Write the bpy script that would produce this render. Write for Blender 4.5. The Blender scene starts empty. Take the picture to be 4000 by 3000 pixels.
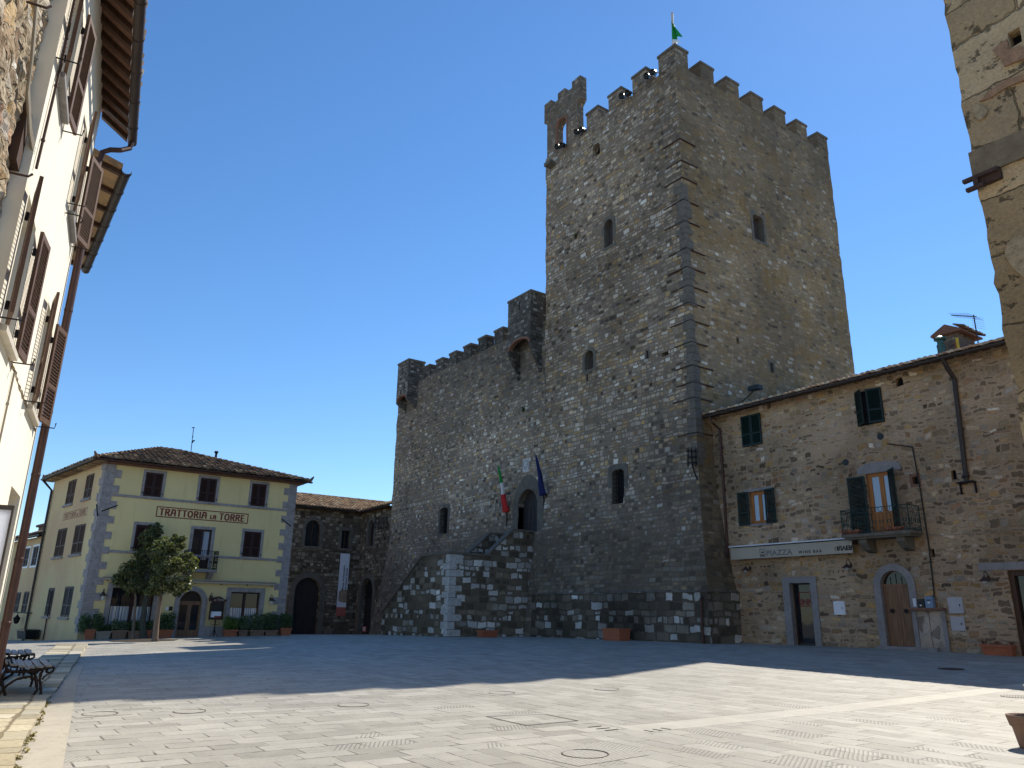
import bpy, bmesh, math, random
from mathutils import Vector, Matrix, noise
import numpy as np

S = bpy.context.scene
COL = S.collection
R = math.radians

# ------------------------------------------------------------------ camera
F_PX, PITCH, ROLL, YAW = 2967.5, 0.29377661, 0.01638, 0.956477   # solved from the vanishing points
CAM_H = 1.5
cam_rot = Matrix.Rotation(YAW, 3, 'Z') @ Matrix.Rotation(math.pi/2 + PITCH, 3, 'X') @ Matrix.Rotation(ROLL, 3, 'Z')
cam_data = bpy.data.cameras.new('camera')
cam_data.sensor_width = 36.0
cam_data.lens = F_PX / 4000.0 * 36.0
cam_data.clip_start = 0.05
cam_data.clip_end = 3000.0
cam = bpy.data.objects.new('camera', cam_data)
cam.matrix_world = Matrix.Translation((0, 0, CAM_H)) @ cam_rot.to_4x4()
COL.objects.link(cam)
S.camera = cam

# ------------------------------------------------------------------ sky, sun, exposure
TO_SUN = Vector((-0.30, 0.91, 1.0)).normalized()
SUN_EL = math.asin(TO_SUN.z)
SUN_ROT = math.atan2(TO_SUN.x, TO_SUN.y)
world = bpy.data.worlds.new('World')
S.world = world
world.use_nodes = True
wn = world.node_tree
wn.nodes.clear()
sky = wn.nodes.new('ShaderNodeTexSky')
sky.sky_type = 'NISHITA'
sky.sun_disc = False
sky.sun_elevation = SUN_EL
sky.sun_rotation = SUN_ROT
sky.altitude = 500.0
sky.air_density = 1.0
sky.dust_density = 0.05
sky.ozone_density = 4.0
bg = wn.nodes.new('ShaderNodeBackground')
bg.inputs['Strength'].default_value = 0.115
wo = wn.nodes.new('ShaderNodeOutputWorld')
hs = wn.nodes.new('ShaderNodeHueSaturation')
hs.inputs['Saturation'].default_value = 1.16
wn.links.new(sky.outputs[0], hs.inputs['Color'])
wn.links.new(hs.outputs[0], bg.inputs['Color'])
wn.links.new(bg.outputs[0], wo.inputs['Surface'])
sun_d = bpy.data.lights.new('sun', 'SUN')
sun_d.energy = 4.0
sun_d.angle = R(0.5)
sun_d.color = (1.0, 0.93, 0.81)
sun = bpy.data.objects.new('sun', sun_d)
sun.rotation_euler = (-TO_SUN).to_track_quat('-Z', 'Y').to_euler()
sun.location = (0, 0, 60)
COL.objects.link(sun)
S.view_settings.view_transform = 'Standard'
S.view_settings.look = 'None'
S.view_settings.exposure = 0.60
S.view_settings.gamma = 1.0
S.view_settings.use_curve_mapping = False

# ------------------------------------------------------------------ survey: photo position (2212 px wide) -> point on a plane
CP = Vector((0, 0, CAM_H))
def ray(x, y):
    k = 4000.0 / 2212.0
    return cam_rot @ Vector(((x*k - 2000)/F_PX, -(y*k - 1500)/F_PX, -1.0))
def on_z(x, y, z=0.0):
    d = ray(x, y); return CP + d*((z - CAM_H)/d.z)

class Wall:
    """a vertical facade: origin p0, horizontal direction u (to the viewer's right), outward normal n"""
    def __init__(s, p0, u, n):
        s.p0 = Vector((p0[0], p0[1], 0)); s.u = Vector((u[0], u[1], 0)).normalized(); s.n = Vector((n[0], n[1], 0)).normalized()
    def uv(s, x, y, off=0.0):
        d = ray(x, y); q = s.p0 + s.n*off
        P = CP + d*(((q - CP).dot(s.n))/d.dot(s.n))
        return (P - s.p0).dot(s.u), P.z
    def pt(s, u, z, o=0.0):
        P = s.p0 + s.u*u + s.n*o
        return Vector((P.x, P.y, z))
    def rect(s, xl, xr, yt, yb, off=0.0):
        xm, ym = (xl+xr)/2, (yt+yb)/2
        return (s.uv(xl, ym, off)[0], s.uv(xr, ym, off)[0], s.uv(xm, yb, off)[1], s.uv(xm, yt, off)[1])

# ------------------------------------------------------------------ mesh helpers
class MB:
    def __init__(s): s.v = []; s.f = []; s.m = []
    def add(s, vs, fs, mi=0):
        b = len(s.v); s.v += [tuple(p) for p in vs]
        for f in fs: s.f.append(tuple(i+b for i in f)); s.m.append(mi)
        return s
    def box(s, a, b, mi=0):
        x0, y0, z0 = a; x1, y1, z1 = b
        return s.hexa([(x0,y0,z0),(x1,y0,z0),(x1,y1,z0),(x0,y1,z0),(x0,y0,z1),(x1,y0,z1),(x1,y1,z1),(x0,y1,z1)], mi)
    def hexa(s, p, mi=0):
        return s.add(p, [(0,3,2,1),(4,5,6,7),(0,1,5,4),(1,2,6,5),(2,3,7,6),(3,0,4,7)], mi)
    def wbox(s, w, u0, u1, z0, z1, o0, o1, mi=0):
        P = w.pt
        return s.hexa([P(u0,z0,o1),P(u1,z0,o1),P(u1,z0,o0),P(u0,z0,o0),P(u0,z1,o1),P(u1,z1,o1),P(u1,z1,o0),P(u0,z1,o0)], mi)
    def prism(s, w, poly, o0, o1, mi=0):
        n = len(poly)
        vs = [w.pt(a, b, o0) for a, b in poly] + [w.pt(a, b, o1) for a, b in poly]
        fs = [tuple(range(n)), tuple(range(2*n-1, n-1, -1))] + [(i, i+n, (i+1) % n + n, (i+1) % n) for i in range(n)]
        return s.add(vs, fs, mi)
    def ring(s, w, outer, inner, o0, o1, closed=False, mi=0):
        n = len(outer)
        cu = (min(a for a, b in inner)+max(a for a, b in inner))/2; zl = min(b for a, b in inner); cz_ = (zl+max(b for a, b in inner))/2
        sg = lambda x: (x > 1e-4)-(x < -1e-4)      # keep clear of the cut opening's own faces
        inner = [(a-.004*sg(a-cu), b-.004*sg(b-cz_)*(1 if closed or b > zl+1e-4 else 0)) for a, b in inner]
        vs = []
        for o in (o0, o1):
            vs += [w.pt(a, b, o) for a, b in outer] + [w.pt(a, b, o) for a, b in inner]
        fs = []
        N = 2*n
        for i in range(n if closed else n-1):
            j = (i+1) % n
            fs += [(N+i, N+j, N+n+j, N+n+i), (i, n+i, n+j, j), (i, j, N+j, N+i), (n+i, N+n+i, N+n+j, n+j)]
        if not closed:
            fs += [(0, N, N+n, n), (n-1, 2*n-1, N+2*n-1, N+n-1)]
        return s.add(vs, fs, mi)
    def tube(s, path, r, n=8, mi=0, cap=True):
        path = [Vector(p) for p in path]
        m = len(path)
        rs = r if isinstance(r, (list, tuple)) else [r]*m
        vs = []; up = None
        for i, p in enumerate(path):
            t = (path[min(i+1, m-1)] - path[max(i-1, 0)])
            t = t.normalized() if t.length > 1e-9 else Vector((0,0,1))
            if up is None:
                up = Vector((0,0,1)) if abs(t.z) < .9 else Vector((1,0,0))
            a = t.cross(up)
            if a.length < 1e-6: a = t.orthogonal()
            a.normalize(); b = a.cross(t).normalized(); up = b
            for k in range(n):
                th = 2*math.pi*k/n
                vs.append(p + a*(math.cos(th)*rs[i]) + b*(math.sin(th)*rs[i]))
        fs = []
        for i in range(m-1):
            for k in range(n):
                k2 = (k+1) % n
                fs.append((i*n+k, i*n+k2, (i+1)*n+k2, (i+1)*n+k))
        if cap:
            fs.append(tuple(range(n-1, -1, -1))); fs.append(tuple((m-1)*n+k for k in range(n)))
        return s.add(vs, fs, mi)
    def lathe(s, prof, n=20, c=(0,0,0), mi=0):
        vs = []; m = len(prof)
        for r, z in prof:
            for k in range(n):
                th = 2*math.pi*k/n
                vs.append((c[0]+r*math.cos(th), c[1]+r*math.sin(th), c[2]+z))
        fs = [(i*n+k, i*n+(k+1) % n, (i+1)*n+(k+1) % n, (i+1)*n+k) for i in range(m-1) for k in range(n)]
        fs.append(tuple(range(n-1, -1, -1))); fs.append(tuple((m-1)*n+k for k in range(n)))
        return s.add(vs, fs, mi)
    def leaves(s, blobs, n, size, seed=1, shell=.62, mi=0):
        rd = random.Random(seed)
        vol = [b[1][0]*b[1][1]*b[1][2] for b in blobs]
        for _ in range(n):
            c, r = rd.choices(blobs, [v**.7 for v in vol])[0]
            d = Vector((rd.gauss(0,1), rd.gauss(0,1), rd.gauss(0,1))).normalized()
            k = shell + (1-shell)*rd.random()**.6
            k *= 1 + .28*noise.noise(d*2.3 + Vector(c)*1.7)
            p = Vector(c) + Vector((d.x*r[0], d.y*r[1], d.z*r[2]))*k
            nrm = (d + Vector((rd.gauss(0,.7), rd.gauss(0,.7), rd.gauss(0,.7)+.3))).normalized()
            a = nrm.orthogonal().normalized()
            a = Matrix.Rotation(rd.random()*6.28, 3, nrm) @ a
            b = nrm.cross(a)
            L = size*(.6+.8*rd.random()); W = L*.42
            s.add([p-a*L*.5, p+b*W*.5+nrm*W*.15, p+a*L*.5-nrm*L*.1, p-b*W*.5+nrm*W*.15], [(0,1,2),(0,2,3)], mi)
        return s
    def mesh(s, name, mats, smooth=False):
        me = bpy.data.meshes.new(name)
        me.from_pydata(s.v, [], s.f)
        for m in (mats if isinstance(mats, (list, tuple)) else [mats]): me.materials.append(m)
        if any(s.m): me.polygons.foreach_set('material_index', s.m)
        me.validate()
        bm = bmesh.new(); bm.from_mesh(me)
        bmesh.ops.recalc_face_normals(bm, faces=bm.faces)
        bm.to_mesh(me); bm.free()
        if smooth: me.polygons.foreach_set('use_smooth', [True]*len(me.polygons))
        me.update()
        return me
    def build(s, name, mats, parent=None, smooth=False):
        return put(name, s.mesh(name, mats, smooth), parent)

def put(name, me, parent=None):
    o = bpy.data.objects.new(name, me); COL.objects.link(o)
    if parent is not None:
        o.parent = parent
        w = Vector((0,0,0)); q = parent
        while q is not None: w += q.location; q = q.parent
        o.location = -w
    return o
def tag(o, label, cat, group=None):
    o['label'] = label; o['category'] = cat
    if group: o['group'] = group
    return o
def thing(name, label, cat, loc, group=None):
    o = bpy.data.objects.new(name, None); COL.objects.link(o)
    o.empty_display_size = .3; o.location = loc
    return tag(o, label, cat, group)
def structure(o, kind='structure'):
    o['kind'] = kind; return o
def dup(root, loc, label, rz=0.0, scale=1.0, group=None):
    r = root.copy(); COL.objects.link(r); r.location = loc; r.rotation_euler = (0, 0, rz); r.scale = (scale,)*3
    r['label'] = label
    if group: r['group'] = group
    def rec(a, b):
        for ch in list(a.children):
            c = ch.copy(); COL.objects.link(c); c.parent = b; rec(ch, c)
    rec(root, r)
    return r
def local(name, mb, mats, parent, smooth=False):
    """a part modelled round its thing's own origin"""
    o = bpy.data.objects.new(name, mb.mesh(name, mats, smooth)); COL.objects.link(o); o.parent = parent
    return o
def cut(me, cutter):
    """boolean: recess openings into a wall mesh"""
    a = bpy.data.objects.new('tmp_a', me); COL.objects.link(a)
    cm = cutter.mesh('tmp_cut', me.materials[0])
    b = bpy.data.objects.new('tmp_b', cm); COL.objects.link(b)
    m = a.modifiers.new('b', 'BOOLEAN'); m.operation = 'DIFFERENCE'; m.object = b; m.solver = 'EXACT'; m.use_self = True
    dg = bpy.context.evaluated_depsgraph_get(); dg.update()
    out = bpy.data.meshes.new_from_object(a.evaluated_get(dg))
    bpy.data.objects.remove(a); bpy.data.objects.remove(b)
    bpy.data.meshes.remove(cm)
    return out

def outline(kind, u0, u1, z0, z1, n=14, rise=None):
    if kind == 'rect': return [(u0,z0),(u0,z1),(u1,z1),(u1,z0)]
    if kind == 'shoulder':
        d = (u1-u0)*.16; e = min((z1-z0)*.08, d*1.2)
        return [(u0,z0),(u0,z1-e),(u0+d*.35,z1-e*.55),(u0+d,z1-e*.4),(u0+d,z1),(u1-d,z1),(u1-d,z1-e*.4),(u1-d*.35,z1-e*.55),(u1,z1-e),(u1,z0)]
    c = (u0+u1)/2; r = (u1-u0)/2; h = r if rise is None else rise
    pts = [(u0, z0)]
    for i in range(n+1):
        th = math.pi*(1 - i/n); pts.append((c + r*math.cos(th), z1 - h + h*math.sin(th)))
    return pts + [(u1, z0)]
def text_mesh(body, size, depth=.004, bold=0.0, align='LEFT', sx=1.0, spacing=1.0):
    cu = bpy.data.curves.new('txt', 'FONT'); cu.body = body; cu.size = size; cu.extrude = depth; cu.offset = bold
    cu.align_x = align; cu.space_character = spacing; cu.resolution_u = 3
    o = bpy.data.objects.new('txt', cu); COL.objects.link(o)
    dg = bpy.context.evaluated_depsgraph_get(); dg.update()
    me = bpy.data.meshes.new_from_object(o.evaluated_get(dg))
    vs = [(v.co.x*sx, v.co.y, v.co.z) for v in me.vertices]; fs = [tuple(p.vertices) for p in me.polygons]
    bpy.data.objects.remove(o); bpy.data.curves.remove(cu); bpy.data.meshes.remove(me)
    return vs, fs
def wall_text(mb, w, body, size, u, z, off, bold=0.0, rot=0.0, sx=1.0, flip=False, spacing=1.0, align='LEFT', mi=0):
    vs, fs = text_mesh(body, size, .004, bold, align, sx, spacing)
    out = []
    for x, y, d in vs:
        if flip: y = size*.72 - y
        c, s_ = math.cos(rot), math.sin(rot)
        out.append(w.pt(u + x*c - y*s_, z + x*s_ + y*c, off + d))
    return mb.add(out, fs, mi)

# ------------------------------------------------------------------ materials
class NT:
    """small helper for wiring shader nodes"""
    def __init__(s, name):
        s.mat = bpy.data.materials.new(name); s.mat.use_nodes = True
        s.t = s.mat.node_tree; s.t.nodes.clear()
        s.out = s.n('ShaderNodeOutputMaterial'); s.b = s.n('ShaderNodeBsdfPrincipled')
        s.t.links.new(s.b.outputs[0], s.out.inputs[0])
    def n(s, typ, **k):
        nd = s.t.nodes.new(typ)
        for a, v in k.items(): setattr(nd, a, v)
        return nd
    def set(s, sock, v):
        if v is None: return
        if isinstance(v, bpy.types.NodeSocket): s.t.links.new(v, sock)
        else:
            if sock.type == 'RGBA' and len(v) == 3: v = (*v, 1)
            sock.default_value = v
    def math(s, op, a, b=None, c=None, clamp=False):
        nd = s.n('ShaderNodeMath', operation=op); nd.use_clamp = clamp
        for i, v in enumerate((a, b, c)): s.set(nd.inputs[i], v)
        return nd.outputs[0]
    def vmath(s, op, a, b=None):
        nd = s.n('ShaderNodeVectorMath', operation=op)
        s.set(nd.inputs[0], a)
        if b is not None: s.set(nd.inputs['Scale' if op == 'SCALE' else 1], b)
        return nd.outputs[0]
    def mix(s, f, a, b, mode='MIX'):
        nd = s.n('ShaderNodeMix', data_type='RGBA', blend_type=mode)
        s.set(nd.inputs[0], f); s.set(nd.inputs[6], a); s.set(nd.inputs[7], b)
        return nd.outputs[2]
    def noise(s, vec, scale, detail=3, rough=.55, dim='3D'):
        nd = s.n('ShaderNodeTexNoise', noise_dimensions=dim)
        if dim == '1D': s.set(nd.inputs['W'], vec)
        else: s.set(nd.inputs['Vector'], vec)
        nd.inputs['Scale'].default_value = scale; nd.inputs['Detail'].default_value = detail; nd.inputs['Roughness'].default_value = rough
        return nd.outputs[0]
    def ramp(s, f, stops, interp='LINEAR'):
        nd = s.n('ShaderNodeValToRGB'); cr = nd.color_ramp; cr.interpolation = interp
        while len(cr.elements) < len(stops): cr.elements.new(.5)
        for e, (p, c) in zip(cr.elements, stops):
            e.position = p; e.color = (*c, 1) if len(c) == 3 else c
        s.set(nd.inputs[0], f); return nd.outputs[0]
    def rng(s, v, a, b, c=0., d=1., smooth=False):
        nd = s.n('ShaderNodeMapRange'); nd.clamp = True
        if smooth: nd.interpolation_type = 'SMOOTHSTEP'
        s.set(nd.inputs[0], v)
        for i, x in enumerate((a, b, c, d)): s.set(nd.inputs[i+1], x)
        return nd.outputs[0]
    def xyz(s, v):
        nd = s.n('ShaderNodeSeparateXYZ'); s.set(nd.inputs[0], v); return nd.outputs
    def comb(s, x, y, z=0.):
        nd = s.n('ShaderNodeCombineXYZ'); s.set(nd.inputs[0], x); s.set(nd.inputs[1], y); s.set(nd.inputs[2], z); return nd.outputs[0]
    def pos(s, rot=0.0):
        g = s.n('ShaderNodeNewGeometry')
        P, N = g.outputs['Position'], g.outputs['True Normal']
        if rot:
            r = []
            for q in (P, N):
                nd = s.n('ShaderNodeVectorRotate', rotation_type='Z_AXIS'); s.set(nd.inputs['Vector'], q); nd.inputs['Angle'].default_value = rot; r.append(nd.outputs[0])
            P, N = r
        return P, N
    def bump(s, h, strength=.5, dist=.03):
        nd = s.n('ShaderNodeBump'); nd.inputs['Strength'].default_value = strength; nd.inputs['Distance'].default_value = dist
        s.set(nd.inputs['Height'], h); s.t.links.new(nd.outputs[0], s.b.inputs['Normal'])
    def done(s, col, rough=.8, metal=0., spec=None):
        s.set(s.b.inputs['Base Color'], col); s.set(s.b.inputs['Roughness'], rough); s.set(s.b.inputs['Metallic'], metal)
        if spec is not None: s.b.inputs['Specular IOR Level'].default_value = spec
        return s.mat

def plain(name, col, rough=.7, metal=0., var=.15, scale=6., bump=0., spec=.3, speck=None):
    t = NT(name); P, N = t.pos()
    n1 = t.noise(P, scale, 4); n2 = t.noise(P, scale*9, 2)
    f = t.math('ADD', t.math('MULTIPLY', n1, .65), t.math('MULTIPLY', n2, .35))
    k = t.rng(f, .3, .7, 1-var, 1+var)
    c = t.mix(1., col, t.comb(k, k, k), 'MULTIPLY')
    if speck: c = t.mix(t.rng(t.noise(P, scale*2.3, 5, .65), .55, .68), c, speck)
    if bump: t.bump(n2, bump, .01)
    return t.done(c, rough, metal, spec)

def masonry(name, pal, mort, h=.22, w=.36, jw=.022, low=None, top=None, stain=.35, bump=.8, rot=0.0, wob=.05, irregular=0.0, blend=.25, orange=0.0, streak=0.0, dist=.035, cluster=0.0, zones=0.0, pits=0.0):
    t = NT(name); P, N = t.pos(rot)
    px, py, pz = t.xyz(P); nx, ny, nz = t.xyz(N)
    isx = t.math('GREATER_THAN', t.math('ABSOLUTE', nx), .62)
    flat = t.math('GREATER_THAN', t.math('ABSOLUTE', nz), .8)
    u = t.math('ADD', px, t.math('MULTIPLY', isx, t.math('SUBTRACT', py, px)))
    v = t.math('ADD', pz, t.math('MULTIPLY', flat, t.math('SUBTRACT', py, pz)))
    nA = t.noise(P, 1.1, 3); nB = t.noise(t.vmath('ADD', P, (7.3, 1.1, 4.2)), 5.0, 3)
    wb = t.math('ADD', t.math('MULTIPLY', t.math('SUBTRACT', nA, .5), wob*5), t.math('MULTIPLY', t.math('SUBTRACT', nB, .5), wob*1.6))
    v = t.math('ADD', v, wb)
    v = t.math('ADD', v, t.math('MULTIPLY', t.noise(t.math('MULTIPLY', v, 1/h), .31, 2, dim='1D'), h*1.6))
    u = t.math('ADD', u, t.math('MULTIPLY', t.math('SUBTRACT', t.noise(t.vmath('ADD', P, (3.1, 9.7, 2.2)), 3.2, 3), .5), wob*3))
    vr = t.math('DIVIDE', v, h); row = t.math('FLOOR', vr); fr = t.math('FRACT', vr)
    if irregular:
        vec = t.comb(t.math('DIVIDE', u, w), t.math('DIVIDE', v, h), 0.)
        vo = t.n('ShaderNodeTexVoronoi', voronoi_dimensions='2D', feature='F1'); t.set(vo.inputs['Vector'], vec); vo.inputs['Scale'].default_value = 1; vo.inputs['Randomness'].default_value = irregular
        ve = t.n('ShaderNodeTexVoronoi', voronoi_dimensions='2D', feature='DISTANCE_TO_EDGE'); t.set(ve.inputs['Vector'], vec); ve.inputs['Scale'].default_value = 1; ve.inputs['Randomness'].default_value = irregular
        col3 = vo.outputs['Color']; edge = t.math('MULTIPLY', ve.outputs['Distance'], (h+w)*.5)
    else:
        wr = t.n('ShaderNodeTexWhiteNoise', noise_dimensions='1D'); t.set(wr.inputs['W'], row)
        wv = t.math('ADD', t.math('MULTIPLY', wr.outputs[0], w*.7), w*.65)
        tt = t.math('ADD', t.math('DIVIDE', u, wv), t.math('MULTIPLY', row, 37.17))
        vo = t.n('ShaderNodeTexVoronoi', voronoi_dimensions='1D', feature='F1'); t.set(vo.inputs['W'], tt); vo.inputs['Scale'].default_value = 1; vo.inputs['Randomness'].default_value = .85
        ve = t.n('ShaderNodeTexVoronoi', voronoi_dimensions='1D', feature='DISTANCE_TO_EDGE'); t.set(ve.inputs['W'], tt); ve.inputs['Scale'].default_value = 1; ve.inputs['Randomness'].default_value = .85
        col3 = vo.outputs['Color']
        e1 = t.math('MULTIPLY', ve.outputs['Distance'], wv)
        e2 = t.math('MULTIPLY', t.math('MINIMUM', fr, t.math('SUBTRACT', 1., fr)), h)
        edge = t.math('SMOOTH_MIN', e1, e2, .03)
    rx, ry, rz = t.xyz(col3)
    if cluster: rx = t.math('ADD', rx, t.math('MULTIPLY', t.math('SUBTRACT', t.noise(t.vmath('ADD', P, (2.2, 6.1, 9.3)), .55, 3), .5), cluster), clamp=True)
    stone = t.ramp(rx, pal)
    fine = t.noise(P, 16., 4, .65)
    br = t.math('MULTIPLY', t.rng(ry, 0, 1, .72, 1.28), t.rng(fine, .25, .75, .78, 1.22))
    stone = t.mix(1., stone, t.comb(br, br, br), 'MULTIPLY')
    # some stones half buried in mortar
    jn = t.math('ADD', jw, t.math('MULTIPLY', t.math('SUBTRACT', nB, .5), jw*1.6))
    jn = t.math('ADD', jn, t.math('MULTIPLY', t.math('GREATER_THAN', rz, 1-blend), jw*1.8))
    if zones: jn = t.math('ADD', jn, t.math('MULTIPLY', t.rng(t.noise(t.vmath('ADD', P, (13.1, 2.7, 5.5)), .33, 4, .6), .52, .66), jw*zones))
    sm = t.rng(t.math('SUBTRACT', edge, jn), -.006, .012, 0, 1, True)
    mk = t.rng(fine, .25, .75, .85, 1.15)
    mc = t.mix(1., mort, t.comb(mk, mk, mk), 'MULTIPLY')
    c = t.mix(sm, mc, stone)
    # big weather stains
    big = t.noise(P, .22, 5, .6)
    k = t.rng(big, .35, .65, 1-stain, 1+stain*.45)
    c = t.mix(1., c, t.comb(k, k, k), 'MULTIPLY')
    if orange:
        c = t.mix(t.math('MULTIPLY', t.rng(t.noise(t.vmath('ADD', P, (31, 5, 8)), .55, 5, .65), .5, .66), orange), c, (.26, .165, .065))
    if streak:
        sv = t.noise(t.comb(t.math('MULTIPLY', u, 2.2), t.math('MULTIPLY', v, .18), 0.), 1.0, 4)
        c = t.mix(t.math('MULTIPLY', t.rng(sv, .5, .7), streak), c, (.05, .045, .04))
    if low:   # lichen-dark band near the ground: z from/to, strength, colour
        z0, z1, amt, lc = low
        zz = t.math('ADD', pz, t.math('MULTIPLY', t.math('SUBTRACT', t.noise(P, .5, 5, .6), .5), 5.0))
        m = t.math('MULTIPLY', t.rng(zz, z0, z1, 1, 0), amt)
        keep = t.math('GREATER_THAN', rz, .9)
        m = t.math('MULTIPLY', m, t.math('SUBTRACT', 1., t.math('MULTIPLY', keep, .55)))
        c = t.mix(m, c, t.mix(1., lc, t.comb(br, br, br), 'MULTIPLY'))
    if top:
        z0, z1, amt = top
        zz = t.math('ADD', pz, t.math('MULTIPLY', t.math('SUBTRACT', t.noise(P, .7, 4, .6), .5), 5.0))
        c = t.mix(t.math('MULTIPLY', t.rng(zz, z0, z1), amt), c, (.075, .07, .062))
    pt = 0.
    if pits:
        pt = t.math('MULTIPLY', t.rng(t.noise(t.vmath('MULTIPLY', P, (1., 1., 1.35)), 2.6, 7, .72), .57, .66), pits)
        c = t.mix(t.math('MULTIPLY', pt, .75), c, (.17, .125, .075))
    hgt = t.math('ADD', t.math('MULTIPLY', sm, t.rng(rz, 0, 1, .55, 1.)), t.math('MULTIPLY', fine, .35))
    if pits: hgt = t.math('SUBTRACT', hgt, t.math('MULTIPLY', pt, .8))
    t.bump(hgt, bump, dist)
    return t.done(c, .92, 0, .15)

def glass_mat(name, tint=(.018,.02,.024), rough=.04, spec=.35):
    t = NT(name); P, N = t.pos()
    nb = t.noise(P, 1.3, 2)
    t.bump(nb, .06, .05)
    return t.done(tint, rough, 0, spec)

def plaster(name, col, dirt=(.3,.25,.15), amt=.25, patches=None, low=None):
    t = NT(name); P, N = t.pos(); px, py, pz = t.xyz(P)
    big = t.noise(P, .45, 5, .6); fine = t.noise(P, 14, 4, .6)
    k = t.rng(big, .3, .7, .93, 1.05)
    c = t.mix(1., col, t.comb(k, k, k), 'MULTIPLY')
    if patches: c = t.mix(t.rng(t.noise(t.vmath('ADD', P, (4, 8, 1)), .28, 3), .44, .62), c, patches)
    st = t.noise(t.vmath('MULTIPLY', P, (3., 3., .35)), 1., 5, .62)
    c = t.mix(t.math('MULTIPLY', t.rng(st, .55, .75), amt), c, dirt)
    if low:
        z0, z1, lc = low
        zz = t.math('ADD', pz, t.math('MULTIPLY', t.math('SUBTRACT', t.noise(P, 1.3, 5), .5), 1.0))
        c = t.mix(t.rng(zz, z0, z1, .8, 0), c, lc)
    t.bump(fine, .25, .012)
    return t.done(c, .9, 0, .15)

def tiles_mat(name, pal, lichen=(.12,.11,.09)):
    t = NT(name); P, N = t.pos()
    g = t.n('ShaderNodeNewGeometry'); rnd = g.outputs['Random Per Island']
    c = t.ramp(rnd, pal)
    c = t.mix(t.rng(t.noise(P, 3., 6, .7), .48, .62, 0, .75), c, lichen)
    c = t.mix(t.rng(t.noise(t.vmath('ADD', P, (9, 9, 9)), 11., 4, .7), .6, .7, 0, .6), c, (.3,.27,.17))
    t.bump(t.noise(P, 30, 3), .3, .01)
    return t.done(c, .9, 0, .15)

def leaf_mat(name, dark, light, gold=None):
    t = NT(name); P, N = t.pos()
    g = t.n('ShaderNodeNewGeometry'); rnd = g.outputs['Random Per Island']
    st = [(0, dark), (.6, tuple((a+b)/2 for a, b in zip(dark, light))), (.93, light)]
    if gold: st.append((1., gold))
    c = t.ramp(rnd, st)
    t.set(t.b.inputs['Base Color'], c); t.b.inputs['Roughness'].default_value = .38; t.b.inputs['Specular IOR Level'].default_value = .55
    tr = t.n('ShaderNodeBsdfTranslucent'); t.set(tr.inputs[0], t.mix(1., c, (1.5, 1.6, .6), 'MULTIPLY'))
    mx = t.n('ShaderNodeMixShader'); mx.inputs[0].default_value = .38
    t.t.links.new(t.b.outputs[0], mx.inputs[1]); t.t.links.new(tr.outputs[0], mx.inputs[2]); t.t.links.new(mx.outputs[0], t.out.inputs[0])
    return t.mat

def wood(name, col, dark, axis='z', rough=.6):
    t = NT(name); P, N = t.pos()
    sc = {'z': (9, 9, .8), 'x': (.8, 9, 9), 'y': (9, .8, 9)}[axis]
    n1 = t.noise(t.vmath('MULTIPLY', P, sc), 1.6, 5, .6)
    c = t.mix(t.rng(n1, .35, .68), col, dark)
    t.bump(n1, .2, .005)
    return t.done(c, rough, 0, .3)

GREYS = [(0,(.095,.075,.055)),(.15,(.245,.20,.155)),(.36,(.355,.295,.225)),(.52,(.44,.345,.23)),(.66,(.54,.475,.385)),(.78,(.48,.32,.14)),(.86,(.31,.20,.12)),(1,(.70,.65,.56))]
M = {}
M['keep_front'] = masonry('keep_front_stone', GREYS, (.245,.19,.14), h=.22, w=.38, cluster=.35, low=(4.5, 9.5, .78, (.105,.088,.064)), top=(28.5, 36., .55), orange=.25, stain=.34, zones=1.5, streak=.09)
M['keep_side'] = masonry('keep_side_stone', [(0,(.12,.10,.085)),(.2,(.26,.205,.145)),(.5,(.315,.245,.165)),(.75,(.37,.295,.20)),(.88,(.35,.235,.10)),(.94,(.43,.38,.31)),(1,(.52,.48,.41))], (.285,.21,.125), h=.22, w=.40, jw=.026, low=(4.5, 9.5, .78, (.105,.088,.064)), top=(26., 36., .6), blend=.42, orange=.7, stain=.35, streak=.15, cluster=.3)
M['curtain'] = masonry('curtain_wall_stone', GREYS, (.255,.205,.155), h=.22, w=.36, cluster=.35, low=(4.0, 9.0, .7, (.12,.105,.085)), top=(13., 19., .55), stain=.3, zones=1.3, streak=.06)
M['dark_stone'] = masonry('parapet_stone', [(0,(.06,.055,.05)),(.4,(.13,.12,.105)),(.8,(.19,.18,.16)),(1,(.30,.29,.26))], (.09,.082,.07), h=.22, w=.36, stain=.45, top=None, streak=.3)
M['base'] = masonry('tower_base_stone', [(0,(.07,.058,.043)),(.25,(.115,.095,.07)),(.50,(.165,.14,.105)),(.70,(.22,.195,.16)),(.80,(.36,.34,.30)),(.90,(.46,.445,.415)),(1,(.55,.54,.515))], (.10,.083,.062), h=.36, w=.56, jw=.026, stain=.5, blend=.25, cluster=.75, wob=.07)
M['stair'] = masonry('stair_stone', [(0,(.10,.082,.057)),(.3,(.155,.125,.088)),(.56,(.205,.17,.12)),(.64,(.36,.34,.30)),(.78,(.49,.475,.44)),(1,(.60,.59,.56))], (.15,.122,.088), h=.34, w=.52, jw=.03, stain=.4, blend=.22, cluster=.4, wob=.07)
M['dark_trim'] = plain('grey_sandstone', (.135,.12,.098), .85, var=.3, scale=2.5, bump=.4, speck=(.085,.075,.06))
M['trim'] = plain('pietra_serena', (.25,.235,.23), .8, var=.2, scale=3, bump=.3, speck=(.18,.165,.155))
M['brick'] = plain('reddish_brick', (.20,.105,.07), .9, var=.3, scale=9, bump=.4, speck=(.12,.08,.06))
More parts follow.
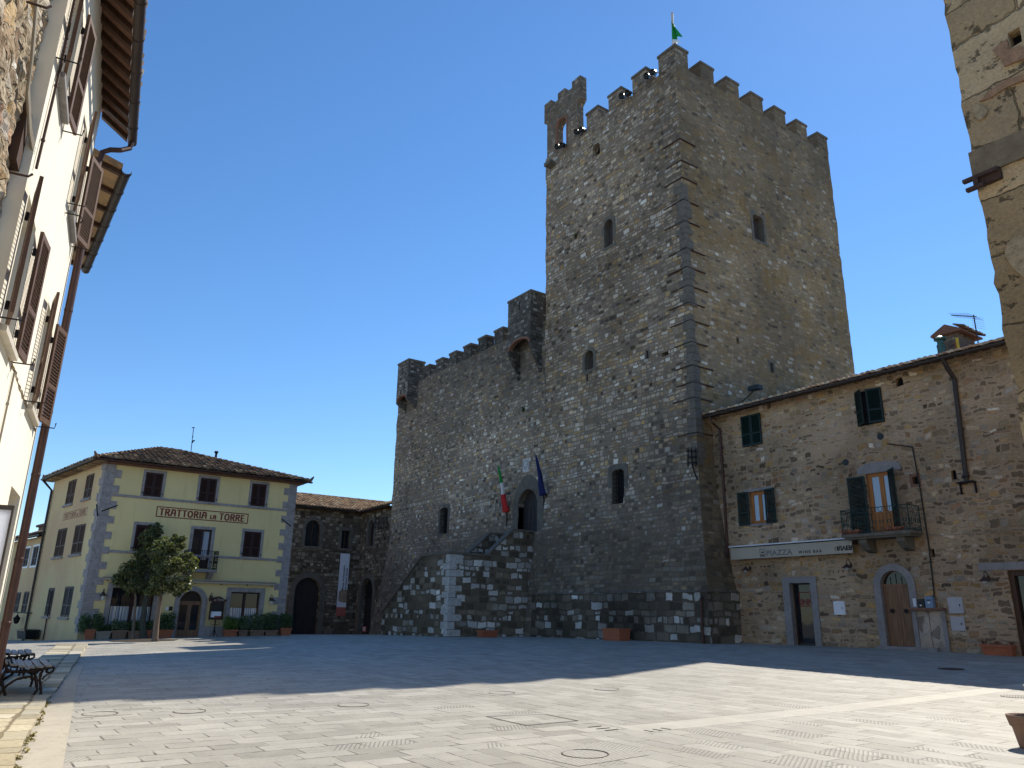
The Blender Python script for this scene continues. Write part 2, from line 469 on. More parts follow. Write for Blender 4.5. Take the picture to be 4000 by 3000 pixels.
M['arch_wall'] = masonry('gatehouse_stone', [(0,(.07,.054,.04)),(.3,(.14,.108,.078)),(.6,(.20,.16,.118)),(.85,(.27,.23,.175)),(1,(.40,.34,.26))], (.125,.097,.068), h=.27, w=.44, stain=.4)
M['house'] = masonry('house_rubble', [(0,(.12,.085,.058)),(.18,(.24,.175,.115)),(.36,(.39,.28,.165)),(.52,(.48,.365,.235)),(.66,(.32,.275,.225)),(.8,(.46,.29,.12)),(.9,(.31,.17,.095)),(1,(.62,.53,.41))], (.42,.30,.195), h=.19, w=.34, jw=.024, wob=.10, stain=.4, blend=.34, orange=.15, bump=1., zones=1.3, low=(-.6, 2.2, .45, (.20,.155,.105)))
M['near_rubble'] = masonry('near_rubble', [(0,(.22,.15,.10)),(.2,(.38,.28,.18)),(.45,(.50,.42,.31)),(.65,(.56,.50,.42)),(.8,(.52,.36,.17)),(.92,(.40,.26,.19)),(1,(.66,.63,.56))], (.45,.37,.26), h=.16, w=.42, jw=.014, irregular=1., wob=.09, stain=.25, bump=1., rot=R(8.3), dist=.12)
M['ashlar'] = masonry('near_ashlar', [(0,(.44,.315,.175)),(.4,(.54,.395,.225)),(.75,(.60,.45,.265)),(1,(.49,.365,.215))], (.36,.26,.14), pits=.8, h=1.0, w=2.2, jw=.006, stain=.35, bump=1., wob=.07, blend=.06, dist=.12)
M['iron'] = plain('wrought_iron', (.022,.02,.02), .6, .6, var=.4, scale=20)
M['rust'] = plain('rusty_iron', (.07,.042,.035), .75, .2, var=.4, scale=14)
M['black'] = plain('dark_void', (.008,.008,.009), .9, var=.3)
M['glass'] = glass_mat('window_glass')
M['glass_blue'] = glass_mat('window_glass_with_curtain', (.30,.36,.44), .08, .9)
M['curtain_cloth'] = plain('white_net_curtain', (.52,.56,.62), .8, var=.12, scale=8)
M['shut_green'] = plain('green_painted_wood', (.0045,.017,.0145), .5, var=.2, scale=8)
M['shut_brown'] = plain('brown_painted_wood', (.040,.018,.016), .6, var=.2, scale=8)
M['shut_lit'] = plain('chestnut_painted_wood', (.12,.066,.04), .55, var=.25, scale=9)
M['shut_grey'] = wood('weathered_grey_wood', (.085,.07,.068), (.045,.038,.038))
M['orange_wood'] = wood('varnished_pine', (.42,.17,.045), (.30,.11,.028))
M['door_wood'] = wood('old_oak', (.26,.14,.075), (.15,.078,.042))
M['dark_wood'] = wood('dark_walnut', (.085,.042,.025), (.045,.022,.013))
M['gate_wood'] = wood('black_oak', (.035,.03,.03), (.02,.018,.018))
M['gutter_brown'] = plain('brown_gutter', (.055,.040,.036), .5, .2, var=.2, scale=4)
M['copper'] = plain('brown_copper', (.078,.041,.034), .45, .35, var=.2, scale=4)
M['lead'] = plain('dark_gutter_metal', (.05,.04,.036), .5, .3, var=.25, scale=5)
M['cream'] = plaster('cream_plaster', (.87,.81,.67), (.52,.43,.28), .2)
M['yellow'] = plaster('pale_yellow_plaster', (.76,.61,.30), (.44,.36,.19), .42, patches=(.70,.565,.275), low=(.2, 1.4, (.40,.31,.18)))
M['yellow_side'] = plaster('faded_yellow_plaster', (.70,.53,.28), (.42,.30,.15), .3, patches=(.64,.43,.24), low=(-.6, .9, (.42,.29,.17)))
M['quoin'] = plain('grey_quoin_stone', (.315,.28,.265), .85, var=.3, scale=3.2, bump=.4, speck=(.17,.15,.155))
M['tile_dark'] = tiles_mat('old_roof_tiles', [(0,(.05,.036,.028)),(.35,(.125,.078,.05)),(.7,(.20,.12,.075)),(1,(.32,.24,.15))])
M['tile_tan'] = tiles_mat('tan_roof_tiles', [(0,(.20,.13,.08)),(.4,(.36,.23,.13)),(.8,(.50,.33,.18)),(1,(.56,.45,.30))], (.22,.17,.12))
M['tile_mix'] = tiles_mat('pale_roof_tiles', [(0,(.22,.13,.09)),(.35,(.38,.25,.17)),(.6,(.52,.40,.28)),(.85,(.62,.54,.42)),(1,(.34,.16,.10))], (.30,.25,.19))
M['soffit'] = wood('soffit_boards', (.07,.05,.038), (.04,.03,.024), 'x')
M['terracotta'] = plain('terracotta', (.36,.12,.06), .8, var=.2, scale=6, bump=.15, speck=(.30,.14,.09))
M['terracotta_grey'] = plain('mossy_terracotta', (.22,.135,.095), .85, var=.3, scale=6, bump=.2, speck=(.16,.13,.10))
M['stone_trough'] = plain('grey_concrete_trough', (.27,.23,.19), .9, var=.2, scale=6, bump=.2)
M['soil'] = plain('soil', (.05,.035,.025), .95, var=.3)
M['bark'] = wood('tree_bark', (.20,.15,.11), (.10,.075,.06), rough=.95)
M['bark_dark'] = wood('gnarled_bark', (.10,.10,.075), (.05,.05,.04), rough=.95)
M['leaf'] = leaf_mat('evergreen_leaf', (.022,.036,.012), (.20,.215,.085), (.40,.33,.14))
M['leaf_shrub'] = leaf_mat('shrub_leaf', (.022,.050,.018), (.13,.20,.08))
M['leaf_bright'] = leaf_mat('bright_shrub_leaf', (.06,.13,.02), (.19,.27,.045), (.30,.36,.06))
M['leaf_pale'] = leaf_mat('variegated_leaf', (.03,.075,.025), (.22,.27,.15), (.5,.52,.36))
M['leaf_red'] = leaf_mat('red_flower', (.09,.015,.012), (.20,.03,.02))
M['weed'] = leaf_mat('wall_weed', (.02,.045,.012), (.06,.11,.025))
M['white_metal'] = plain('white_enamel', (.72,.73,.76), .4, var=.05)
M['grey_box'] = plain('grey_enamel', (.42,.42,.44), .5, var=.06)
M['blue_box'] = plain('blue_enamel', (.16,.24,.36), .4, var=.08)
M['black_box'] = plain('black_enamel', (.012,.013,.014), .35, var=.1)
M['awning'] = plain('cream_awning_cloth', (.41,.365,.285), .8, var=.06, scale=2)
M['awning_case'] = plain('white_aluminium', (.66,.68,.72), .35, var=.05)
M['ink'] = plain('black_print', (.02,.02,.025), .8)
M['ink_grey'] = plain('grey_print', (.20,.18,.165), .8)
M['ink_red'] = plain('dark_red_paint', (.20,.045,.038), .85, var=.12)
M['ink_brown'] = plain('faded_brown_paint', (.30,.15,.09), .85, var=.25, scale=3)
M['banner'] = plain('white_banner_cloth', (.72,.73,.78), .8, var=.06)
M['banner_red'] = plain('red_banner_print', (.42,.12,.09), .8, var=.1)
M['artefact'] = plain('printed_artefact', (.36,.26,.18), .8, var=.5, scale=5, speck=(.12,.08,.06))
M['flag_green'] = plain('green_flag_cloth', (.01,.24,.05), .8, var=.1)
M['flag_white'] = plain('white_flag_cloth', (.75,.75,.75), .8, var=.06)
M['flag_red'] = plain('red_flag_cloth', (.50,.03,.03), .8, var=.1)
M['flag_blue'] = plain('blue_flag_cloth', (.012,.02,.10), .8, var=.2)
M['gold'] = plain('yellow_print', (.65,.45,.05), .7)
M['pole'] = plain('pale_pole', (.50,.47,.44), .5, var=.1)
M['bench_slat'] = wood('worn_bench_slat', (.34,.31,.28), (.20,.18,.165), 'x', .5)
M['cast_iron'] = plain('rusty_cast_iron', (.045,.028,.022), .65, .4, var=.5, scale=16)
M['lampglass'] = glass_mat('lamp_glass', (.5,.52,.54), .1, .8)
M['cable'] = plain('grey_cable', (.30,.26,.20), .7)
M['cable_black'] = plain('black_cable', (.03,.027,.025), .7)
M['notice'] = plain('white_notice_board', (.78,.78,.82), .3, var=.04)
_t = NT('translucent_board'); _t.set(_t.b.inputs['Base Color'], (.8,.82,.88)); _tr = _t.n('ShaderNodeBsdfTranslucent'); _t.set(_tr.inputs[0], (.85,.88,.97)); _mx = _t.n('ShaderNodeMixShader'); _mx.inputs[0].default_value = .75
_t.t.links.new(_t.b.outputs[0], _mx.inputs[1]); _t.t.links.new(_tr.outputs[0], _mx.inputs[2]); _t.t.links.new(_mx.outputs[0], _t.out.inputs[0]); M['board'] = _t.mat

# ------------------------------------------------------------------ the planes of the square
YA, XE, XL = 29.0, -25.0, -37.35            # castle front, tower's right side, tower's left edge
XT = -45.0                                  # yellow restaurant front
WA = Wall((0, YA), (1, 0), (0, -1))
WB = Wall((XE, 0), (0, 1), (1, 0))
WH = Wall((0, 30.2), (1, 0), (0, -1))       # stone house front
WT = Wall((XT, 0), (0, 1), (1, 0))
TC = (XT, 5.5)                              # restaurant's street corner
WS = Wall(TC, (.986, .166), (.166, -.986))  # restaurant's side and the yellow house beyond it
XQ, YQ = -65.0, 29.35
WG = Wall((XQ, 0), (0, 1), (1, 0))          # gatehouse front
WG2 = Wall((0, YQ), (1, 0), (0, -1))
BAT = 1.0

# ------------------------------------------------------------------ ground height: a smooth sheet through the surveyed wall feet
_ctl = []
def _c(w, x, y, off=0.0):
    u, z = w.uv(x, y, off); P = w.pt(u, z, off); _ctl.append((P.x, P.y, z))
for x, y in ((1520,1390),(1400,1385),(1240,1379)): _c(WA, x, y, BAT)
_c(WA, 822, 1371, BAT)
for x, y in ((1700,1394),(1905,1400),(2110,1412)): _c(WH, x, y)
for x, y in ((205,1380),(400,1376),(612,1372)): _c(WT, x, y)
for x, y in ((660,1370),(760,1370)): _c(WG, x, y)
_c(WS, 90, 1384)
_ctl += [(0,0,0),(-8,5,0),(-14,2,0),(-16,8,.0),(-9,10,0),(-5,11,0),(5,5,0),(-12,0,0),(-20,3,.0),(-8,20,.1),(-22,12,.06),(5,20,.1),(-38.4,22.9,.22),(-47,22.9,.06),(-40.5,8.0,.0),(-30,6,.0)]
_ctl = np.array(_ctl)
def _k(r2): return r2*np.log(np.sqrt(r2)+1e-9)
_n = len(_ctl)
_d2 = ((_ctl[:,None,:2]-_ctl[None,:,:2])**2).sum(-1)
_Am = np.zeros((_n+3,_n+3)); _Am[:_n,:_n] = _k(_d2) + np.eye(_n)*8.0
_Am[:_n,_n] = 1; _Am[:_n,_n+1:] = _ctl[:,:2]; _Am[_n,:_n] = 1; _Am[_n+1:,:_n] = _ctl[:,:2].T
_w = np.linalg.solve(_Am, np.concatenate([_ctl[:,2], [0,0,0]]))
def gh(x, y):
    x = min(max(x, -82), 12); y = min(max(y, -12), 34)
    r2 = (_ctl[:,0]-x)**2 + (_ctl[:,1]-y)**2
    return float(min(max(_k(r2) @ _w[:_n] + _w[_n] + _w[_n+1]*x + _w[_n+2]*y, -2.), .7))
def on_g(x, y):
    z = 0.0
    for _ in range(25):
        P = on_z(x, y, z); z += .6*(gh(P.x, P.y) - z)
    return Vector((P.x, P.y, z))

def ground_mat():
    t = NT('stone_paving'); P, N = t.pos(); px, py, pz = t.xyz(P)
    nA = t.noise(P, .9, 2)
    wob = t.math('MULTIPLY', t.math('SUBTRACT', nA, .5), .10)
    far = t.math('GREATER_THAN', py, t.math('ADD', 8.0, t.math('MULTIPLY', t.math('ADD', px, 8.4), -.02)))
    right = t.math('GREATER_THAN', px, -8.05)
    alongx = t.math('MAXIMUM', far, right)
    u = t.math('ADD', py, t.math('MULTIPLY', alongx, t.math('SUBTRACT', px, py)))
    v = t.math('ADD', px, t.math('MULTIPLY', alongx, t.math('SUBTRACT', py, px)))
    v = t.math('ADD', v, wob)
    H = .34
    v2 = t.math('ADD', v, t.math('MULTIPLY', t.noise(v, .8, 1, dim='1D'), .5))
    vr = t.math('DIVIDE', v2, H); row = t.math('FLOOR', vr); fr = t.math('FRACT', vr)
    tt = t.math('ADD', t.math('DIVIDE', u, .66), t.math('MULTIPLY', row, 17.37))
    vo = t.n('ShaderNodeTexVoronoi', voronoi_dimensions='1D', feature='F1'); t.set(vo.inputs['W'], tt); vo.inputs['Scale'].default_value = 1; vo.inputs['Randomness'].default_value = .55
    ve = t.n('ShaderNodeTexVoronoi', voronoi_dimensions='1D', feature='DISTANCE_TO_EDGE'); t.set(ve.inputs['W'], tt); ve.inputs['Scale'].default_value = 1; ve.inputs['Randomness'].default_value = .55
    rx, ry, rz = t.xyz(vo.outputs['Color'])
    eu = t.math('MULTIPLY', ve.outputs['Distance'], .66)
    ev = t.math('MULTIPLY', t.math('MINIMUM', fr, t.math('SUBTRACT', 1., fr)), H)
    edge = t.math('MINIMUM', eu, ev)
    fine = t.noise(P, 22., 5, .7); med = t.noise(P, 2.1, 4, .6); big = t.noise(P, .28, 3)
    slab = t.ramp(rx, [(0,(.29,.272,.23)),(.3,(.335,.317,.272)),(.65,(.362,.342,.296)),(1,(.40,.38,.33))])
    k = t.math('MULTIPLY', t.rng(fine, .25, .75, .86, 1.13), t.math('MULTIPLY', t.rng(med, .3, .7, .88, 1.1), t.rng(big, .35, .65, .92, 1.06)))
    slab = t.mix(1., slab, t.comb(k, k, k), 'MULTIPLY')
    # tooled slabs: chiselled diagonal grooves
    near = t.vmath('DISTANCE', P, (-7.2, 7.0, 0.))
    nd = t.n('ShaderNodeVectorMath', operation='DISTANCE'); t.set(nd.inputs[0], P); nd.inputs[1].default_value = (-6.9, 7.4, 0)
    isn = t.rng(nd.outputs['Value'], 1.4, 4.2, .6, .03)
    tooled = t.math('LESS_THAN', ry, isn)
    sgn = t.math('SUBTRACT', t.math('MULTIPLY', t.math('GREATER_THAN', rz, .5), 2.), 1.)
    ph = t.math('ADD', t.math('MULTIPLY', u, 105.), t.math('MULTIPLY', t.math('MULTIPLY', v, sgn), 62.))
    gr = t.rng(t.math('ADD', t.math('SINE', ph), t.math('MULTIPLY', t.math('SUBTRACT', fine, .5), 1.6)), .1, .8)
    gmask = t.math('MULTIPLY', gr, tooled)
    slab = t.mix(t.math('MULTIPLY', gmask, .55), slab, (.16,.15,.135))
    jn = t.math('ADD', .005, t.math('MULTIPLY', t.math('MULTIPLY', rz, nA), .016))
    sm = t.rng(t.math('SUBTRACT', edge, jn), -.003, .006, 0, 1)
    jc = t.mix(t.rng(t.noise(P, 3., 4, .7), .42, .58), (.09,.08,.065), (.34,.32,.27))
    c = t.mix(sm, jc, slab)
    # plain dressed band along the change of coursing
    bx = t.math('ABSOLUTE', t.math('SUBTRACT', px, -8.35)); inb = t.math('MULTIPLY', t.math('LESS_THAN', bx, .3), far)
    bc = t.mix(1., (.44,.415,.355), t.comb(k, k, k), 'MULTIPLY')
    c = t.mix(inb, c, bc)
    bl = t.math('MULTIPLY', t.math('LESS_THAN', t.math('ABSOLUTE', t.math('SUBTRACT', bx, .3)), .014), far)
    c = t.mix(t.math('MULTIPLY', bl, t.rng(nA, .35, .6)), c, (.15,.135,.11))
    spots = t.rng(t.noise(P, 3.3, 6, .75), .64, .74, 0, .35)
    c = t.mix(spots, c, (.20,.185,.16))
    hgt = t.math('ADD', t.math('MULTIPLY', sm, .6), t.math('SUBTRACT', t.math('MULTIPLY', fine, .5), t.math('MULTIPLY', gmask, .6)))
    t.bump(hgt, .7, .012)
    return t.done(c, .66, 0, .4)
M['paving'] = ground_mat()

xs = [-700,-350,-180,-120] + [x*1.25 for x in range(-70, 17)] + [40, 90, 200, 500]
ys = [-500,-200,-90,-45] + [y*1.25 for y in range(-20, 37)] + [70, 120, 250, 700]
mb = MB()
mb.v = [(x, y, gh(x, y)) for y in ys for x in xs]
nx_ = len(xs)
mb.f = [(j*nx_+i, j*nx_+i+1, (j+1)*nx_+i+1, (j+1)*nx_+i) for j in range(len(ys)-1) for i in range(nx_-1)]
mb.m = [0]*len(mb.f)
structure(mb.build('ground', M['paving'], None, True))

# ------------------------------------------------------------------ castle tower
def batter(z):
    if z >= 8.6: return 0.0
    if z >= 2.75: return .86*((8.6-z)/5.85)**1.25
    if z >= 2.6: return BAT + .05
    return BAT
def jit(P, amp, sc=1.6):
    return noise.noise(Vector(P)*sc)*amp
Z_TOW = WA.uv(1424, 162)[1]
Y_BACK = 44.3
def rect_ring(x0, x1, y0, y1, step):
    pts = []
    def seg(a, b):
        n = max(1, int(math.dist(a, b)/step))
        for i in range(n): pts.append((a[0]+(b[0]-a[0])*i/n, a[1]+(b[1]-a[1])*i/n))
    seg((x0,y0),(x1,y0)); seg((x1,y0),(x1,y1)); seg((x1,y1),(x0,y1)); seg((x0,y1),(x0,y0))
    return pts
def shaft(x0, x1, y0, y1, zs, bl, br, bf, bb, amp, matfn, step=.5, rough=0.):
    """masonry shaft: battered rings, uneven faces"""
    mb = MB(); n0 = None; base = rect_ring(x0, x1, y0, y1, step); n0 = len(base)
    for z in zs:
        b = batter(z)
        for (x, y) in base:
            fx = (x-x0)/(x1-x0); fy = (y-y0)/(y1-y0)
            X = x0 - bl*b + fx*((x1-x0) + (bl+br)*b); Y = y0 - bf*b + fy*((y1-y0) + (bf+bb)*b)
            onx = fx < .001 or fx > .999; ony = fy < .001 or fy > .999
            j = jit((X, Y, z), amp) + jit((X*2.7+9, Y*2.7, z*2.7), amp*.6) + (jit((X*5, Y*5+3, z*5), rough, 1.) if rough else 0)
            if onx: X += j*(1 if fx > .5 else -1)
            if ony: Y += j*(1 if fy > .5 else -1)
            mb.v.append((X, Y, z))
    for r in range(len(zs)-1):
        for k in range(n0):
            k2 = (k+1) % n0
            mb.f.append((r*n0+k, r*n0+k2, (r+1)*n0+k2, (r+1)*n0+k))
            a, b_ = base[k], base[k2]
            side = 'f' if a[1] == b_[1] and abs(a[1]-y0) < .01 else ('r' if abs(a[0]-x1) < .01 and abs(b_[0]-x1) < .01 else 'o')
            mb.m.append(matfn(side, (zs[r]+zs[r+1])/2))
    mb.f.append(tuple(range(n0-1, -1, -1))); mb.m.append(0)
    mb.f.append(tuple((len(zs)-1)*n0+k for k in range(n0))); mb.m.append(0)
    return mb
zs = [-1.2, 0, .6, 1.2, 1.9, 2.59, 2.60, 2.75, 2.76] + [3.2+.48*i for i in range(int((Z_TOW-3.2)/.48)+1)] + [Z_TOW]
tower_mb = shaft(XL, XE, YA, Y_BACK, zs, 0, 1, 1, 0, .055, lambda s, z: 2 if z < 2.6 else (1 if s == 'r' else 0))
castle = thing('castle_tower', 'tall square crenellated stone castle tower with iron corner straps, towering over the square', 'castle tower', ((XL+XE)/2, YA, .3))
tower_mats = [M['keep_front'], M['keep_side'], M['base']]

cutter = MB()
def opening(w, kind, u0, u1, z0, z1, depth=.45, o1=.6, c=None, **k):
    (c or cutter).prism(w, outline(kind, u0, u1, z0, z1, **k), -depth, o1)
def surround(w, kind, u0, u1, z0, z1, t, mat, parent, off=.03, sill=True, back=.05, name='surround', tb=None, **k):
    mb = MB()
    oo = outline(kind, u0-t, u1+t, z0, z1+t, **k) if kind != 'shoulder' else None
    ii = outline(kind, u0, u1, z0, z1, **k)
    if kind == 'shoulder':
        oo = [(a + (-t if a < (u0+u1)/2 else t), b + (t if i not in (0, len(ii)-1) else 0)) for i, (a, b) in enumerate(ii)]
    if kind == 'arch' and 'rise' in k:
        kk = dict(k); kk['rise'] = k['rise'] + t; oo = outline(kind, u0-t, u1+t, z0, z1+t, **kk)
    mb.ring(w, oo, ii, -back, off)
    if sill: mb.wbox(w, u0-t-.03, u1+t+.03, z0-(tb or t*.8), z0-.003, -back, off+.012)
    return mb.build(name, mat, parent)
def panel(w, kind, u0, u1, z0, z1, o, mat, parent, name, th=.03, planks=0, **k):
    mb = MB(); mb.prism(w, outline(kind, u0, u1, z0, z1, **k), o-th, o)
    if planks:
        for i in range(planks):
            a = u0 + (u1-u0)*i/planks; b = u0 + (u1-u0)*(i+1)/planks
            mb.wbox(w, a+.012, b-.012, z0+.03, z1-(z1-z0)*.14, o+.001, o+.018)
        for f in (.18, .62): mb.wbox(w, u0+.02, u1-.02, z0+(z1-z0)*f-.04, z0+(z1-z0)*f+.04, o+.019, o+.032)
    return mb.build(name, mat, parent)
def grille(w, u0, u1, z0, z1, o, nu, nz, parent, r=.016, name='grille', mat='iron'):
    mb = MB()
    for i in range(1, nu): u = u0+(u1-u0)*i/nu; mb.tube([w.pt(u, z0, o), w.pt(u, z1, o)], r, 5)
    for i in range(1, nz): z = z0+(z1-z0)*i/nz; mb.tube([w.pt(u0, z, o+.02), w.pt(u1, z, o+.02)], r, 5)
    return mb.build(name, M[mat], parent)

tower_parts = []
def twin(w, kind, px, shutter=None, t=.22, grid=None, root=None, c=None, depth=.5, sill=True, **k):
    u0, u1, z0, z1 = w.rect(*px)
    opening(w, kind, u0, u1, z0, z1, depth, c=c, **k)
    tower_parts.append((w, kind, u0, u1, z0, z1, shutter, t, grid, root, depth, sill, k))
def finish_windows(root):
    for (w, kind, u0, u1, z0, z1, shutter, t, grid, r_, depth, sill, k) in tower_parts:
        if r_ is not root: continue
        f = panel(w, kind, u0-.01, u1+.01, z0-.01, z1+.01, -depth+.06, M[shutter or 'black'], root, 'window', planks=3 if shutter else 0, **k)
        if t: surround(w, kind, u0, u1, z0, z1, t, M['dark_trim'], f, sill=sill, off=.014, back=depth-.07, **k)
        if grid: grille(w, u0, u1, z0, z1, -.12, grid[0], grid[1], f)
twin(WA, 'arch', (1280,1296,310,337), None, 0, root='t')
twin(WA, 'arch', (1305,1324,474,532), 'shut_grey', .24, root='t', rise=.38)
twin(WA, 'arch', (1263,1282,757,798), 'shut_grey', .22, root='t', rise=.38)
twin(WA, 'rect', (1267,1271,808,823), None, .12, root='t', sill=False)
twin(WA, 'rect', (1396,1401,757,775), None, .12, root='t', sill=False)
twin(WA, 'rect', (1429,1444,760,769), None, 0, root='t')
twin(WA, 'shoulder', (1322,1349,1014,1089), None, .30, (4, 8), root='t')
twin(WB, 'shoulder', (1628,1650,467,519), 'shut_grey', .2, root='t')
twin(WB, 'rect', (1591,1596,728,743), None, 0, root='t')
twin(WB, 'rect', (1664,1671,784,805), None, .14, root='t', sill=False)
for x, y in ((1366,822),(1210,545),(1405,830),(1300,850),(1340,700),(1556,1015)):
    u, z = WA.uv(x, y); cutter.wbox(WA, u-.09, u+.09, z-.09, z+.09, -.35, .4)
me = cut(tower_mb.mesh('wall', tower_mats), cutter)
put('wall', me, castle)
tower_parts = [(a[:9] + (castle,) + a[10:]) if a[9] == 't' else a for a in tower_parts]
finish_windows(castle)

# merlons with capping slabs
def merlon(w, u0, u1, z0, z1, th, root, o=.01, mat='dark_stone', name='merlon'):
    mb = MB(); mb.wbox(w, u0, u1, z0-.02, z1-.16, -th, o)
    m = mb.build(name, M[mat], root)
    mb = MB(); mb.wbox(w, u0-.05, u1+.05, z1-.16, z1, -th-.05, o+.06); mb.build('capping', M['dark_trim'], m)
    return m
def zx(x): return (2050 + x/1.843)/1.80832
def zy(y): return y/1.843/1.80832
for xl, xp, ytop, ybase in ((447,530,755,930),(605,697,620,820),(777,875,478,670)):
    u0 = WA.uv(zx(xl), zy(ybase))[0]; u1 = WA.uv(zx(xp), zy((ytop+ybase)/2))[0]; z1 = WA.uv(zx(xp), zy(ytop))[1]
    merlon(WA, u0, u1, Z_TOW, z1, .85, castle, mat='keep_front')
u0 = WA.uv(zx(965), zy(520))[0]; z1 = WA.uv(zx(1068), zy(325))[1]
corner_y1 = WB.uv((2500+345/1.843)/1.80832, 140)[0]
mb = MB(); mb.box((u0, YA-.01, Z_TOW-.02), (XE+.01, corner_y1, z1-.16))
m_ = mb.build('merlon', M['keep_front'], castle)
mb = MB(); mb.box((u0-.05, YA-.07, z1-.16), (XE+.07, corner_y1+.05, z1)); mb.build('capping', M['dark_trim'], m_)
Z_CORNER = z1
for xa, xp, xr, ytop, yb in ((372,432,533,440,610),(555,617,715,550,725),(733,793,887,658,815),(900,962,1050,760,905),(1062,1120,1205,858,1000),(1213,1272,1352,950,1080)):
    cx = lambda x: (2500 + x/1.843)/1.80832
    u0 = WB.uv(cx(xp), zy(ytop))[0]; u1 = WB.uv(cx(xr), zy(yb))[0]; z1 = WB.uv(cx(xp), zy(ytop))[1]
    merlon(WB, u0, u1, Z_TOW, z1, .85, castle, mat='keep_side')
# bell gable: stepped wall with an arched opening at the tower's left end
def bz(x, y): return WA.uv(zx(x), zy(y))
pts = []
uL = bz(142, 800)[0]; z1 = bz(190, 718)[1]; z2 = bz(288, 633)[1]; z3 = bz(400, 540)[1]
ua, ub, uc, ud, ue = bz(190,740)[0], bz(238,720)[0], bz(288,670)[0], bz(340,640)[0], bz(400,600)[0]
ulow = bz(378, 800)[0]; zc = bz(400, 700)[1]; zl = bz(150, 885)[1]; uLl = bz(162, 950)[0]
poly = [(uLl, Z_TOW-.02),(uLl, zl-.25),(uL, zl),(uL, z1),(ua, z1),(ua, z1-.5),(ub, z1-.5),(ub, z2),(uc, z2),(uc, z2-.5),(ud, z2-.5),(ud, z3),(ue, z3),(ue, zc),(ulow, zc-.35),(ulow, Z_TOW-.02)]
gm = MB(); gm.prism(WA, poly, -.55, .012)
gc = MB(); a0, a1 = bz(232, 950)[0], bz(300, 950)[0]
gc.prism(WA, outline('arch', a0, a1, Z_TOW+.05, bz(280, 842)[1]), -1.5, .5)
g_me = cut(gm.mesh('bell_gable', [M['keep_front']]), gc)
gable = put('bell_gable', g_me, castle)
mb = MB(); ii = outline('arch', a0, a1, Z_TOW+.05, bz(280,842)[1]); oo = [(a+(-.16 if a < (a0+a1)/2 else .16), b+(.16 if 0 < i < len(ii)-1 else 0)) for i, (a, b) in enumerate(ii)]
mb.ring(WA, oo, ii, -.1, .03); mb.build('arch_lining', M['brick'], gable)
# stone spout under the gable
u, z = WA.uv(1195, 357); mb = MB(); mb.wbox(WA, u-.35, u+.3, z-.15, z+.12, -.1, .55); mb.build('spout', M['dark_trim'], castle)
# iron straps round the corner
for fy in (543,627,694,781,863,971,1043,1116,1182,1251,1336,1426,1493,1553,1690):
    y = fy/1.80832
    # corner pixel column at this height
    z = None
    P = None
    lo, hi = 0.0, 40.0
    for _ in range(40):
        mid = (lo+hi)/2
        b = batter(mid); q = cam_rot.transposed() @ (Vector((XE+b, YA-b, mid)) - CP)
        yy = (1500 - F_PX*q.y/-q.z)/1.80832
        if yy > y: lo = mid
        else: hi = mid
    z = lo; la = 1.25 + .2*math.sin(fy); lb = 1.35 + .2*math.cos(fy*1.3)
    mb = MB(); b = batter(z)
    mb.wbox(WA, XE+b-la, XE+b+.085, z-.024, z+.024, b-.03, b+.075)
    mb.box((XE+b-.03, YA-b-.0745, z-.0235), (XE+b+.084, YA-b+lb, z+.0235))
    mb.build('corner_strap', M['rust'], castle)
# mortar-grey rebuilt corner strip
mb = MB(); rd = random.Random(4); z = 8.7
while z < 24.5:
    h_ = rd.uniform(.3,.55); a = rd.uniform(.22,.6); c_ = rd.uniform(.22,.55)
    if rd.random() < .9:
        mb = MB(); mb.add([(XE-a,YA-.075,z),(XE+.075,YA-.075,z),(XE+.075,YA+c_,z),(XE+.075,YA+c_,z+h_-.02),(XE+.075,YA-.075,z+h_-.02),(XE-a,YA-.075,z+h_-.02),(XE-a,YA+.05,z),(XE-a,YA+.05,z+h_-.02),(XE-.05,YA+c_,z),(XE-.05,YA+c_,z+h_-.02)],
               [(0,1,4,5),(1,2,3,4),(0,5,7,6),(2,8,9,3)]); mb.build('corner_repair', M['dark_trim'], castle)
    z += h_
# string course already in the shaft's profile (z 2.6-2.75)

# ------------------------------------------------------------------ castle curtain wall
def cxr(x): return (1450 + x/2.073)/1.80832
def cyr(y): return (1000 + y/2.073)/1.80832
def cz(x, y, off=0.): return WA.uv(cxr(x), cyr(y), off)
Z_CUR = sum(cz(x, y)[1] for x, y in ((560,930),(800,815),(1000,722)))/3
XC = WA.uv(850, 1030)[0]
curtain = thing('castle_wall', 'long crenellated castle wall with two corbelled turrets and an arched doorway above a stair', 'castle wall', ((XC+XL)/2, YA, 0))
zs = [-1.5, -.5, 0, .6, 1.2, 1.9, 2.3, 2.8] + [3.2+.48*i for i in range(int((Z_CUR-3.2)/.48)+1)] + [Z_CUR]
def batter_c(z): return 0 if z > 7.5 else .95*((7.5-z)/8.0)**1.3
_b = batter; batter = lambda z: min(batter_c(z), 1.0)
cur_mb = shaft(XC, XL-.02, YA+.004, YA+2.2, zs, 1, 0, 1, 0, .055, lambda s, z: 0)
batter = _b
cutter = MB()
DOOR = WA.rect(1120, 1162, 1057, 1147)
twin(WA, 'shoulder', (950,967,1097,1153), None, .26, (3, 7), root='c', depth=.45)
opening(WA, 'arch', DOOR[0], DOOR[1], DOOR[2]-.1, DOOR[3], .55)
for x, y in ((1131,884),(1050,900),(985,960),(1030,1040),(905,1010)):
    u, z = WA.uv(x, y); cutter.wbox(WA, u-.08, u+.08, z-.08, z+.08, -.3, .4)
put('wall', cut(cur_mb.mesh('wall', [M['curtain']]), cutter), curtain)
tower_parts = [(a[:9] + (curtain,) + a[10:]) if a[9] == 'c' else a for a in tower_parts]
finish_windows(curtain)
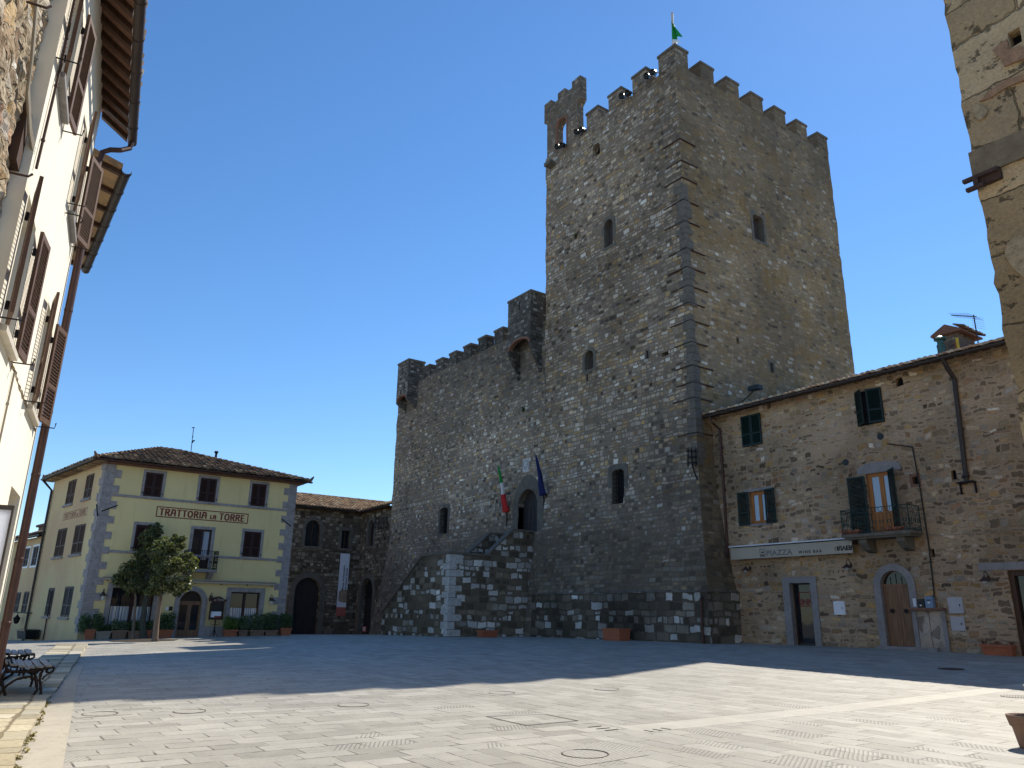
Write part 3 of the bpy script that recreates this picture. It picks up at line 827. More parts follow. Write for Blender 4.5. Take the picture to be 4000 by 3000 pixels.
d_ = panel(WA, 'arch', DOOR[0]-.01, DOOR[1]+.01, DOOR[2]-.12, DOOR[3]+.01, -.42, M['gate_wood'], curtain, 'door')
mb = MB()
for i in range(5):
    a = DOOR[0] + (DOOR[1]-DOOR[0])*i/5; mb.wbox(WA, a+.02, a+(DOOR[1]-DOOR[0])/5-.02, DOOR[2], DOOR[3]-1.0, -.419, -.39)
for f in (.25,.6): z = DOOR[2]+(DOOR[3]-DOOR[2])*f; mb.wbox(WA, DOOR[0]+.03, DOOR[1]-.03, z-.05, z+.05, -.389, -.36)
mb.build('door_planks', M['gate_wood'], d_)
# voussoirs: pointed outer edge
mb = MB(); ii = outline('arch', DOOR[0], DOOR[1], DOOR[2], DOOR[3], n=16); cu = (DOOR[0]+DOOR[1])/2
oo = []
for i, (a, b) in enumerate(ii):
    f = (a-cu)/((DOOR[1]-DOOR[0])/2); th = .62
    bump_ = .35*math.exp(-(f/.45)**2) if 0 < i < len(ii)-1 else 0
    oo.append((cu + f*((DOOR[1]-DOOR[0])/2 + th), b + (math.sqrt(max(0, 1-f*f))*th + bump_ if 0 < i < len(ii)-1 else 0)))
for i in range(len(ii)-1):
    mb.ring(WA, oo[i:i+2], ii[i:i+2], -.43, .055 + .012*(i % 2))
mb.build('door_surround', M['dark_trim'], d_)
# parapet merlons
for xl, xp, yt, yb in ((352,372,930,1010),(420,475,875,985),(523,580,820,935),(632,690,765,885),(747,808,705,830),(867,932,638,775),(997,1068,572,715)):
    u0 = cz(xl, yb)[0]; u1 = cz(xp, (yt+yb)/2)[0]; z1 = cz(xp, yt)[1]
    merlon(WA, u0, u1, Z_CUR, z1, .7, curtain, mat='dark_stone')
# handrail seen through the gaps
mb = MB()
for dz in (.35, .7): mb.tube([(XC+1, YA+.95, Z_CUR+dz), (XL-.3, YA+.95, Z_CUR+dz)], .02, 5)
mb.build('handrail', M['iron'], curtain)
def turret(u0, u1, zt, zb, ztip, o, arch_top, ch, parent, slit):
    t_ = MB()
    n = 12
    a0, a1 = u0+ch, u1-ch
    arch = [(a0+(a1-a0)*.5 - (a1-a0)*.5*math.cos(math.pi*i/n), zb+.12 + (arch_top-zb-.12)*math.sin(math.pi*i/n)) for i in range(n+1)]
    for i in range(n):
        (p, q), (r, s_) = arch[i], arch[i+1]
        t_.prism(WA, [(p, q), (p, zt-.15), (r, zt-.15), (r, s_)], o-.3, o)
    for a, b in ((u0, a0), (a1, u1)):
        t_.wbox(WA, a, b, zb, zt-.15, -.35, o)
        t_.add([WA.pt(a,zb,o), WA.pt(b,zb,o), WA.pt(a,zb,-.2), WA.pt(b,zb,-.2), WA.pt(a,ztip,-.2), WA.pt(b,ztip,-.2), WA.pt(a,ztip,.05), WA.pt(b,ztip,.05)],
               [(0,2,4,6),(1,7,5,3),(0,6,7,1),(2,3,5,4)])
    t_.wbox(WA, u0+.003, u1-.003, zb+.6, zt-.16, -.6, -.2)
    t_.wbox(WA, u0+.1, u1-.1, arch_top+.8, arch_top+.9, -.3, o-.1)
    root_ = t_.build('turret', M['dark_stone'], parent)
    c_ = MB(); c_.wbox(WA, u0-.05, u1+.05, zt-.15, zt, -.65, o+.05); c_.build('capping', M['dark_trim'], root_)
    b_ = MB(); oo = [((p-(a0+a1)/2)*1.16+(a0+a1)/2, q+.14*math.sin(math.pi*i/n)+.0) for i, (p, q) in enumerate(arch)]
    b_.ring(WA, oo, arch, o-.28, o+.015); b_.build('brick_arch', M['brick'], root_)
    if slit:
        s_ = MB(); s_.wbox(WA, slit[0]-.05, slit[0]+.05, slit[1], slit[2], o-.05, o+.006); s_.build('arrow_slit', M['black'], root_)
o = .95
u0, zb = cz(1102, 790, o); u1 = cz(1290, 690, o)[0]; zt = cz(1297, 268, o)[1]; ztip = cz(1185, 1015)[1]
turret(u0, min(u1, XL-.02), zt, zb, ztip, o, cz(1215, 668, o)[1], .22, curtain, (cz(1200,400,o)[0], cz(1200,437,o)[1], cz(1200,375,o)[1]))
u0 = cz(212, 1000, o)[0]; u1 = cz(297, 1000, o)[0]; zt = cz(300, 832, o)[1]; zb = cz(205, 1195, o)[1]; ztip = cz(240, 1290)[1]
turret(u0, u1, zt, zb, ztip, o, cz(245, 1135, o)[1], .2, curtain, (cz(255,940,o)[0], cz(255,965,o)[1], cz(255,910,o)[1]))

# ------------------------------------------------------------------ stone staircase
YS, XS = 22.9, -38.35
stair = thing('stone_staircase', 'dark stone staircase with pale blocks turning up to the castle doorway', 'staircase', (XS-3, YS+1, .2))
WSF = Wall((0, YS), (1, 0), (0, -1)); WSR = Wall((XS, 0), (0, 1), (1, 0))
sxl, szl = WSF.uv(826, 1325)                       # foot of the parapet at the left
sx0, sz0 = WSF.uv(912, 1203)                       # landing corner
_, szc = WSF.uv(972, 1196)
zland = (sz0+szc)/2
ry1, rz1 = WSR.uv(1052, 1196); ry2, rz2 = WSR.uv(1108, 1150); ry3, rz3 = WSR.uv(1166, 1149)
ztop = (rz2+rz3)/2
D1, D2, TP = 2.6, 2.7, .35                         # flight widths and parapet thickness
xi = XS - D2
ysolid = ry3 if ry3 < YA-.3 else YA-.3
mb = MB()
# outer parapet walls
mb.prism(WSF, [(sxl,-1),(sxl,szl),(sx0,zland),(XS,zland),(XS,-1)], -TP, 0)
mb.prism(WSR, [(YS+TP+.001,-1),(YS+TP+.001,zland-.002),(ry1,zland-.002),(ry2,ztop),(YA+.3,ztop),(YA+.3,-1)], -TP, -.002)
# inner parapet of the upper flight
WI = Wall((xi, 0), (0, 1), (1, 0))
mb.prism(WI, [(YS+D1,-1),(YS+D1,zland-.004),(ry1+.1,zland-.004),(ry2+.1,ztop-.004),(YA+.3,ztop-.004),(YA+.3,-1)], -TP, 0)
mb.build('parapet_wall', M['stair'], stair)
mb = MB()
n = 16
for i in range(n):   # lower flight (along the front)
    a = sxl + (sx0-sxl)*i/n; z = max(.1, szl-.9 + (zland-.95-(szl-.9))*(i+1)/n)
    mb.box((a, YS+TP+.003, -1), (a+(sx0-sxl)/n-.001, YS+D1, z))
mb.box((sx0, YS+TP+.003, -1), (XS-TP-.003, YS+D1, zland-.9))
n = 12
y0_ = YS+D1
for i in range(n):
    a = y0_ + (ry2+.3-y0_)*i/n; z = zland-.9 + (ztop-.95-(zland-.9))*(i+1)/n
    mb.box((xi+.003, a+.001, -1), (XS-TP-.003, a+(ry2+.3-y0_)/n, z))
mb.box((xi+.003, ry2+.301, -1), (XS-TP-.003, YA+.2, ztop-.95))
mb.build('steps', M['dark_trim'], stair)
mb = MB()   # coping slabs
def coping(w, pts, o0, o1, t=.13):
    for (a, za), (b, zb_) in zip(pts[:-1], pts[1:]):
        mb.prism(w, [(a,za+.002),(a,za+t),(b,zb_+t),(b,zb_+.002)], o0, o1)
coping(WSF, [(sxl-.05,szl),(sx0,zland),(XS+.06,zland)], -TP-.05, .07)
coping(WSR, [(YS+TP+.06,zland),(ry1,zland),(ry2,ztop),(YA-.05,ztop)], -TP-.05, .06)
coping(WI, [(YS+D1-.05,zland),(ry1+.1,zland),(ry2+.1,ztop),(YA-.05,ztop)], -TP-.05, .06)
mb.build('coping', M['dark_trim'], stair)
z = .25; i = 0; pale = plain('pale_corner_stone', (.47,.46,.435), .9, var=.25, scale=3, bump=.5, speck=(.28,.26,.23))     # big pale corner blocks
rd = random.Random(3)
while z < zland-.35:
    h_ = rd.uniform(.34,.5); a, b = (.75,.45) if i % 2 else (.42,.85)
    mb = MB(); mb.add([(XS-a,YS-.012,z),(XS+.012,YS-.012,z),(XS+.012,YS+b,z),(XS+.012,YS+b,z+h_-.03),(XS+.012,YS-.012,z+h_-.03),(XS-a,YS-.012,z+h_-.03),(XS-a,YS+.05,z),(XS-a,YS+.05,z+h_-.03),(XS-.05,YS+b,z),(XS-.05,YS+b,z+h_-.03)],
           [(0,1,4,5),(1,2,3,4),(0,5,7,6),(2,8,9,3),(5,4,3,9,7)]); mb.build('corner_block', pale, stair)
    z += h_; i += 1

# ------------------------------------------------------------------ shared facade pieces
def tile_roof(mb, P0, u, v, L, depth, umin=None, umax=None, pw=.22, pl=.36, seed=1, under=True, lift=.03):
    """barrel tiles on a roof plane: P0 = left end of the eave, u along the eave, v up the slope"""
    rd = random.Random(seed); P0 = Vector(P0); u = Vector(u).normalized(); v = Vector(v).normalized(); n = u.cross(v).normalized()
    if n.z < 0: n = -n
    rows = int(depth/pl)
    lo_i = min(0, umin(depth)) if umin else 0; hi_i = max(L, umax(depth)) if umax else L
    for i in range(int(lo_i/pw)-(lo_i < 0), int(hi_i/pw)+1):
        du = (rd.random()-.5)*.05
        for j in range(rows):
            a = i*pw + du + (rd.random()-.5)*.02; vv = j*pl
            lo = umin(vv) if umin else 0; hi = umax(vv) if umax else L
            if a < lo or a > hi: continue
            r0 = pw*.46 + rd.random()*.016; r1 = r0*.84; l0 = vv - .05 + (rd.random()-.5)*.07; l1 = vv + pl + .02
            h0 = lift*1.5 + rd.random()*.03; h1 = lift*.2
            vs = []
            for (r, l, h) in ((r0, l0, h0), (r1, l1, h1)):
                for k in range(6):
                    th = math.pi*k/5
                    vs.append(P0 + u*(a + math.cos(th)*r) + v*l + n*(h + math.sin(th)*r*.85))
            b = len(vs)//2
            mb.add(vs, [(k, k+1, b+k+1, b+k) for k in range(5)] + [tuple(range(5, -1, -1))])
    return mb
def louvre(w, hinge, u1, z0, z1, o0, o1, slats=30, th=.035, mb=None, split=True, fr=.07):
    """a louvred shutter leaf from (hinge,o0) to (u1,o1)"""
    mb = mb or MB()
    d = Vector((u1-hinge, o1-o0)); L = d.length; d /= L; nn = Vector((-d.y, d.x))
    if nn.y < 0: nn = -nn
    def bar(a, b, za, zb, t0, t1):
        P = []
        for z in (za, zb):
            for (s_, t) in ((a,t0),(b,t0),(b,t1),(a,t1)):
                q = Vector((hinge, o0)) + d*s_ + nn*t; P.append(w.pt(q.x, z, q.y))
        mb.hexa(P)
    bar(0, fr, z0, z1, 0, th); bar(L-fr, L, z0, z1, 0, th)
    bar(fr, L-fr, z0, z0+fr*1.3, .001, th-.001); bar(fr, L-fr, z1-fr*1.1, z1, .001, th-.001)
    zz = [z0+fr*1.3]
    if split:
        zm = z0 + (z1-z0)*.36; bar(fr, L-fr, zm, zm+fr, .001, th-.001); zz += [zm, zm+fr]
    zz.append(z1-fr*1.1)
    for a, b in zip(zz[::2], zz[1::2]):
        n = max(2, int((b-a)/.052))
        for i in range(n):
            z = a + (b-a)*(i+.5)/n; sh_ = .0145
            P = []
            for dz, t in ((-sh_-.004, .006), (-sh_+.004, .003), (sh_+.004, .031), (sh_-.004, .034)):
                for s_ in (fr-.002, L-fr+.002):
                    q = Vector((hinge, o0)) + d*s_ + nn*t; P.append(w.pt(q.x, z+dz, q.y))
            mb.add(P, [(0,1,3,2),(2,3,5,4),(4,5,7,6),(6,7,1,0),(0,2,4,6),(1,7,5,3)])
    return mb
def closed_shutters(w, u0, u1, z0, z1, o, mat, parent, name='shutter', slats=20):
    c = (u0+u1)/2; out = []
    for a, b in ((u0, c-.008), (c+.008, u1)):
        out.append(louvre(w, a, b, z0, z1, o, o, slats).build(name, mat, parent))
        q = MB(); q.wbox(w, a+.03, b-.03, z0+.03, z1-.03, o-.03, o-.012); q.build('shutter_backing', mat, out[-1])
    return out
def railing(mb, pts, z0, z1, bay=.27, r=.011, knots=True):
    """wrought iron balustrade: paired bars with loops at top and bottom"""
    for a, b in zip(pts[:-1], pts[1:]):
        a = Vector(a); b = Vector(b); L = (b-a).length; n = max(1, round(L/bay)); d = (b-a)/L; bw = L/n
        A = lambda s_, z: Vector((a.x + d.x*s_, a.y + d.y*s_, z))
        mb.tube([A(0,z1), A(L,z1)], r*1.5, 6); mb.tube([A(0,z0+.05), A(L,z0+.05)], r*1.2, 6)
        H = z1-z0
        for i in range(n):
            c = (i+.5)*bw; q = bw*.27
            arc = lambda zc, sg: [A(c+math.cos(t)*q, zc+sg*math.sin(t)*q) for t in [math.pi*k/8 for k in range(9)]]
            mb.tube([A(c+q, z1)] + arc(z1-H*.10, -1) + [A(c-q, z1)], r, 5)
            mb.tube([A(c+q, z0+H*.30)] + arc(z1-H*.34, 1) + [A(c-q, z0+H*.30)], r, 5)
            mb.tube(arc(z0+H*.26, -1), r, 5); mb.tube([A(c+q, z0+.05)] + arc(z0+H*.06, 1) + [A(c-q, z0+.05)], r, 5)
            if knots:
                mb.tube([A(c+math.cos(t)*q*.8, z0+H*.42+math.sin(t)*q*.7) for t in [2*math.pi*k/9 for k in range(10)]], r*1.3, 5)
        mb.tube([A(0,z0), A(0,z1+.02)], r*1.7, 6)
    mb.tube([Vector((*pts[-1][:2], z0)), Vector((*pts[-1][:2], z1+.02))], r*1.7, 6)
    return mb
def gooseneck(name, label, w, u, z, group=None, glass=False):
    P = w.pt(u, z, 0); t = thing(name, label, 'wall lamp', P, group)
    mb = MB(); pts = [w.pt(u, z, .0), w.pt(u, z+.12, .05), w.pt(u, z+.22, .18), w.pt(u, z+.14, .32), w.pt(u, z+.02, .34)]
    mb.tube(pts, .014, 6); mb.wbox(w, u-.05, u+.05, z-.08, z+.06, -.02, .03); mb.build('arm', M['rust'], t)
    q = w.pt(u, z-.12, .34); mb = MB(); mb.lathe([(.02,.16),(.05,.13),(.075,.09),(.20,.0),(.205,-.01),(.17,.0),(.03,.08)], 16, q); mb.build('lamp_shade', M['rust'], t)
    mb = MB(); mb.lathe([(.01,-.1),(.06,-.08),(.075,-.03),(.05,.03),(.02,.06)] if not glass else [(.01,-.22),(.075,-.19),(.085,-.08),(.07,-.012)], 12, q); mb.build('bulb', M['lampglass'], t)
    return t
def wall_box(w, u0, u1, z0, z1, wth, holes=None, mats=None, extra=None, wob=.0):
    mb = MB(); mb.wbox(w, u0, u1, z0, z1, -wth, 0)
    me = mb.mesh('wall', mats)
    return cut(me, holes) if holes and holes.v else me

# ------------------------------------------------------------------ stone house on the right
house = thing('stone_house', 'long brown rubble stone house with green shutters and a balcony, beside the tower', 'house', (-17, 30.2, .4))
H = WH
eL = H.uv(1522, 908, .6); eR = H.uv(2170, 735, .6)
ZE = (eL[1]+eR[1])/2
cutter = MB()
holes = {}
def hrect(k, *px, depth=.25, kind='rect', off=0., dz=0, **kw):
    u0, u1, z0, z1 = H.rect(*px); holes[k] = (u0, u1, z0-dz, z1)
    cutter.prism(H, outline(kind, u0, u1, z0-dz, z1, **kw), -depth, .4)
    return u0, u1, z0, z1
hrect('m1', 1620,1661,1060,1131)
hrect('bal', 1877,1937,1018,1148, dz=.1)
hrect('bar', 1711,1757,1259,1393, dz=.25, depth=.4)
hrect('arch', 1908,1969,1232,1395, kind='arch', dz=.2)
hrect('sq1', 1971,1986,1029,1046)
hrect('sq2', 2055,2066,1016,1036)
hrect('sq3', 2010,2019,1186,1204)
hrect('hex', 1934,1951,814,834, kind='arch', n=4, rise=.16)
hrect('rdoor', 2190,2290,1230,1415, dz=.2, depth=.35)
hrect('v3', 1542,1552,1046,1058)
put('wall', wall_box(H, XE-.3, -6.5, -.6, ZE+.2, .5, cutter, [M['house']]), house)
for k in ('sq1','sq2','sq3','hex','v3'):
    u0,u1,z0,z1 = holes[k]; mb = MB(); mb.wbox(H, u0-.02, u1+.02, z0-.02, z1+.02, -.3, -.2); f = mb.build('opening_black_panel', M['black'], house)
    if k == 'sq1':
        mb = MB(); mb.ring(H, outline('rect', u0-.1, u1+.05, z0-.1, z1+.12), outline('rect', u0, u1, z0, z1), -.1, .015, True); mb.build('surround', M['brick'], f)
# round vents
for x, y in ((1902,943),(1827,999)):
    u, z = H.uv(x, y); mb = MB(); r = .14
    mb.prism(H, [(u+r*math.cos(t), z+r*math.sin(t)) for t in [2*math.pi*i/16 for i in range(16)]], -.1, .02); mb.build('vent', M['black_box'], house)
# roof
roof_mb = MB(); uv_ = math.tan(R(17))
xl_, xr_ = XE+.05, -6.0
yE = 30.2-.62
roof_mb.hexa([(xl_,yE,ZE+.02),(xr_,yE,ZE+.02),(xr_,39,ZE+.02+uv_*(39-yE)),(xl_,39,ZE+.02+uv_*(39-yE)),(xl_,yE,ZE+.1),(xr_,yE,ZE+.1),(xr_,39,ZE+.1+uv_*(39-yE)),(xl_,39,ZE+.1+uv_*(39-yE))])
roof = roof_mb.build('roof', M['soffit'], house)
tm = tile_roof(MB(), (xl_, yE-.03, ZE+.10), (1,0,0), (0,1,uv_), xr_-xl_, 8.8, seed=5, pw=.24)
tm.build('roof_tiles', M['tile_mix'], roof)
mb = MB()
for i in range(42):
    x = xl_ + .2 + i*.45; mb.hexa([(x,yE+.05,ZE-.06),(x+.09,yE+.05,ZE-.06),(x+.09,30.22,ZE-.06+.19),(x,30.22,ZE-.06+.19),(x,yE+.05,ZE+.015),(x+.09,yE+.05,ZE+.015),(x+.09,30.22,ZE+.2),(x,30.22,ZE+.2)])
mb.build('rafters', M['dark_wood'], roof)
def gutter(P0, P1, r, name, mat, parent, brackets=True):
    mb = MB(); P0 = Vector(P0); P1 = Vector(P1); d = (P1-P0).normalized(); s_ = d.cross(Vector((0,0,1))).normalized()
    vs = []
    for P in (P0, P1):
        for k in range(11):
            th = math.pi + math.pi*k/10; vs.append(P + s_*math.cos(th)*r + Vector((0,0,math.sin(th)*r)))
        for k in range(10, -1, -1):
            th = math.pi + math.pi*k/10; vs.append(P + s_*math.cos(th)*(r-.008) + Vector((0,0,math.sin(th)*(r-.008))))
    n = 22
    mb.add(vs, [(k, (k+1) % n, n+(k+1) % n, n+k) for k in range(n)] + [tuple(range(n)), tuple(range(2*n-1, n-1, -1))])
    g = mb.build(name, mat, parent)
    if brackets:
        L = (P1-P0).length
        for i in range(int(L/.9)+1):
            Q = P0 + d*(i*.9+.1); mb = MB()
            mb.tube([Q + s_*math.cos(math.pi+math.pi*k/8)*(r+.006) + Vector((0,0,math.sin(math.pi+math.pi*k/8)*(r+.006))) for k in range(9)], .008, 4); mb.build('bracket', mat, g)
    return g
gutter((xl_-.15, yE-.09, ZE+.04), (xr_, yE-.09, ZE+.04), .10, 'gutter', M['lead'], house)
# downpipes
u1_, z1_ = H.uv(1553, 905, .08); u2_, z2_ = H.uv(1577, 1270, .08)
up = (u1_+u2_)/2
mb = MB(); mb.tube([(up-.1, yE-.09, ZE-.05), (up, yE, ZE-.35), (up, 30.12, ZE-.62), (up, 30.12, 3.0), (up, 30.0, 2.9), (up+.12, 29.2-.17, 2.55), (up+.12, 29.0-.95, 2.4), (up+.12, 29-1.12, 2.3), (up+.12, 29-1.12, gh(up, 28))], .062, 10)
mb.build('downpipe', M['copper'], house)
ua, za = H.uv(2050, 765, .1); ub, zb_ = H.uv(2088, 1040, .1); ud_ = (ua+ub)/2
mb = MB(); mb.tube([(ua, yE-.09, ZE), (ua+.02, yE+.1, ZE-.3), (ua+.05, 30.1, ZE-.75), (ub, 30.1, zb_+.1)], .085, 12)
mb.lathe([(.085,.30),(.13,.27),(.14,.2),(.09,.16),(.085,0)], 12, (ub, 30.1, zb_-.02)); dp = mb.build('downpipe', M['lead'], house)
mb = MB(); mb.wbox(H, ub-.3, ub+.3, zb_-.06, zb_-.015, 0, .3)
for s_ in (-1, 1): mb.prism(H, [(ub+s_*.26-.02, zb_-.45),(ub+s_*.26-.02, zb_-.06),(ub+s_*.26+.02, zb_-.06),(ub+s_*.26+.02, zb_-.45)], 0, .1)
mb.build('pipe_shelf', M['iron'], dp)
# chimney
Wc = Wall((0, 33.5), (1, 0), (0, -1))
c0, c1, _, ct = Wc.rect(2030, 2072, 722, 752)
cb = ZE + uv_*(33.5-yE)
ch = MB(); ch.wbox(Wc, c0, c1, cb-.3, ct-.02, -1.5, 0)
chim = ch.build('chimney', masonry('chimney_stone', [(0,(.10,.08,.07)),(.5,(.20,.16,.13)),(1,(.28,.24,.2))], (.16,.13,.1), h=.12, w=.3, stain=.3), roof)
mb = MB()
mb.prism(Wc, [(c0-.25,ct-.02),(c0-.25,ct+.06),((c0+c1)/2,ct+.42),(c1+.25,ct+.06),(c1+.25,ct-.02)], -1.75, .25)
mb.build('chimney_cap', M['brick'], chim)
mb = tile_roof(MB(), Wc.pt(c1+.28, ct+.08, .28), (0,1,0), Vector(((c0-c1)/2-.2, 0, .36)), 2.0, (c1-c0)/2+.25, seed=2)
mb.build('chimney_tiles', M['tile_dark'], chim)
mb = MB(); q = Wc.pt(c0+.35, cb-.55, .75); mb.lathe([(.16,0),(.16,.9),(.17,.92),(.17,1.0),(.13,1.05),(.13,1.2),(.24,1.24),(.24,1.32),(.08,1.42)], 16, q)
fl = mb.build('flue', plain('green_patina', (.06,.12,.10), .4, .5, var=.3), roof)
mb = MB(); mb.wbox(Wc, c0+.75, c1-.1, cb-.1, ct-.5, .003, .25); mb.build('flue_box', M['terracotta'], roof)
mb = MB(); mb.tube([Wc.pt(c1+.05, cb-.2, .3), Wc.pt(c1+.05, ct-.35, .3)], .06, 8); mb.build('vent_pipe', M['gold'], roof)
# television aerial
ax, az = H.uv(2100, 690, -3.5); 
Wa = Wall((0, 33.7), (1, 0), (0, -1))
a_b = Wa.uv(2109, 718); a_t = Wa.uv(2103, 680); a_l = Wa.uv(2055, 681)
aer = thing('television_aerial', 'television aerial on a mast above the chimney of the stone house', 'aerial', Wa.pt(a_b[0], a_b[1]-.8))
mb = MB(); mb.tube([Wa.pt(a_b[0], a_b[1]-1.2), Wa.pt(a_t[0], a_t[1])], .025, 6); mb.build('mast', M['lead'], aer)
mb = MB(); A0 = Wa.pt(a_t[0]+.1, a_t[1]-.12); A1 = Wa.pt(a_l[0], a_l[1]); mb.tube([A0, A1], .022, 6)
for i in range(12):
    p = A0.lerp(A1, (i+.5)/12); l = .55 - .025*i; mb.tube([p+Vector((-.12*l,-l,.05)), p+Vector((.12*l,l,-.05))], .006, 4)
mb.build('boom', M['lead'], aer)
mb = MB()
for i in range(6):
    p = Wa.pt(a_t[0]+.12, a_t[1]-.15-.1*i); mb.tube([p+Vector((-.1,-.35,0)), p+Vector((.1,.35,0))], .006, 4)
mb.build('reflector', M['lead'], aer)

# upper shutters: closed pair, and a pair standing ajar
u0,u1,z0,z1 = H.rect(1604,1645,896,963); w_ = MB(); w_.wbox(H, u0, u1, z0, z1, .003, .01); f = w_.build('window', M['black'], house)
closed_shutters(H, u0-.02, u1+.02, z0, z1, .05, M['shut_green'], f)
u0,u1,z0,z1 = H.rect(1851,1908,842,917); w_ = MB(); w_.wbox(H, u0, u1, z0, z1, .003, .01); f = w_.build('window', M['black'], house)
c_ = (u0+u1)/2
louvre(H, u0, c_-.10, z0, z1, .05, .40, 18).build('shutter', M['shut_green'], f)
louvre(H, u1, c_-.0, z0, z1, .05, .22, 18).build('shutter', M['shut_green'], f)
# middle window with open shutters
def casement(k, root, o=-.12, door=False):
    u0,u1,z0,z1 = holes[k]
    mb = MB(); fr = .07
    mb.ring(H, outline('rect',u0-.005,u1+.005,z0-.005,z1+.005), outline('rect',u0+fr,u1-fr,z0+fr,z1-fr), o-.06, o, True)
    f = mb.build('window' if not door else 'balcony_door', M['orange_wood'], root)
    c = (u0+u1)/2
    for a, b in ((u0+fr+.003, c-.003), (c+.003, u1-fr-.003)):
        m2 = MB(); zb = z0+fr+.003 + (.75 if door else 0)
        m2.ring(H, outline('rect',a,b,z0+fr+.003,z1-fr-.003), outline('rect',a+.085,b-.085,zb+.08,z1-fr-.09), o-.05, o+.02, True)
        if door: m2.wbox(H, a+.12, b-.12, z0+fr+.12, zb-.06, o+.021, o+.032)
        s_ = m2.build('casement', M['orange_wood'], f)
        m3 = MB(); m3.wbox(H, a+.08, b-.08, zb+.075, z1-fr-.085, o-.03, o-.02); m3.build('pane', M['glass_blue'], s_)
    return f
f = casement('m1', house)
u0,u1,z0,z1 = holes['m1']
louvre(H, u0-.02, u0-.60, z0-.05, z1+.02, .05, .12, 20).build('shutter', M['shut_green'], f)
louvre(H, u1-.14, u1+.47, z0-.05, z1+.02, .05, .16, 20).build('shutter', M['shut_green'], f)
mb = MB(); mb.wbox(H, u0-.25, u1+.3, z1, z1+.13, -.2, .02); mb.build('lintel', M['trim'], f); mb = MB(); mb.wbox(H, u0-.1, u1+.1, z0-.1, z0, -.2, .05); mb.build('sill', M['trim'], f)
f = casement('bal', house, door=True)
u0,u1,z0,z1 = holes['bal']
louvre(H, u0-.05, u0-.78, z0, z1-.1, .05, .14, 30).build('shutter', M['shut_green'], f)
louvre(H, u1-.17, u1+.32, z0+.0, z1+.0, .06, .52, 30).build('shutter', M['shut_green'], f)
mb = MB(); mb.prism(H, outline('arch', u0-.35, u1+.35, z1-.02, z1+.42, rise=.22), -.2, .03); mb.build('lintel', M['trim'], f)
# balcony
bo = .92
bl = H.uv(1817, 1150, bo); br_ = H.uv(1966, 1140, bo)
zt_b = z0 - .02
bal = MB(); bal.wbox(H, bl[0], br_[0], zt_b-.12, zt_b, 0, bo); bal.wbox(H, bl[0]+.08, br_[0]-.08, zt_b-.2, zt_b-.121, 0, bo-.1)
balc = bal.build('balcony', M['dark_trim'], house)
for uu in (bl[0]+.75, br_[0]-.55):
    mb = MB(); mb.add([H.pt(uu-.16,zt_b-.201,0),H.pt(uu+.16,zt_b-.201,0),H.pt(uu-.16,zt_b-.201,.7),H.pt(uu+.16,zt_b-.201,.7),H.pt(uu-.16,zt_b-.36,.7),H.pt(uu+.16,zt_b-.36,.7),H.pt(uu-.16,zt_b-.62,.42),H.pt(uu+.16,zt_b-.62,.42),H.pt(uu-.16,zt_b-.72,0),H.pt(uu+.16,zt_b-.72,0)],
        [(0,2,3,1),(2,4,5,3),(4,6,7,5),(6,8,9,7),(8,0,1,9),(0,8,6,4,2),(1,3,5,7,9)]); mb.build('bracket', M['dark_trim'], balc)
mb = railing(MB(), [H.pt(bl[0]+.04,0,.0), H.pt(bl[0]+.04,0,bo-.05), H.pt(br_[0]-.04,0,bo-.05), H.pt(br_[0]-.04,0,0)], zt_b, zt_b+.98, bay=.30)
mb.build('railing', plain('green_iron', (.02,.05,.045), .5, .3), balc)
def trough(name, label, w, u0, u1, z0, h, o0, o1, mat, plant=None, group=None, n=120, lh=.25, taper=.05, rd=1, rim=True, leaf=.05, sub='planter'):
    t = thing(name, label, 'planter', w.pt((u0+u1)/2, z0, (o0+o1)/2), group)
    P = w.pt; k = taper
    mb = MB()
    def fr(a, z): return [P(u0+k*(1-a), z, o1-k*(1-a)), P(u1-k*(1-a), z, o1-k*(1-a)), P(u1-k*(1-a), z, o0+k*(1-a)), P(u0+k*(1-a), z, o0+k*(1-a))]
    mb.hexa(fr(0, z0) + fr(1, z0+h))
    pot = mb.build('pot', mat, t)
    if rim:
        m2 = MB(); e = .025
        oo = [P(u0-e,0,o1+e),P(u1+e,0,o1+e),P(u1+e,0,o0-e),P(u0-e,0,o0-e)]; ii = [P(u0+.03,0,o1-.03),P(u1-.03,0,o1-.03),P(u1-.03,0,o0+.03),P(u0+.03,0,o0+.03)]
        vs = []
        for z in (z0+h-.06, z0+h+.015): vs += [(p.x,p.y,z) for p in oo] + [(p.x,p.y,z) for p in ii]
        fs = []
        for i in range(4):
            j = (i+1) % 4; fs += [(i,j,8+j,8+i),(4+j,4+i,12+i,12+j),(8+i,8+j,12+j,12+i),(j,i,4+i,4+j)]
        m2.add(vs, fs); m2.build('rim', mat, pot)
    m2 = MB(); m2.wbox(w, u0+.04, u1-.04, z0+h, z0+h+.008, o0+.04, o1-.04); m2.build('soil', M['soil'], t)
    if plant:
        bl_ = []
        nn = max(1, int((u1-u0)/.35)); r_ = random.Random(rd)
        for i in range(nn+1):
            q = P(u0+.05+(u1-u0-.1)*i/nn, z0+h+lh*(.4+.25*r_.random()), (o0+o1)/2); rr = lh*(.55+.2*r_.random())
            bl_.append(((q.x,q.y,q.z), (max(.12,rr*.8), max(.12,rr*.8), rr)))
        m3 = MB().leaves(bl_, n, leaf, rd, shell=.2); m3.build('plant', M[plant], t)
    return t
uu = H.uv(1847, 1140, .6)[0]
trough('window_box', 'terracotta flower box on the left end of the green iron balcony', H, uu-.55, uu+.25, zt_b, .17, .55, .78, M['terracotta'])
uu = H.uv(1935, 1135, .5)[0]
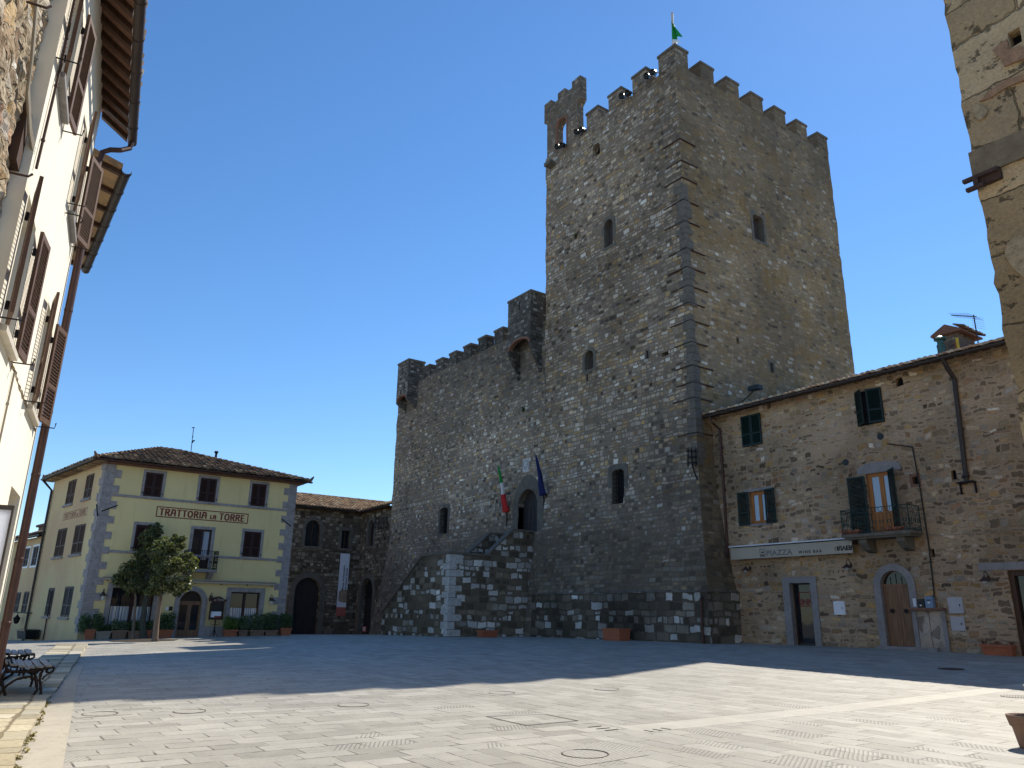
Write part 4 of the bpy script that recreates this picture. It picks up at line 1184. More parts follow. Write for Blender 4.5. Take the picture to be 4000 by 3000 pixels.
trough('window_box', 'terracotta flower box on the right end of the balcony, below the folded shutter', H, uu-.3, uu+.3, zt_b, .17, .5, .72, M['terracotta'])
# shop door (wine bar) with grey stone frame
u0,u1,z0,z1 = holes['bar']
zg = gh(u0, 30)
f = MB(); f.wbox(H, u0, u1, zg-.1, z1, -.33, -.3); door = f.build('glass_door', M['glass'], house)
mb = MB(); mb.ring(H, outline('rect',u0-.34,u1+.30,zg-.3,z1+.26), outline('rect',u0,u1,zg-.3,z1), -.2, .05); mb.build('door_frame', M['trim'], door)
mb = MB(); mb.ring(H, outline('rect',u0+.003,u1-.003,zg,z1-.003), outline('rect',u0+.06,u1-.06,zg+.1,z1-.06), -.3, -.24, True); mb.build('door_leaf', M['lead'], door)
mb = MB(); mb.tube([H.pt(u0+.1, zg+.9, -.22), H.pt(u0+.1, zg+1.15, -.22)], .015, 6); mb.build('handle', M['iron'], door)
# a painted wooden panel standing behind the glass
mb = MB(); cu = (u0+u1)/2
# red emblem on the glass: bear-like square seal reduced to bars
for a, b, c, d in ((-.30,.30,1.62,1.66),(-.30,.30,2.20,2.24),(-.30,-.26,1.66,2.20),(.26,.30,1.66,2.20)):
    mb.wbox(H, cu+a, cu+b, zg+c, zg+d, -.299, -.294)
wall_text(mb, H, 'INN', .34, cu-.235, zg+1.70, -.297, .012); mb.build('emblem', M['ink_red'], door)
# arched oak door
u0,u1,z0,z1 = holes['arch']; zg = gh((u0+u1)/2, 30)+.12
mb = MB(); mb.ring(H, outline('arch',u0-.27,u1+.27,zg-.5,z1+.27), outline('arch',u0,u1,zg-.5,z1), -.2, .045); 
dr = panel(H, 'arch', u0-.01, u1+.01, zg-.1, z1+.01, -.2, M['door_wood'], house, 'arched_door')
mb.build('door_frame', M['trim'], dr)
zs_ = z1-(u1-u0)/2-.0; cu = (u0+u1)/2
for a, b in ((u0+.02, cu-.006), (cu+.006, u1-.02)):
    mb = MB(); mb.wbox(H, a, b, zg, zs_-.06, -.199, -.15)
    for c, d in ((.12,.42),(.50,1.55),(1.63,zs_-zg-.2)):
        if d > c: mb.ring(H, outline('rect',a+.1,b-.1,zg+c,zg+d), outline('rect',a+.14,b-.14,zg+c+.04,zg+d-.04), -.151, -.135, True)
    lf = mb.build('door_leaf', M['door_wood'], dr)
    uk = a+(b-a)*.5; mb = MB(); mb.prism(H, [(uk+.085*math.cos(t), zg+1.3+.085*math.sin(t)) for t in [2*math.pi*i/14 for i in range(14)]], -.149, -.10); mb.build('knob', M['iron'], lf)
mb = MB(); mb.wbox(H, u0, u1, zs_-.055, zs_+.05, -.199, -.13); mb.build('transom', M['door_wood'], dr)
mb = MB(); mb.prism(H, outline('arch',u0+.04,u1-.04,zs_+.051,z1-.04), -.199, -.185); fan = mb.build('fanlight', M['glass'], dr)
mb = MB()
for f_ in (.3,.5,.7): mb.tube([H.pt(u0+(u1-u0)*f_, zs_+.05, -.17), H.pt(u0+(u1-u0)*(.5+(f_-.5)*1.0), z1-.12-abs(f_-.5)*.6, -.17)], .012, 5)
mb.build('fanlight_bars', M['rust'], fan)
mb = MB(); mb.wbox(H, u0-.3, u1+.9, -.3, zg-.005, -.1, .28); mb.build('doorstep', M['trim'], house)
# large wooden door at the right edge
u0,u1,z0,z1 = holes['rdoor']; zg = gh(u0, 30)
mb = MB(); mb.ring(H, outline('rect',u0,u1,zg-.2,z1), outline('rect',u0+.16,u1-.16,zg-.2,z1-.18), -.3, -.08); rdoor = mb.build('shop_door', M['dark_wood'], house)
mb = MB(); mb.wbox(H, u0+.15, u1-.15, zg-.1, z1-.17, -.26, -.24); mb.build('pane', M['glass'], rdoor)
mb = MB(); mb.wbox(H, u0-.9, u1+.3, z1+.02, z1+.28, -.2, .05); mb.build('lintel', M['trim'], rdoor)
# iron wall anchors
for (x0,y0,x1,y1) in ((1918,959,1972,966),):
    p = H.uv(x0,y0); q = H.uv(x1,y1); mb = MB(); mb.tube([H.pt(*p,.05), H.pt(*q,.05)], .028, 6); mb.build('wall_anchor', M['rust'], house)
p = [H.uv(x,y) for x,y in ((1972,965),(1988,1050),(2008,1180),(2020,1290))]
mb = MB(); mb.tube([H.pt(a,b,.05) for a,b in p], .026, 6); mb.build('cable', M['cable_black'], house)
p = [H.uv(x,y) for x,y in ((1985,1160),(2060,1155),(2130,1150),(2200,1142))]
mb = MB(); mb.tube([H.pt(a,b,.03) for a,b in p], .012, 5); mb.build('cable', M['cable'], house)
# meter cupboards and post boxes
def cabinet(px, label, mat, h=.07, cat='meter cupboard', name='meter_cupboard', text=False):
    u0,u1,z0,z1 = H.rect(*px); t = thing(name, label, cat, H.pt((u0+u1)/2, z0, 0))
    mb = MB(); mb.wbox(H, u0, u1, z0, z1, -.05, h); b = mb.build('body', mat, t)
    mb = MB(); mb.ring(H, outline('rect',u0+.02,u1-.02,z0+.02,z1-.02), outline('rect',u0+.045,u1-.045,z0+.045,z1-.045), h-.001, h+.012, True); mb.build('door_edge', mat, t)
    mb = MB(); mb.wbox(H, u1-.13, u1-.10, (z0+z1)/2-.04, (z0+z1)/2+.04, h, h+.015); mb.build('lock', M['black_box'], t)
    return t
cabinet((1803,1827,1299,1328), 'white meter cupboard between the glass shop door and the arched oak door', M['white_metal'])
cabinet((2050,2082,1290,1325), 'upper grey meter cupboard right of the post boxes', M['grey_box'])
cabinet((2055,2085,1332,1363), 'lower grey flush meter cupboard, directly under another', M['grey_box'], .035)
def postbox(px, label, mat):
    u0,u1,z0,z1 = H.rect(*px); t = thing('post_box', label, 'post box', H.pt((u0+u1)/2, z0, .1))
    mb = MB(); mb.prism(H, [(u0,z0),(u0,z1-.05),(u0+.05,z1),(u1-.05,z1),(u1,z1-.05),(u1,z0)], .02, .2); mb.build('body', mat, t)
    mb = MB(); mb.wbox(H, u0+.06, u1-.06, z1-.16, z1-.13, .2, .215); mb.build('slot', M['black'], t)
    mb = MB(); mb.wbox(H, u0+.1, u1-.1, z1-.26, z1-.21, .2, .207); mb.build('name_plate', M['notice'], t)
postbox((1987,2002,1294,1315), 'black post box standing on the brick shelf beside the blue one', M['black_box'])
postbox((2004,2021,1288,1316), 'blue-grey post box standing on the brick shelf beside the black one', M['blue_box'])
u0,u1,z0,z1 = H.rect(1972,1982,1291,1312); t = thing('door_intercom', 'small framed doorbell panel right of the arched oak door', 'intercom', H.pt(u0, z0))
mb = MB(); mb.wbox(H, u0, u1, z0, z1, 0, .04); mb.build('frame', M['lead'], t)
mb = MB(); mb.wbox(H, u0+.03, u1-.03, z0+.03, z1-.03, .04, .05); mb.build('panel', M['white_metal'], t)
u0,u1,z0,z1 = H.rect(1986,2040,1320,1400)
cab = thing('stone_cupboard', 'low stone-faced wall cupboard with two doors and a brick shelf under the post boxes', 'cupboard', H.pt(u0, z0))
mb = MB(); mb.ring(H, outline('rect',u0-.16,u1+.14,z0-.25,z1+.02), outline('rect',u0,u1,z0,z1), -.1, .09, True); mb.build('frame', M['trim'], cab)
crazy = masonry('crazy_stone', [(0,(.30,.24,.20)),(.5,(.40,.34,.28)),(1,(.36,.28,.21))], (.42,.36,.30), h=.45, w=.4, irregular=1.)
for a, b in ((u0+.01,(u0+u1)/2-.012),((u0+u1)/2+.012,u1-.01)):
    mb = MB(); mb.wbox(H, a, b, z0+.01, z1-.01, 0, .06); mb.build('door', crazy, cab)
mb = MB(); mb.wbox(H, u0-.2, u1+.18, z1+.023, z1+.11, -.02, .3); mb.build('shelf', M['brick'], cab)
# awning over the shop door, rolled up
p0 = H.uv(1576, 1193, .45); p1 = H.uv(1842, 1170, .45)
zA = (p0[1]+p1[1])/2; a0, a1 = p0[0], p1[0]
aw = thing('rolled_awning', 'cream rolled-up awning with shop lettering over the glass door', 'awning', H.pt((a0+a1)/2, zA))
mb = MB(); mb.prism(H, [(a0-.02,zA+.17),(a0-.02,zA+.22),(a1+.12,zA+.22),(a1+.12,zA+.17)], 0, .5); mb.build('cassette', M['awning_case'], aw)
mb = MB(); mb.tube([H.pt(a0+.05,zA+.05,.22), H.pt(a1+.02,zA+.05,.22)], .09, 12); mb.build('roller', M['rust'], aw)
hv = H.uv(1700, 1209, .45)[1]; hv = zA - .40
mb = MB()
for i in range(40):
    x0 = a0+.06+(a1-a0-.1)*i/40; x1 = a0+.06+(a1-a0-.1)*(i+1)/40; 
    mb.wbox(H, x0, x1, hv, zA+.06, .44, .45)
mb.wbox(H, a0+.05, a1-.03, zA+.062, zA+.12, .40, .46)
val = mb.build('valance', M['awning'], aw)
mb = MB(); x = a0 + .06; Lw = a1-a0
t0 = x + Lw*.262
mb2 = MB(); wall_text(mb2, H, 'PIAZZA', .33, t0+.34, hv+.09, .452, .012, sx=1.14, spacing=1.08); mb2.build('lettering', M['ink_grey'], val)
mb2 = MB(); wall_text(mb2, H, 'WINE BAR', .165, t0+2.02, hv+.10, .452, .004, sx=1.05, spacing=1.5); mb2.build('lettering', M['ink'], val); mb2 = MB()
mb2.ring(H, outline('rect',t0,t0+.29,hv+.045,hv+.39), outline('rect',t0+.014,t0+.276,hv+.059,hv+.376), .45, .4535, True)
wall_text(mb2, H, 'INN', .12, t0+.035, hv+.08, .452, .003, sx=1.0)
for q in (.07,.13,.19): mb2.prism(H, [(t0+q+.02+.022*math.cos(k*.9), hv+.26+.035*math.sin(k*.9)) for k in range(7)], .45, .4535)
mb2.wbox(H, t0+.08, t0+.22, hv+.215, hv+.235, .45, .4534)
mb2.build('emblem', M['ink'], val); mb2 = MB(); wall_text(mb2, H, 'RIVER', .25, x+Lw*.872, hv+.12, .452, .010, sx=1.12, flip=True)
wall_text(mb2, H, 'CAFFE', .07, x+Lw*.866, hv+.10, .452, .001, rot=math.pi/2, sx=.9)
mb2.build('lettering', M['ink'], val)
u, z = H.uv(1627, 1228, .3); gooseneck('gooseneck_lamp', 'rusty gooseneck wall lamp under the left half of the rolled awning', H, H.uv(1620,1222)[0], H.uv(1620,1222)[1]-.1, 'gooseneck lamps on the stone house')
gooseneck('gooseneck_lamp', 'rusty gooseneck wall lamp under the right end of the rolled awning', H, H.uv(1838,1215)[0], H.uv(1838,1215)[1]-.1, 'gooseneck lamps on the stone house')
gooseneck('gooseneck_lamp', 'rusty gooseneck wall lamp above the long flower trough, near the wooden shop door', H, H.uv(2135,1245)[0], H.uv(2135,1245)[1]-.05, 'gooseneck lamps on the stone house')
u0 = H.uv(2121, 1408, .45)[0]; u1 = H.uv(2188, 1410, .45)[0]; zg = gh(u0, 29.7)
trough('flower_trough', 'long terracotta trough of dark red flowers at the foot of the stone house', H, u0, u1, zg, .34, .12, .5, M['terracotta'], 'leaf_red', n=260, lh=.16, rd=4)
# floodlight bracket on the roof edge
W8 = Wall((0, 30.6), (1, 0), (0, -1)); p = W8.uv(1598, 872); q = W8.uv(1632, 838)
fl = thing('roof_floodlight', 'black floodlight on an arm at the tower end of the stone house roof', 'floodlight', W8.pt(*p))
mb = MB(); mb.tube([W8.pt(p[0], p[1]-.3), W8.pt(*p), W8.pt(q[0]-.15, q[1]-.15)], .03, 6); mb.build('arm', M['lead'], fl)
mb = MB(); mb.wbox(W8, q[0]-.32, q[0]+.28, q[1]-.1, q[1]+.1, -.2, .2); mb.build('lamp_head', M['black_box'], fl)

# ------------------------------------------------------------------ yellow restaurant
def tx(x): return (180 + x/1.843)/1.80832
def ty(y): return (1650 + y/1.843)/1.80832
def trect(w, xl, xr, yt, yb, off=0.): return w.rect(tx(xl), tx(xr), ty(yt), ty(yb), off)
rest = thing('yellow_restaurant', 'pale yellow three-storey restaurant with grey quoins and a painted name sign', 'restaurant', (XT, 10.5, .1))
yR = WT.uv(tx(1765), ty(900))[0]
eL = WT.uv(tx(440), ty(272), .0); eR_ = WT.uv(tx(1812), ty(430), .0); ZT = (eL[1]+eR_[1])/2
L_side = -WS.uv(118, 1040)[0]                      # length of the side wall
L_side = min(max(L_side, 9.0), 13.0)
uS = Vector((.986, .166, 0)); nS = Vector((.166, -.986, 0))
yL = TC[1]
A_ = Vector((XT, yL, 0)); B_ = Vector((XT, yR, 0)); D_ = A_ - uS*L_side; C_ = Vector((D_.x, yR, 0))
cutter = MB()
openings = {}
def topen(k, w, px, kind='rect', depth=.22, dz=0., **kw):
    u0,u1,z0,z1 = trect(w, *px); openings[k] = (w,u0,u1,z0,z1); cutter.prism(w, outline(kind,u0,u1,z0-dz,z1,**kw), -depth, .4)
for k, px in dict(U1=(708,838,362,535), U2=(1103,1225,402,573), U3=(1475,1583,442,605), M1=(635,780,738,930), M3=(1418,1543,786,970)).items(): topen(k, WT, px, depth=.14)
topen('MB', WT, (1045,1180,768,1050), depth=.16)
topen('shop1', WT, (455,765,1190,1505), depth=.3)
topen('door', WT, (950,1115,1212,1522), 'arch', .3, .2)
topen('shop2', WT, (1316,1530,1222,1500), depth=.3)
for k, px in dict(S1=(150,207,420,585), S2=(280,335,378,543), S3=(70,137,768,965), S4=(194,270,738,945)).items(): topen(k, WS, px, depth=.14)
def srect(*p): return WS.rect(*p)
for k, px in dict(S5=(100,114,1270,1331), S6=(135,155,1267,1333)).items():
    u0,u1,z0,z1 = srect(*px); openings[k] = (WS,u0,u1,z0,z1); cutter.prism(WS, outline('rect',u0,u1,z0,z1), -.14, .4)
mb = MB()
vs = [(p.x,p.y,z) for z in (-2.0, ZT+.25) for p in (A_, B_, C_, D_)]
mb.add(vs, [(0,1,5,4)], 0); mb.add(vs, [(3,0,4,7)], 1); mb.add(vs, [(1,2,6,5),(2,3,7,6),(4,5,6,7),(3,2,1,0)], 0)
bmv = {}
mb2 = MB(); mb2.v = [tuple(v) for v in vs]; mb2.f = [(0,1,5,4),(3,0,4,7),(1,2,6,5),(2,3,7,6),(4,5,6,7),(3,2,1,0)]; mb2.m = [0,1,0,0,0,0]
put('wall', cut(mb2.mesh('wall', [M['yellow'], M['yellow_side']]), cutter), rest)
# string courses at sill height
zu = (openings['U1'][3]+openings['U2'][3]+openings['U3'][3])/3; zm = (openings['M1'][3]+openings['M3'][3])/2
for z in (zu, zm):
    mb = MB(); mb.wbox(WT, yL+.05, yR-.05, z-.15, z-.02, -.05, .045); mb.build('string_course', M['quoin'], rest)
def frame_and_shutters(k, mat, surr=.13, root=rest, side=False):
    w,u0,u1,z0,z1 = openings[k]
    mb = MB(); mb.wbox(w, u0-.01, u1+.01, z0-.01, z1+.01, -.13, -.11); f = mb.build('window', M['black'], root)
    if surr:
        mb = MB(); mb.ring(w, outline('rect',u0-surr,u1+surr,z0-.02,z1+surr*1.1), outline('rect',u0,u1,z0-.02,z1), -.08, .03); mb.build('surround', M['quoin'], f)
    mb = MB(); mb.wbox(w, u0-surr-.05, u1+surr+.05, z0-.13, z0-.021, -.08, .11); mb.build('sill', M['quoin'], f)
    closed_shutters(w, u0+.02, u1-.02, z0, z1-.02, -.04, mat, f, slats=18)
    if not side:
        for uu in (u0-.07, u1+.03):
            mb = MB(); mb.wbox(w, uu, uu+.05, z0+.12, z0+.2, .0, .08); mb.build('shutter_catch', M['iron'], f)
for k in ('U1','U2','U3','M1','M3'): frame_and_shutters(k, M['shut_brown'])
for k in ('S1','S2','S3','S4'): frame_and_shutters(k, M['dark_wood'], .0, side=True)
for k in ('S5','S6'): frame_and_shutters(k, M['shut_grey'], .0, side=True)
# balcony door and balcony
w,u0,u1,z0,z1 = openings['MB']; z0 = WT.uv(tx(1120), ty(1062), .0)[1]
mb = MB(); mb.ring(w, outline('rect',u0-.16,u1+.16,z0,z1+.15), outline('rect',u0,u1,z0,z1), -.08, .03)
bd = MB(); bd.ring(w, outline('rect',u0,u1,z0,z1), outline('rect',u0+.1,u1-.1,z0+.05,z1-.1), -.15, -.05, True); c = (u0+u1)/2; bd.wbox(w, c-.07, c+.07, z0+.05, z1-.1, -.149, -.04)
for f_ in (.0,): bd.wbox(w, u0+.1, u1-.1, z0+.05, z0+.55, -.149, -.06)
bdo = bd.build('balcony_door', M['shut_brown'], rest); mb.build('surround', M['quoin'], bdo)
for a, b in ((u0+.1, c-.07), (c+.07, u1-.1)):
    mb = MB(); mb.wbox(w, a, b, z0+.55, z1-.1, -.12, -.11); mb.build('pane', M['glass_blue'] if a > c else M['glass'], bdo)
bo = .85; bL = WT.uv(tx(1000), ty(1062), bo)[0]; bR = WT.uv(tx(1232), ty(1064), bo)[0]; bLw = bR-2*(bR-(u0+u1)/2)*1.0
bL = (u0+u1) - bR if (u0+u1) - bR < bL else bL
mb = MB(); mb.wbox(WT, bL, bR, z0-.14, z0-.01, 0, bo); balc2 = mb.build('balcony', M['trim'], rest)
for uu in (bL+.25, bR-.25):
    mb = MB(); mb.add([WT.pt(uu+s_*.11, z, o) for s_ in (-1,1) for z, o in ((z0-.141,0),(z0-.141,.7),(z0-.25,.7),(z0-.65,.12),(z0-.7,0))], [(0,1,2,3,4),(9,8,7,6,5),(0,5,6,1),(1,6,7,2),(2,7,8,3),(3,8,9,4),(4,9,5,0)]); mb.build('bracket', M['trim'], balc2)
mb = railing(MB(), [WT.pt(bL+.04,0,0), WT.pt(bL+.04,0,bo-.04), WT.pt(bR-.04,0,bo-.04), WT.pt(bR-.04,0,0)], z0-.01, z0+.98, bay=.24, r=.012); mb.build('railing', M['iron'], balc2)
# shop windows
def shopfront(k, cols):
    w,u0,u1,z0,z1 = openings[k]; zb = max(z0, gh(XT, u0)+.45)
    mb = MB(); mb.ring(w, outline('rect',u0-.24,u1+.24,zb-.7,z1+.24), outline('rect',u0,u1,zb-.7,z1), -.12, .04)
    f = MB(); f.ring(w, outline('rect',u0,u1,zb-.3,z1), outline('rect',u0+.07,u1-.07,zb,z1-.07), -.26, -.16, True)
    for i in range(1, cols): x = u0+(u1-u0)*i/cols; f.wbox(w, x-.07, x+.07, zb, z1-.07, -.255, -.165)
    win = f.build('shop_window', M['shut_brown'], rest); mb.build('surround', M['quoin'], win)
    m2 = MB(); m2.wbox(w, u0+.05, u1-.05, zb-.05, z1-.05, -.24, -.23); m2.build('pane', M['glass'], win)
    zc = zb+(z1-zb)*.55; m3 = MB(); n = 40
    for i in range(n):
        a = u0+.08+(u1-u0-.16)*i/n; b = a+(u1-u0-.16)/n; oo = -.225 + .008*math.sin(i*1.9)
        m3.add([w.pt(a,zb,oo),w.pt(b,zb,-.225+.008*math.sin((i+1)*1.9)),w.pt(b,zc,-.225+.008*math.sin((i+1)*1.9)),w.pt(a,zc,oo)],[(0,1,2,3)])
    m3.build('net_curtain', M['glass_blue'], win)
shopfront('shop1', 2); shopfront('shop2', 2)
w,u0,u1,z0,z1 = openings['door']; zg = gh(XT, (u0+u1)/2)
mb = MB(); mb.ring(w, outline('arch',u0-.25,u1+.25,zg-.3,z1+.25), outline('arch',u0,u1,zg-.3,z1), -.12, .05)
d_ = panel(w, 'arch', u0-.01, u1+.01, zg-.1, z1+.01, -.24, M['dark_wood'], rest, 'arched_door'); mb.build('surround', M['quoin'], d_)
zs_ = z1-(u1-u0)/2; mb = MB(); mb.wbox(w, u0, u1, zs_-.05, zs_+.05, -.239, -.17); c = (u0+u1)/2
for a, b in ((u0, c-.004), (c+.004, u1)):
    mb.ring(w, outline('rect',a,b,zg,zs_-.051), outline('rect',a+.1,b-.1,zg+.35,zs_-.14), -.238, -.18, True)
mb.build('door_leaf', M['door_wood'], d_)
m2 = MB(); m2.wbox(w, u0+.05, u1-.05, zg+.3, zs_-.1, -.235, -.225); m2.build('pane', M['glass'], d_)
m2 = MB(); m2.prism(w, outline('arch',u0+.05,u1-.05,zs_+.051,z1-.05), -.238, -.22); m2.build('fanlight', M['glass'], d_)
mb = MB(); zp = WT.uv(tx(1130), ty(1468))[1]
for a, b in ((openings['shop1'][2]+.25, u0-.252),(u1+.252, openings['shop2'][1]-.25)): 
    mb = MB(); mb.wbox(WT, a, b, -.6, zp, -.05, .03); mb.build('plinth', M['quoin'], rest)
# quoins
def quoin_col(corner_u, sgn, w, zt, both=None):
    z = .25; i = 0; rd = random.Random(7)
    while z < zt-.1:
        h_ = min(.40+rd.uniform(-.03,.03), zt-z); l = .78 if i % 2 == 0 else .48; l2 = .42 if i % 2 == 0 else .7
        mb = MB()
        if both is None:
            mb.wbox(w, min(corner_u, corner_u+sgn*l), max(corner_u, corner_u+sgn*l), z+.004, z+h_-.004, -.06, .03)
        else:
            P0 = A_ ; q = lambda a, o: WT.pt(yL+a, 0, o)
            n2 = nS*.03; f0 = Vector((XT+.03, yL+l, 0)); f1 = Vector((XT-.06, yL+l, 0)); k0 = A_ + n2 + Vector((.03,0,0)); s0 = A_ - uS*l2 + n2; s1 = A_ - uS*l2 - nS*.06; ki = A_ - uS*.1 - nS*.06
            ring_ = [f0, f1, ki, s1, s0, k0]
            vs = [(p.x,p.y,zz) for zz in (z+.004, z+h_-.004) for p in ring_]
            mb.add(vs, [(0,1,2,5),(5,2,3,4),(6,11,8,7),(11,10,9,8)] + [(a,(a+1)%6,6+(a+1)%6,6+a) for a in range(6)])
        mb.build('quoin', M['quoin'], rest)
        z += h_; i += 1
quoin_col(yL, 1, WT, ZT+.1, both=True)
quoin_col(yR, -1, WT, ZT+.1)
# painted signs
def sign(w, u0, u1, z0, z1, mat, th, name='painted_sign'):
    mb = MB(); mb.ring(w, outline('rect',u0,u1,z0,z1), outline('rect',u0+th,u1-th,z0+th,z1-th), .001, .006, True); f = mb.build(name, mat, rest)
    G = {'T':(.62,[[(0,.93),(.62,.93)],[(.31,.93),(.31,0)]]),
         'R':(.62,[[(.08,0),(.08,.93)],[(.08,.93),(.36,.93),(.50,.85),(.54,.70),(.48,.56),(.34,.48),(.08,.48)],[(.30,.48),(.58,0)]]),
         'A':(.68,[[(.06,.93),(.40,.93),(.54,.84),(.60,.64),(.60,0)],[(.24,.93),(.14,.55),(.10,.2),(0,0)],[(.02,.42),(.60,.42)]]),
         'O':(.72,[[(.34+.30*math.cos(t),.465+.465*math.sin(t)) for t in [2*math.pi*k/16 for k in range(17)]]]),
         'I':(.20,[[(.1,0),(.1,.93)]]),
         'L':(.48,[[(.08,.93),(.08,.04)],[(.02,.04),(.46,.04)]]),
         'E':(.52,[[(.08,0),(.08,.93)],[(.08,.93),(.48,.93)],[(.08,.48),(.42,.48)],[(.08,.04),(.48,.04)]])}
    items = [('TRATTORIA',1.),(' ',.55),('LA',.62),(' ',.55),('TORRE',1.)]
    gap = .16
    tot = sum(sum((G[c][0]+gap)*s_ for c in t) if t != ' ' else s_*.75 for t, s_ in items)
    Hh = z1-z0; capH = Hh*.62; avail = (u1-u0)*.93; k = avail/tot
    x = u0 + (u1-u0-avail)/2; zb = z0+Hh*.20; mb = MB(); d = 0
    for t, s_ in items:
        if t == ' ': x += s_*.75*k; continue
        for ch_ in t:
            wd, strokes = G[ch_]
            for st in strokes:
                pts = [Vector((x+a*k*s_, zb+b*capH*s_)) for a, b in st]
                for p, q in zip(pts[:-1], pts[1:]):
                    dv = (q-p).normalized(); nv = Vector((-dv.y, dv.x)); t_ = capH*.12*(s_**.5)
                    if abs(dv.y) < .35: t_ *= .7
                    p2 = p - dv*t_*.5; q2 = q + dv*t_*.5; d += 1; o = .0012 + .0004*(d % 9)
                    mb.prism(w, [tuple(p2+nv*t_), tuple(q2+nv*t_), tuple(q2-nv*t_), tuple(p2-nv*t_)], .0005, .003+o)
            x += (wd+gap)*k*s_
    mb.build('lettering', mat, f)
zc1 = (WT.uv(tx(790), ty(680))[1] + WT.uv(tx(1453), ty(730))[1])/2; zc2 = (WT.uv(tx(797), ty(603))[1] + WT.uv(tx(1458), ty(657))[1])/2
sign(WT, WT.uv(tx(793), ty(640))[0], WT.uv(tx(1455), ty(694))[0], zc1, zc2, M['ink_red'], .05)
a = WS.uv(tx(124), ty(684)); b = WS.uv(tx(298), ty(635))
zc1 = (WS.uv(tx(122), ty(712))[1]+WS.uv(tx(295), ty(662))[1])/2; zc2 = (WS.uv(tx(128), ty(656))[1]+WS.uv(tx(301), ty(608))[1])/2
sign(WS, a[0], b[0], zc1, zc2, M['ink_brown'], .035)
# iron flag-holder struts, awning cassette, lamps
for w, p, q, d in ((WT,(398,640),(512,598),.5),(WT,(1697,698),(1760,748),.4)):
    a = w.uv(tx(p[0]), ty(p[1])); b = w.uv(tx(q[0]), ty(q[1])); mb = MB(); mb.tube([w.pt(*a,.05), w.pt(*b,.06)], .03, 6); mb.build('wall_anchor', M['iron'], rest)
a = WS.uv(tx(372), ty(592)); b = WS.uv(tx(378), ty(672)); mb = MB(); mb.tube([WS.pt(*a,.05), WS.pt(*b,.05)], .035, 6); mb.build('wall_anchor', M['iron'], rest)
a = WT.uv(tx(415), ty(1122), .2); b = WT.uv(tx(1655), ty(1166), .2); za_ = (a[1]+b[1])/2
aw2 = thing('folded_awning', 'long folded beige awning over the restaurant ground floor', 'awning', WT.pt((a[0]+b[0])/2, za_))
mb = MB(); mb.prism(WT, [(a[0],za_+.06),(a[0],za_+.12),(b[0],za_+.12),(b[0],za_+.06)], 0, .3); mb.build('cassette', M['awning'], aw2)
mb = MB(); mb.wbox(WT, a[0]+.05, b[0]-.05, za_-.07, za_+.02, .12, .26); mb.build('roll', M['awning'], aw2)
mb = MB()
for i in range(7): uu = a[0]+.2+(b[0]-a[0]-.4)*i/6; mb = MB(); mb.wbox(WT, uu-.02, uu+.02, za_-.13, za_-.071, .1, .24); mb.build('support', M['rust'], aw2)
for x, y, l in ((410,1222,'black wall lamp with a glass jar at the left corner of the yellow restaurant'),(1183,1248,'black wall lamp with a glass jar above the menu case'),(1615,1262,'black wall lamp with a glass jar at the right corner of the yellow restaurant')):
    u, z = WT.uv(tx(x), ty(y)); gooseneck('wall_lamp', l, WT, u, z-.05, 'wall lamps on the yellow restaurant', glass=True)
for i, (x0,x1,y0,y1,mat) in enumerate(((862,880,1328,1352,'notice'),(885,910,1325,1355,'black_box'),(918,935,1340,1357,'black_box'))):
    u0_,u1_,z0_,z1_ = trect(WT, x0,x1,y0,y1); mb = MB(); mb.wbox(WT, u0_,u1_,z0_,z1_,.0,.03); o_ = mb.build('door_plaque', M[mat])
    tag(o_, ['small pale plaque left of the restaurant door, leftmost of three','black square plaque, middle of three beside the restaurant door','small dark plaque nearest the restaurant door frame'][i], 'plaque', 'plaques beside the restaurant door')
# menu case on a post
u0,u1,z0,z1 = trect(WT, 1178,1278,1290,1420, .35)
mc = thing('menu_case', 'dark arched menu case on an ornate post beside the restaurant door', 'menu case', WT.pt((u0+u1)/2, gh(XT,u0), .35))
mb = MB(); mb.ring(WT, outline('rect',u0,u1,z0,z1), outline('rect',u0+.06,u1-.06,z0+.06,z1-.04), .28, .42, True); case = mb.build('case', M['dark_wood'], mc)
mb = MB(); mb.wbox(WT, u0+.05, u1-.05, z0+.05, z1-.03, .29, .33); mb.build('back_panel', M['black_box'], case)
mb = MB(); mb.wbox(WT, u0+.08, u1-.1, z0+.12, z0+.42, .331, .336); mb.build('menu_sheet', M['notice'], case)
mb = MB(); mb.wbox(WT, u0+.28, u1-.1, z0+.08, z0+.19, .337, .341); mb.build('menu_card', M['ink_red'], case)
mb = MB(); mb.prism(WT, [(u0-.08,z1),(u0-.1,z1+.12),(u0+.06,z1+.13),(u0+.2,z1+.24),((u0+u1)/2,z1+.28),(u1-.2,z1+.24),(u1-.06,z1+.13),(u1+.1,z1+.12),(u1+.08,z1)], .27, .43); hd = mb.build('head_board', M['dark_wood'], mc)
mb = MB(); wall_text(mb, WT, 'La Torre', .15, u0+.12, z1+.05, .433, .0); mb.build('lettering', M['pole'], hd)
zg = gh(XT+.35, u0); mb = MB(); cu = (u0+u1)/2; P = lambda a, z: WT.pt(a, z, .35)
mb.tube([P(cu, zg), P(cu, z0)], .03, 8)
for s_ in (-1, 1):
    mb.tube([P(cu, zg+.35)] + [P(cu+s_*(.12+.12*math.cos(t)), z0-.15+.12*math.sin(t)) for t in [math.pi*(1.1+.9*k/8) for k in range(9)]], .012, 5)
    mb.tube([P(cu+s_*.25, zg), P(cu+s_*.12, zg+.12), P(cu, zg+.4)], .015, 5)
mb.build('post', M['iron'], mc)
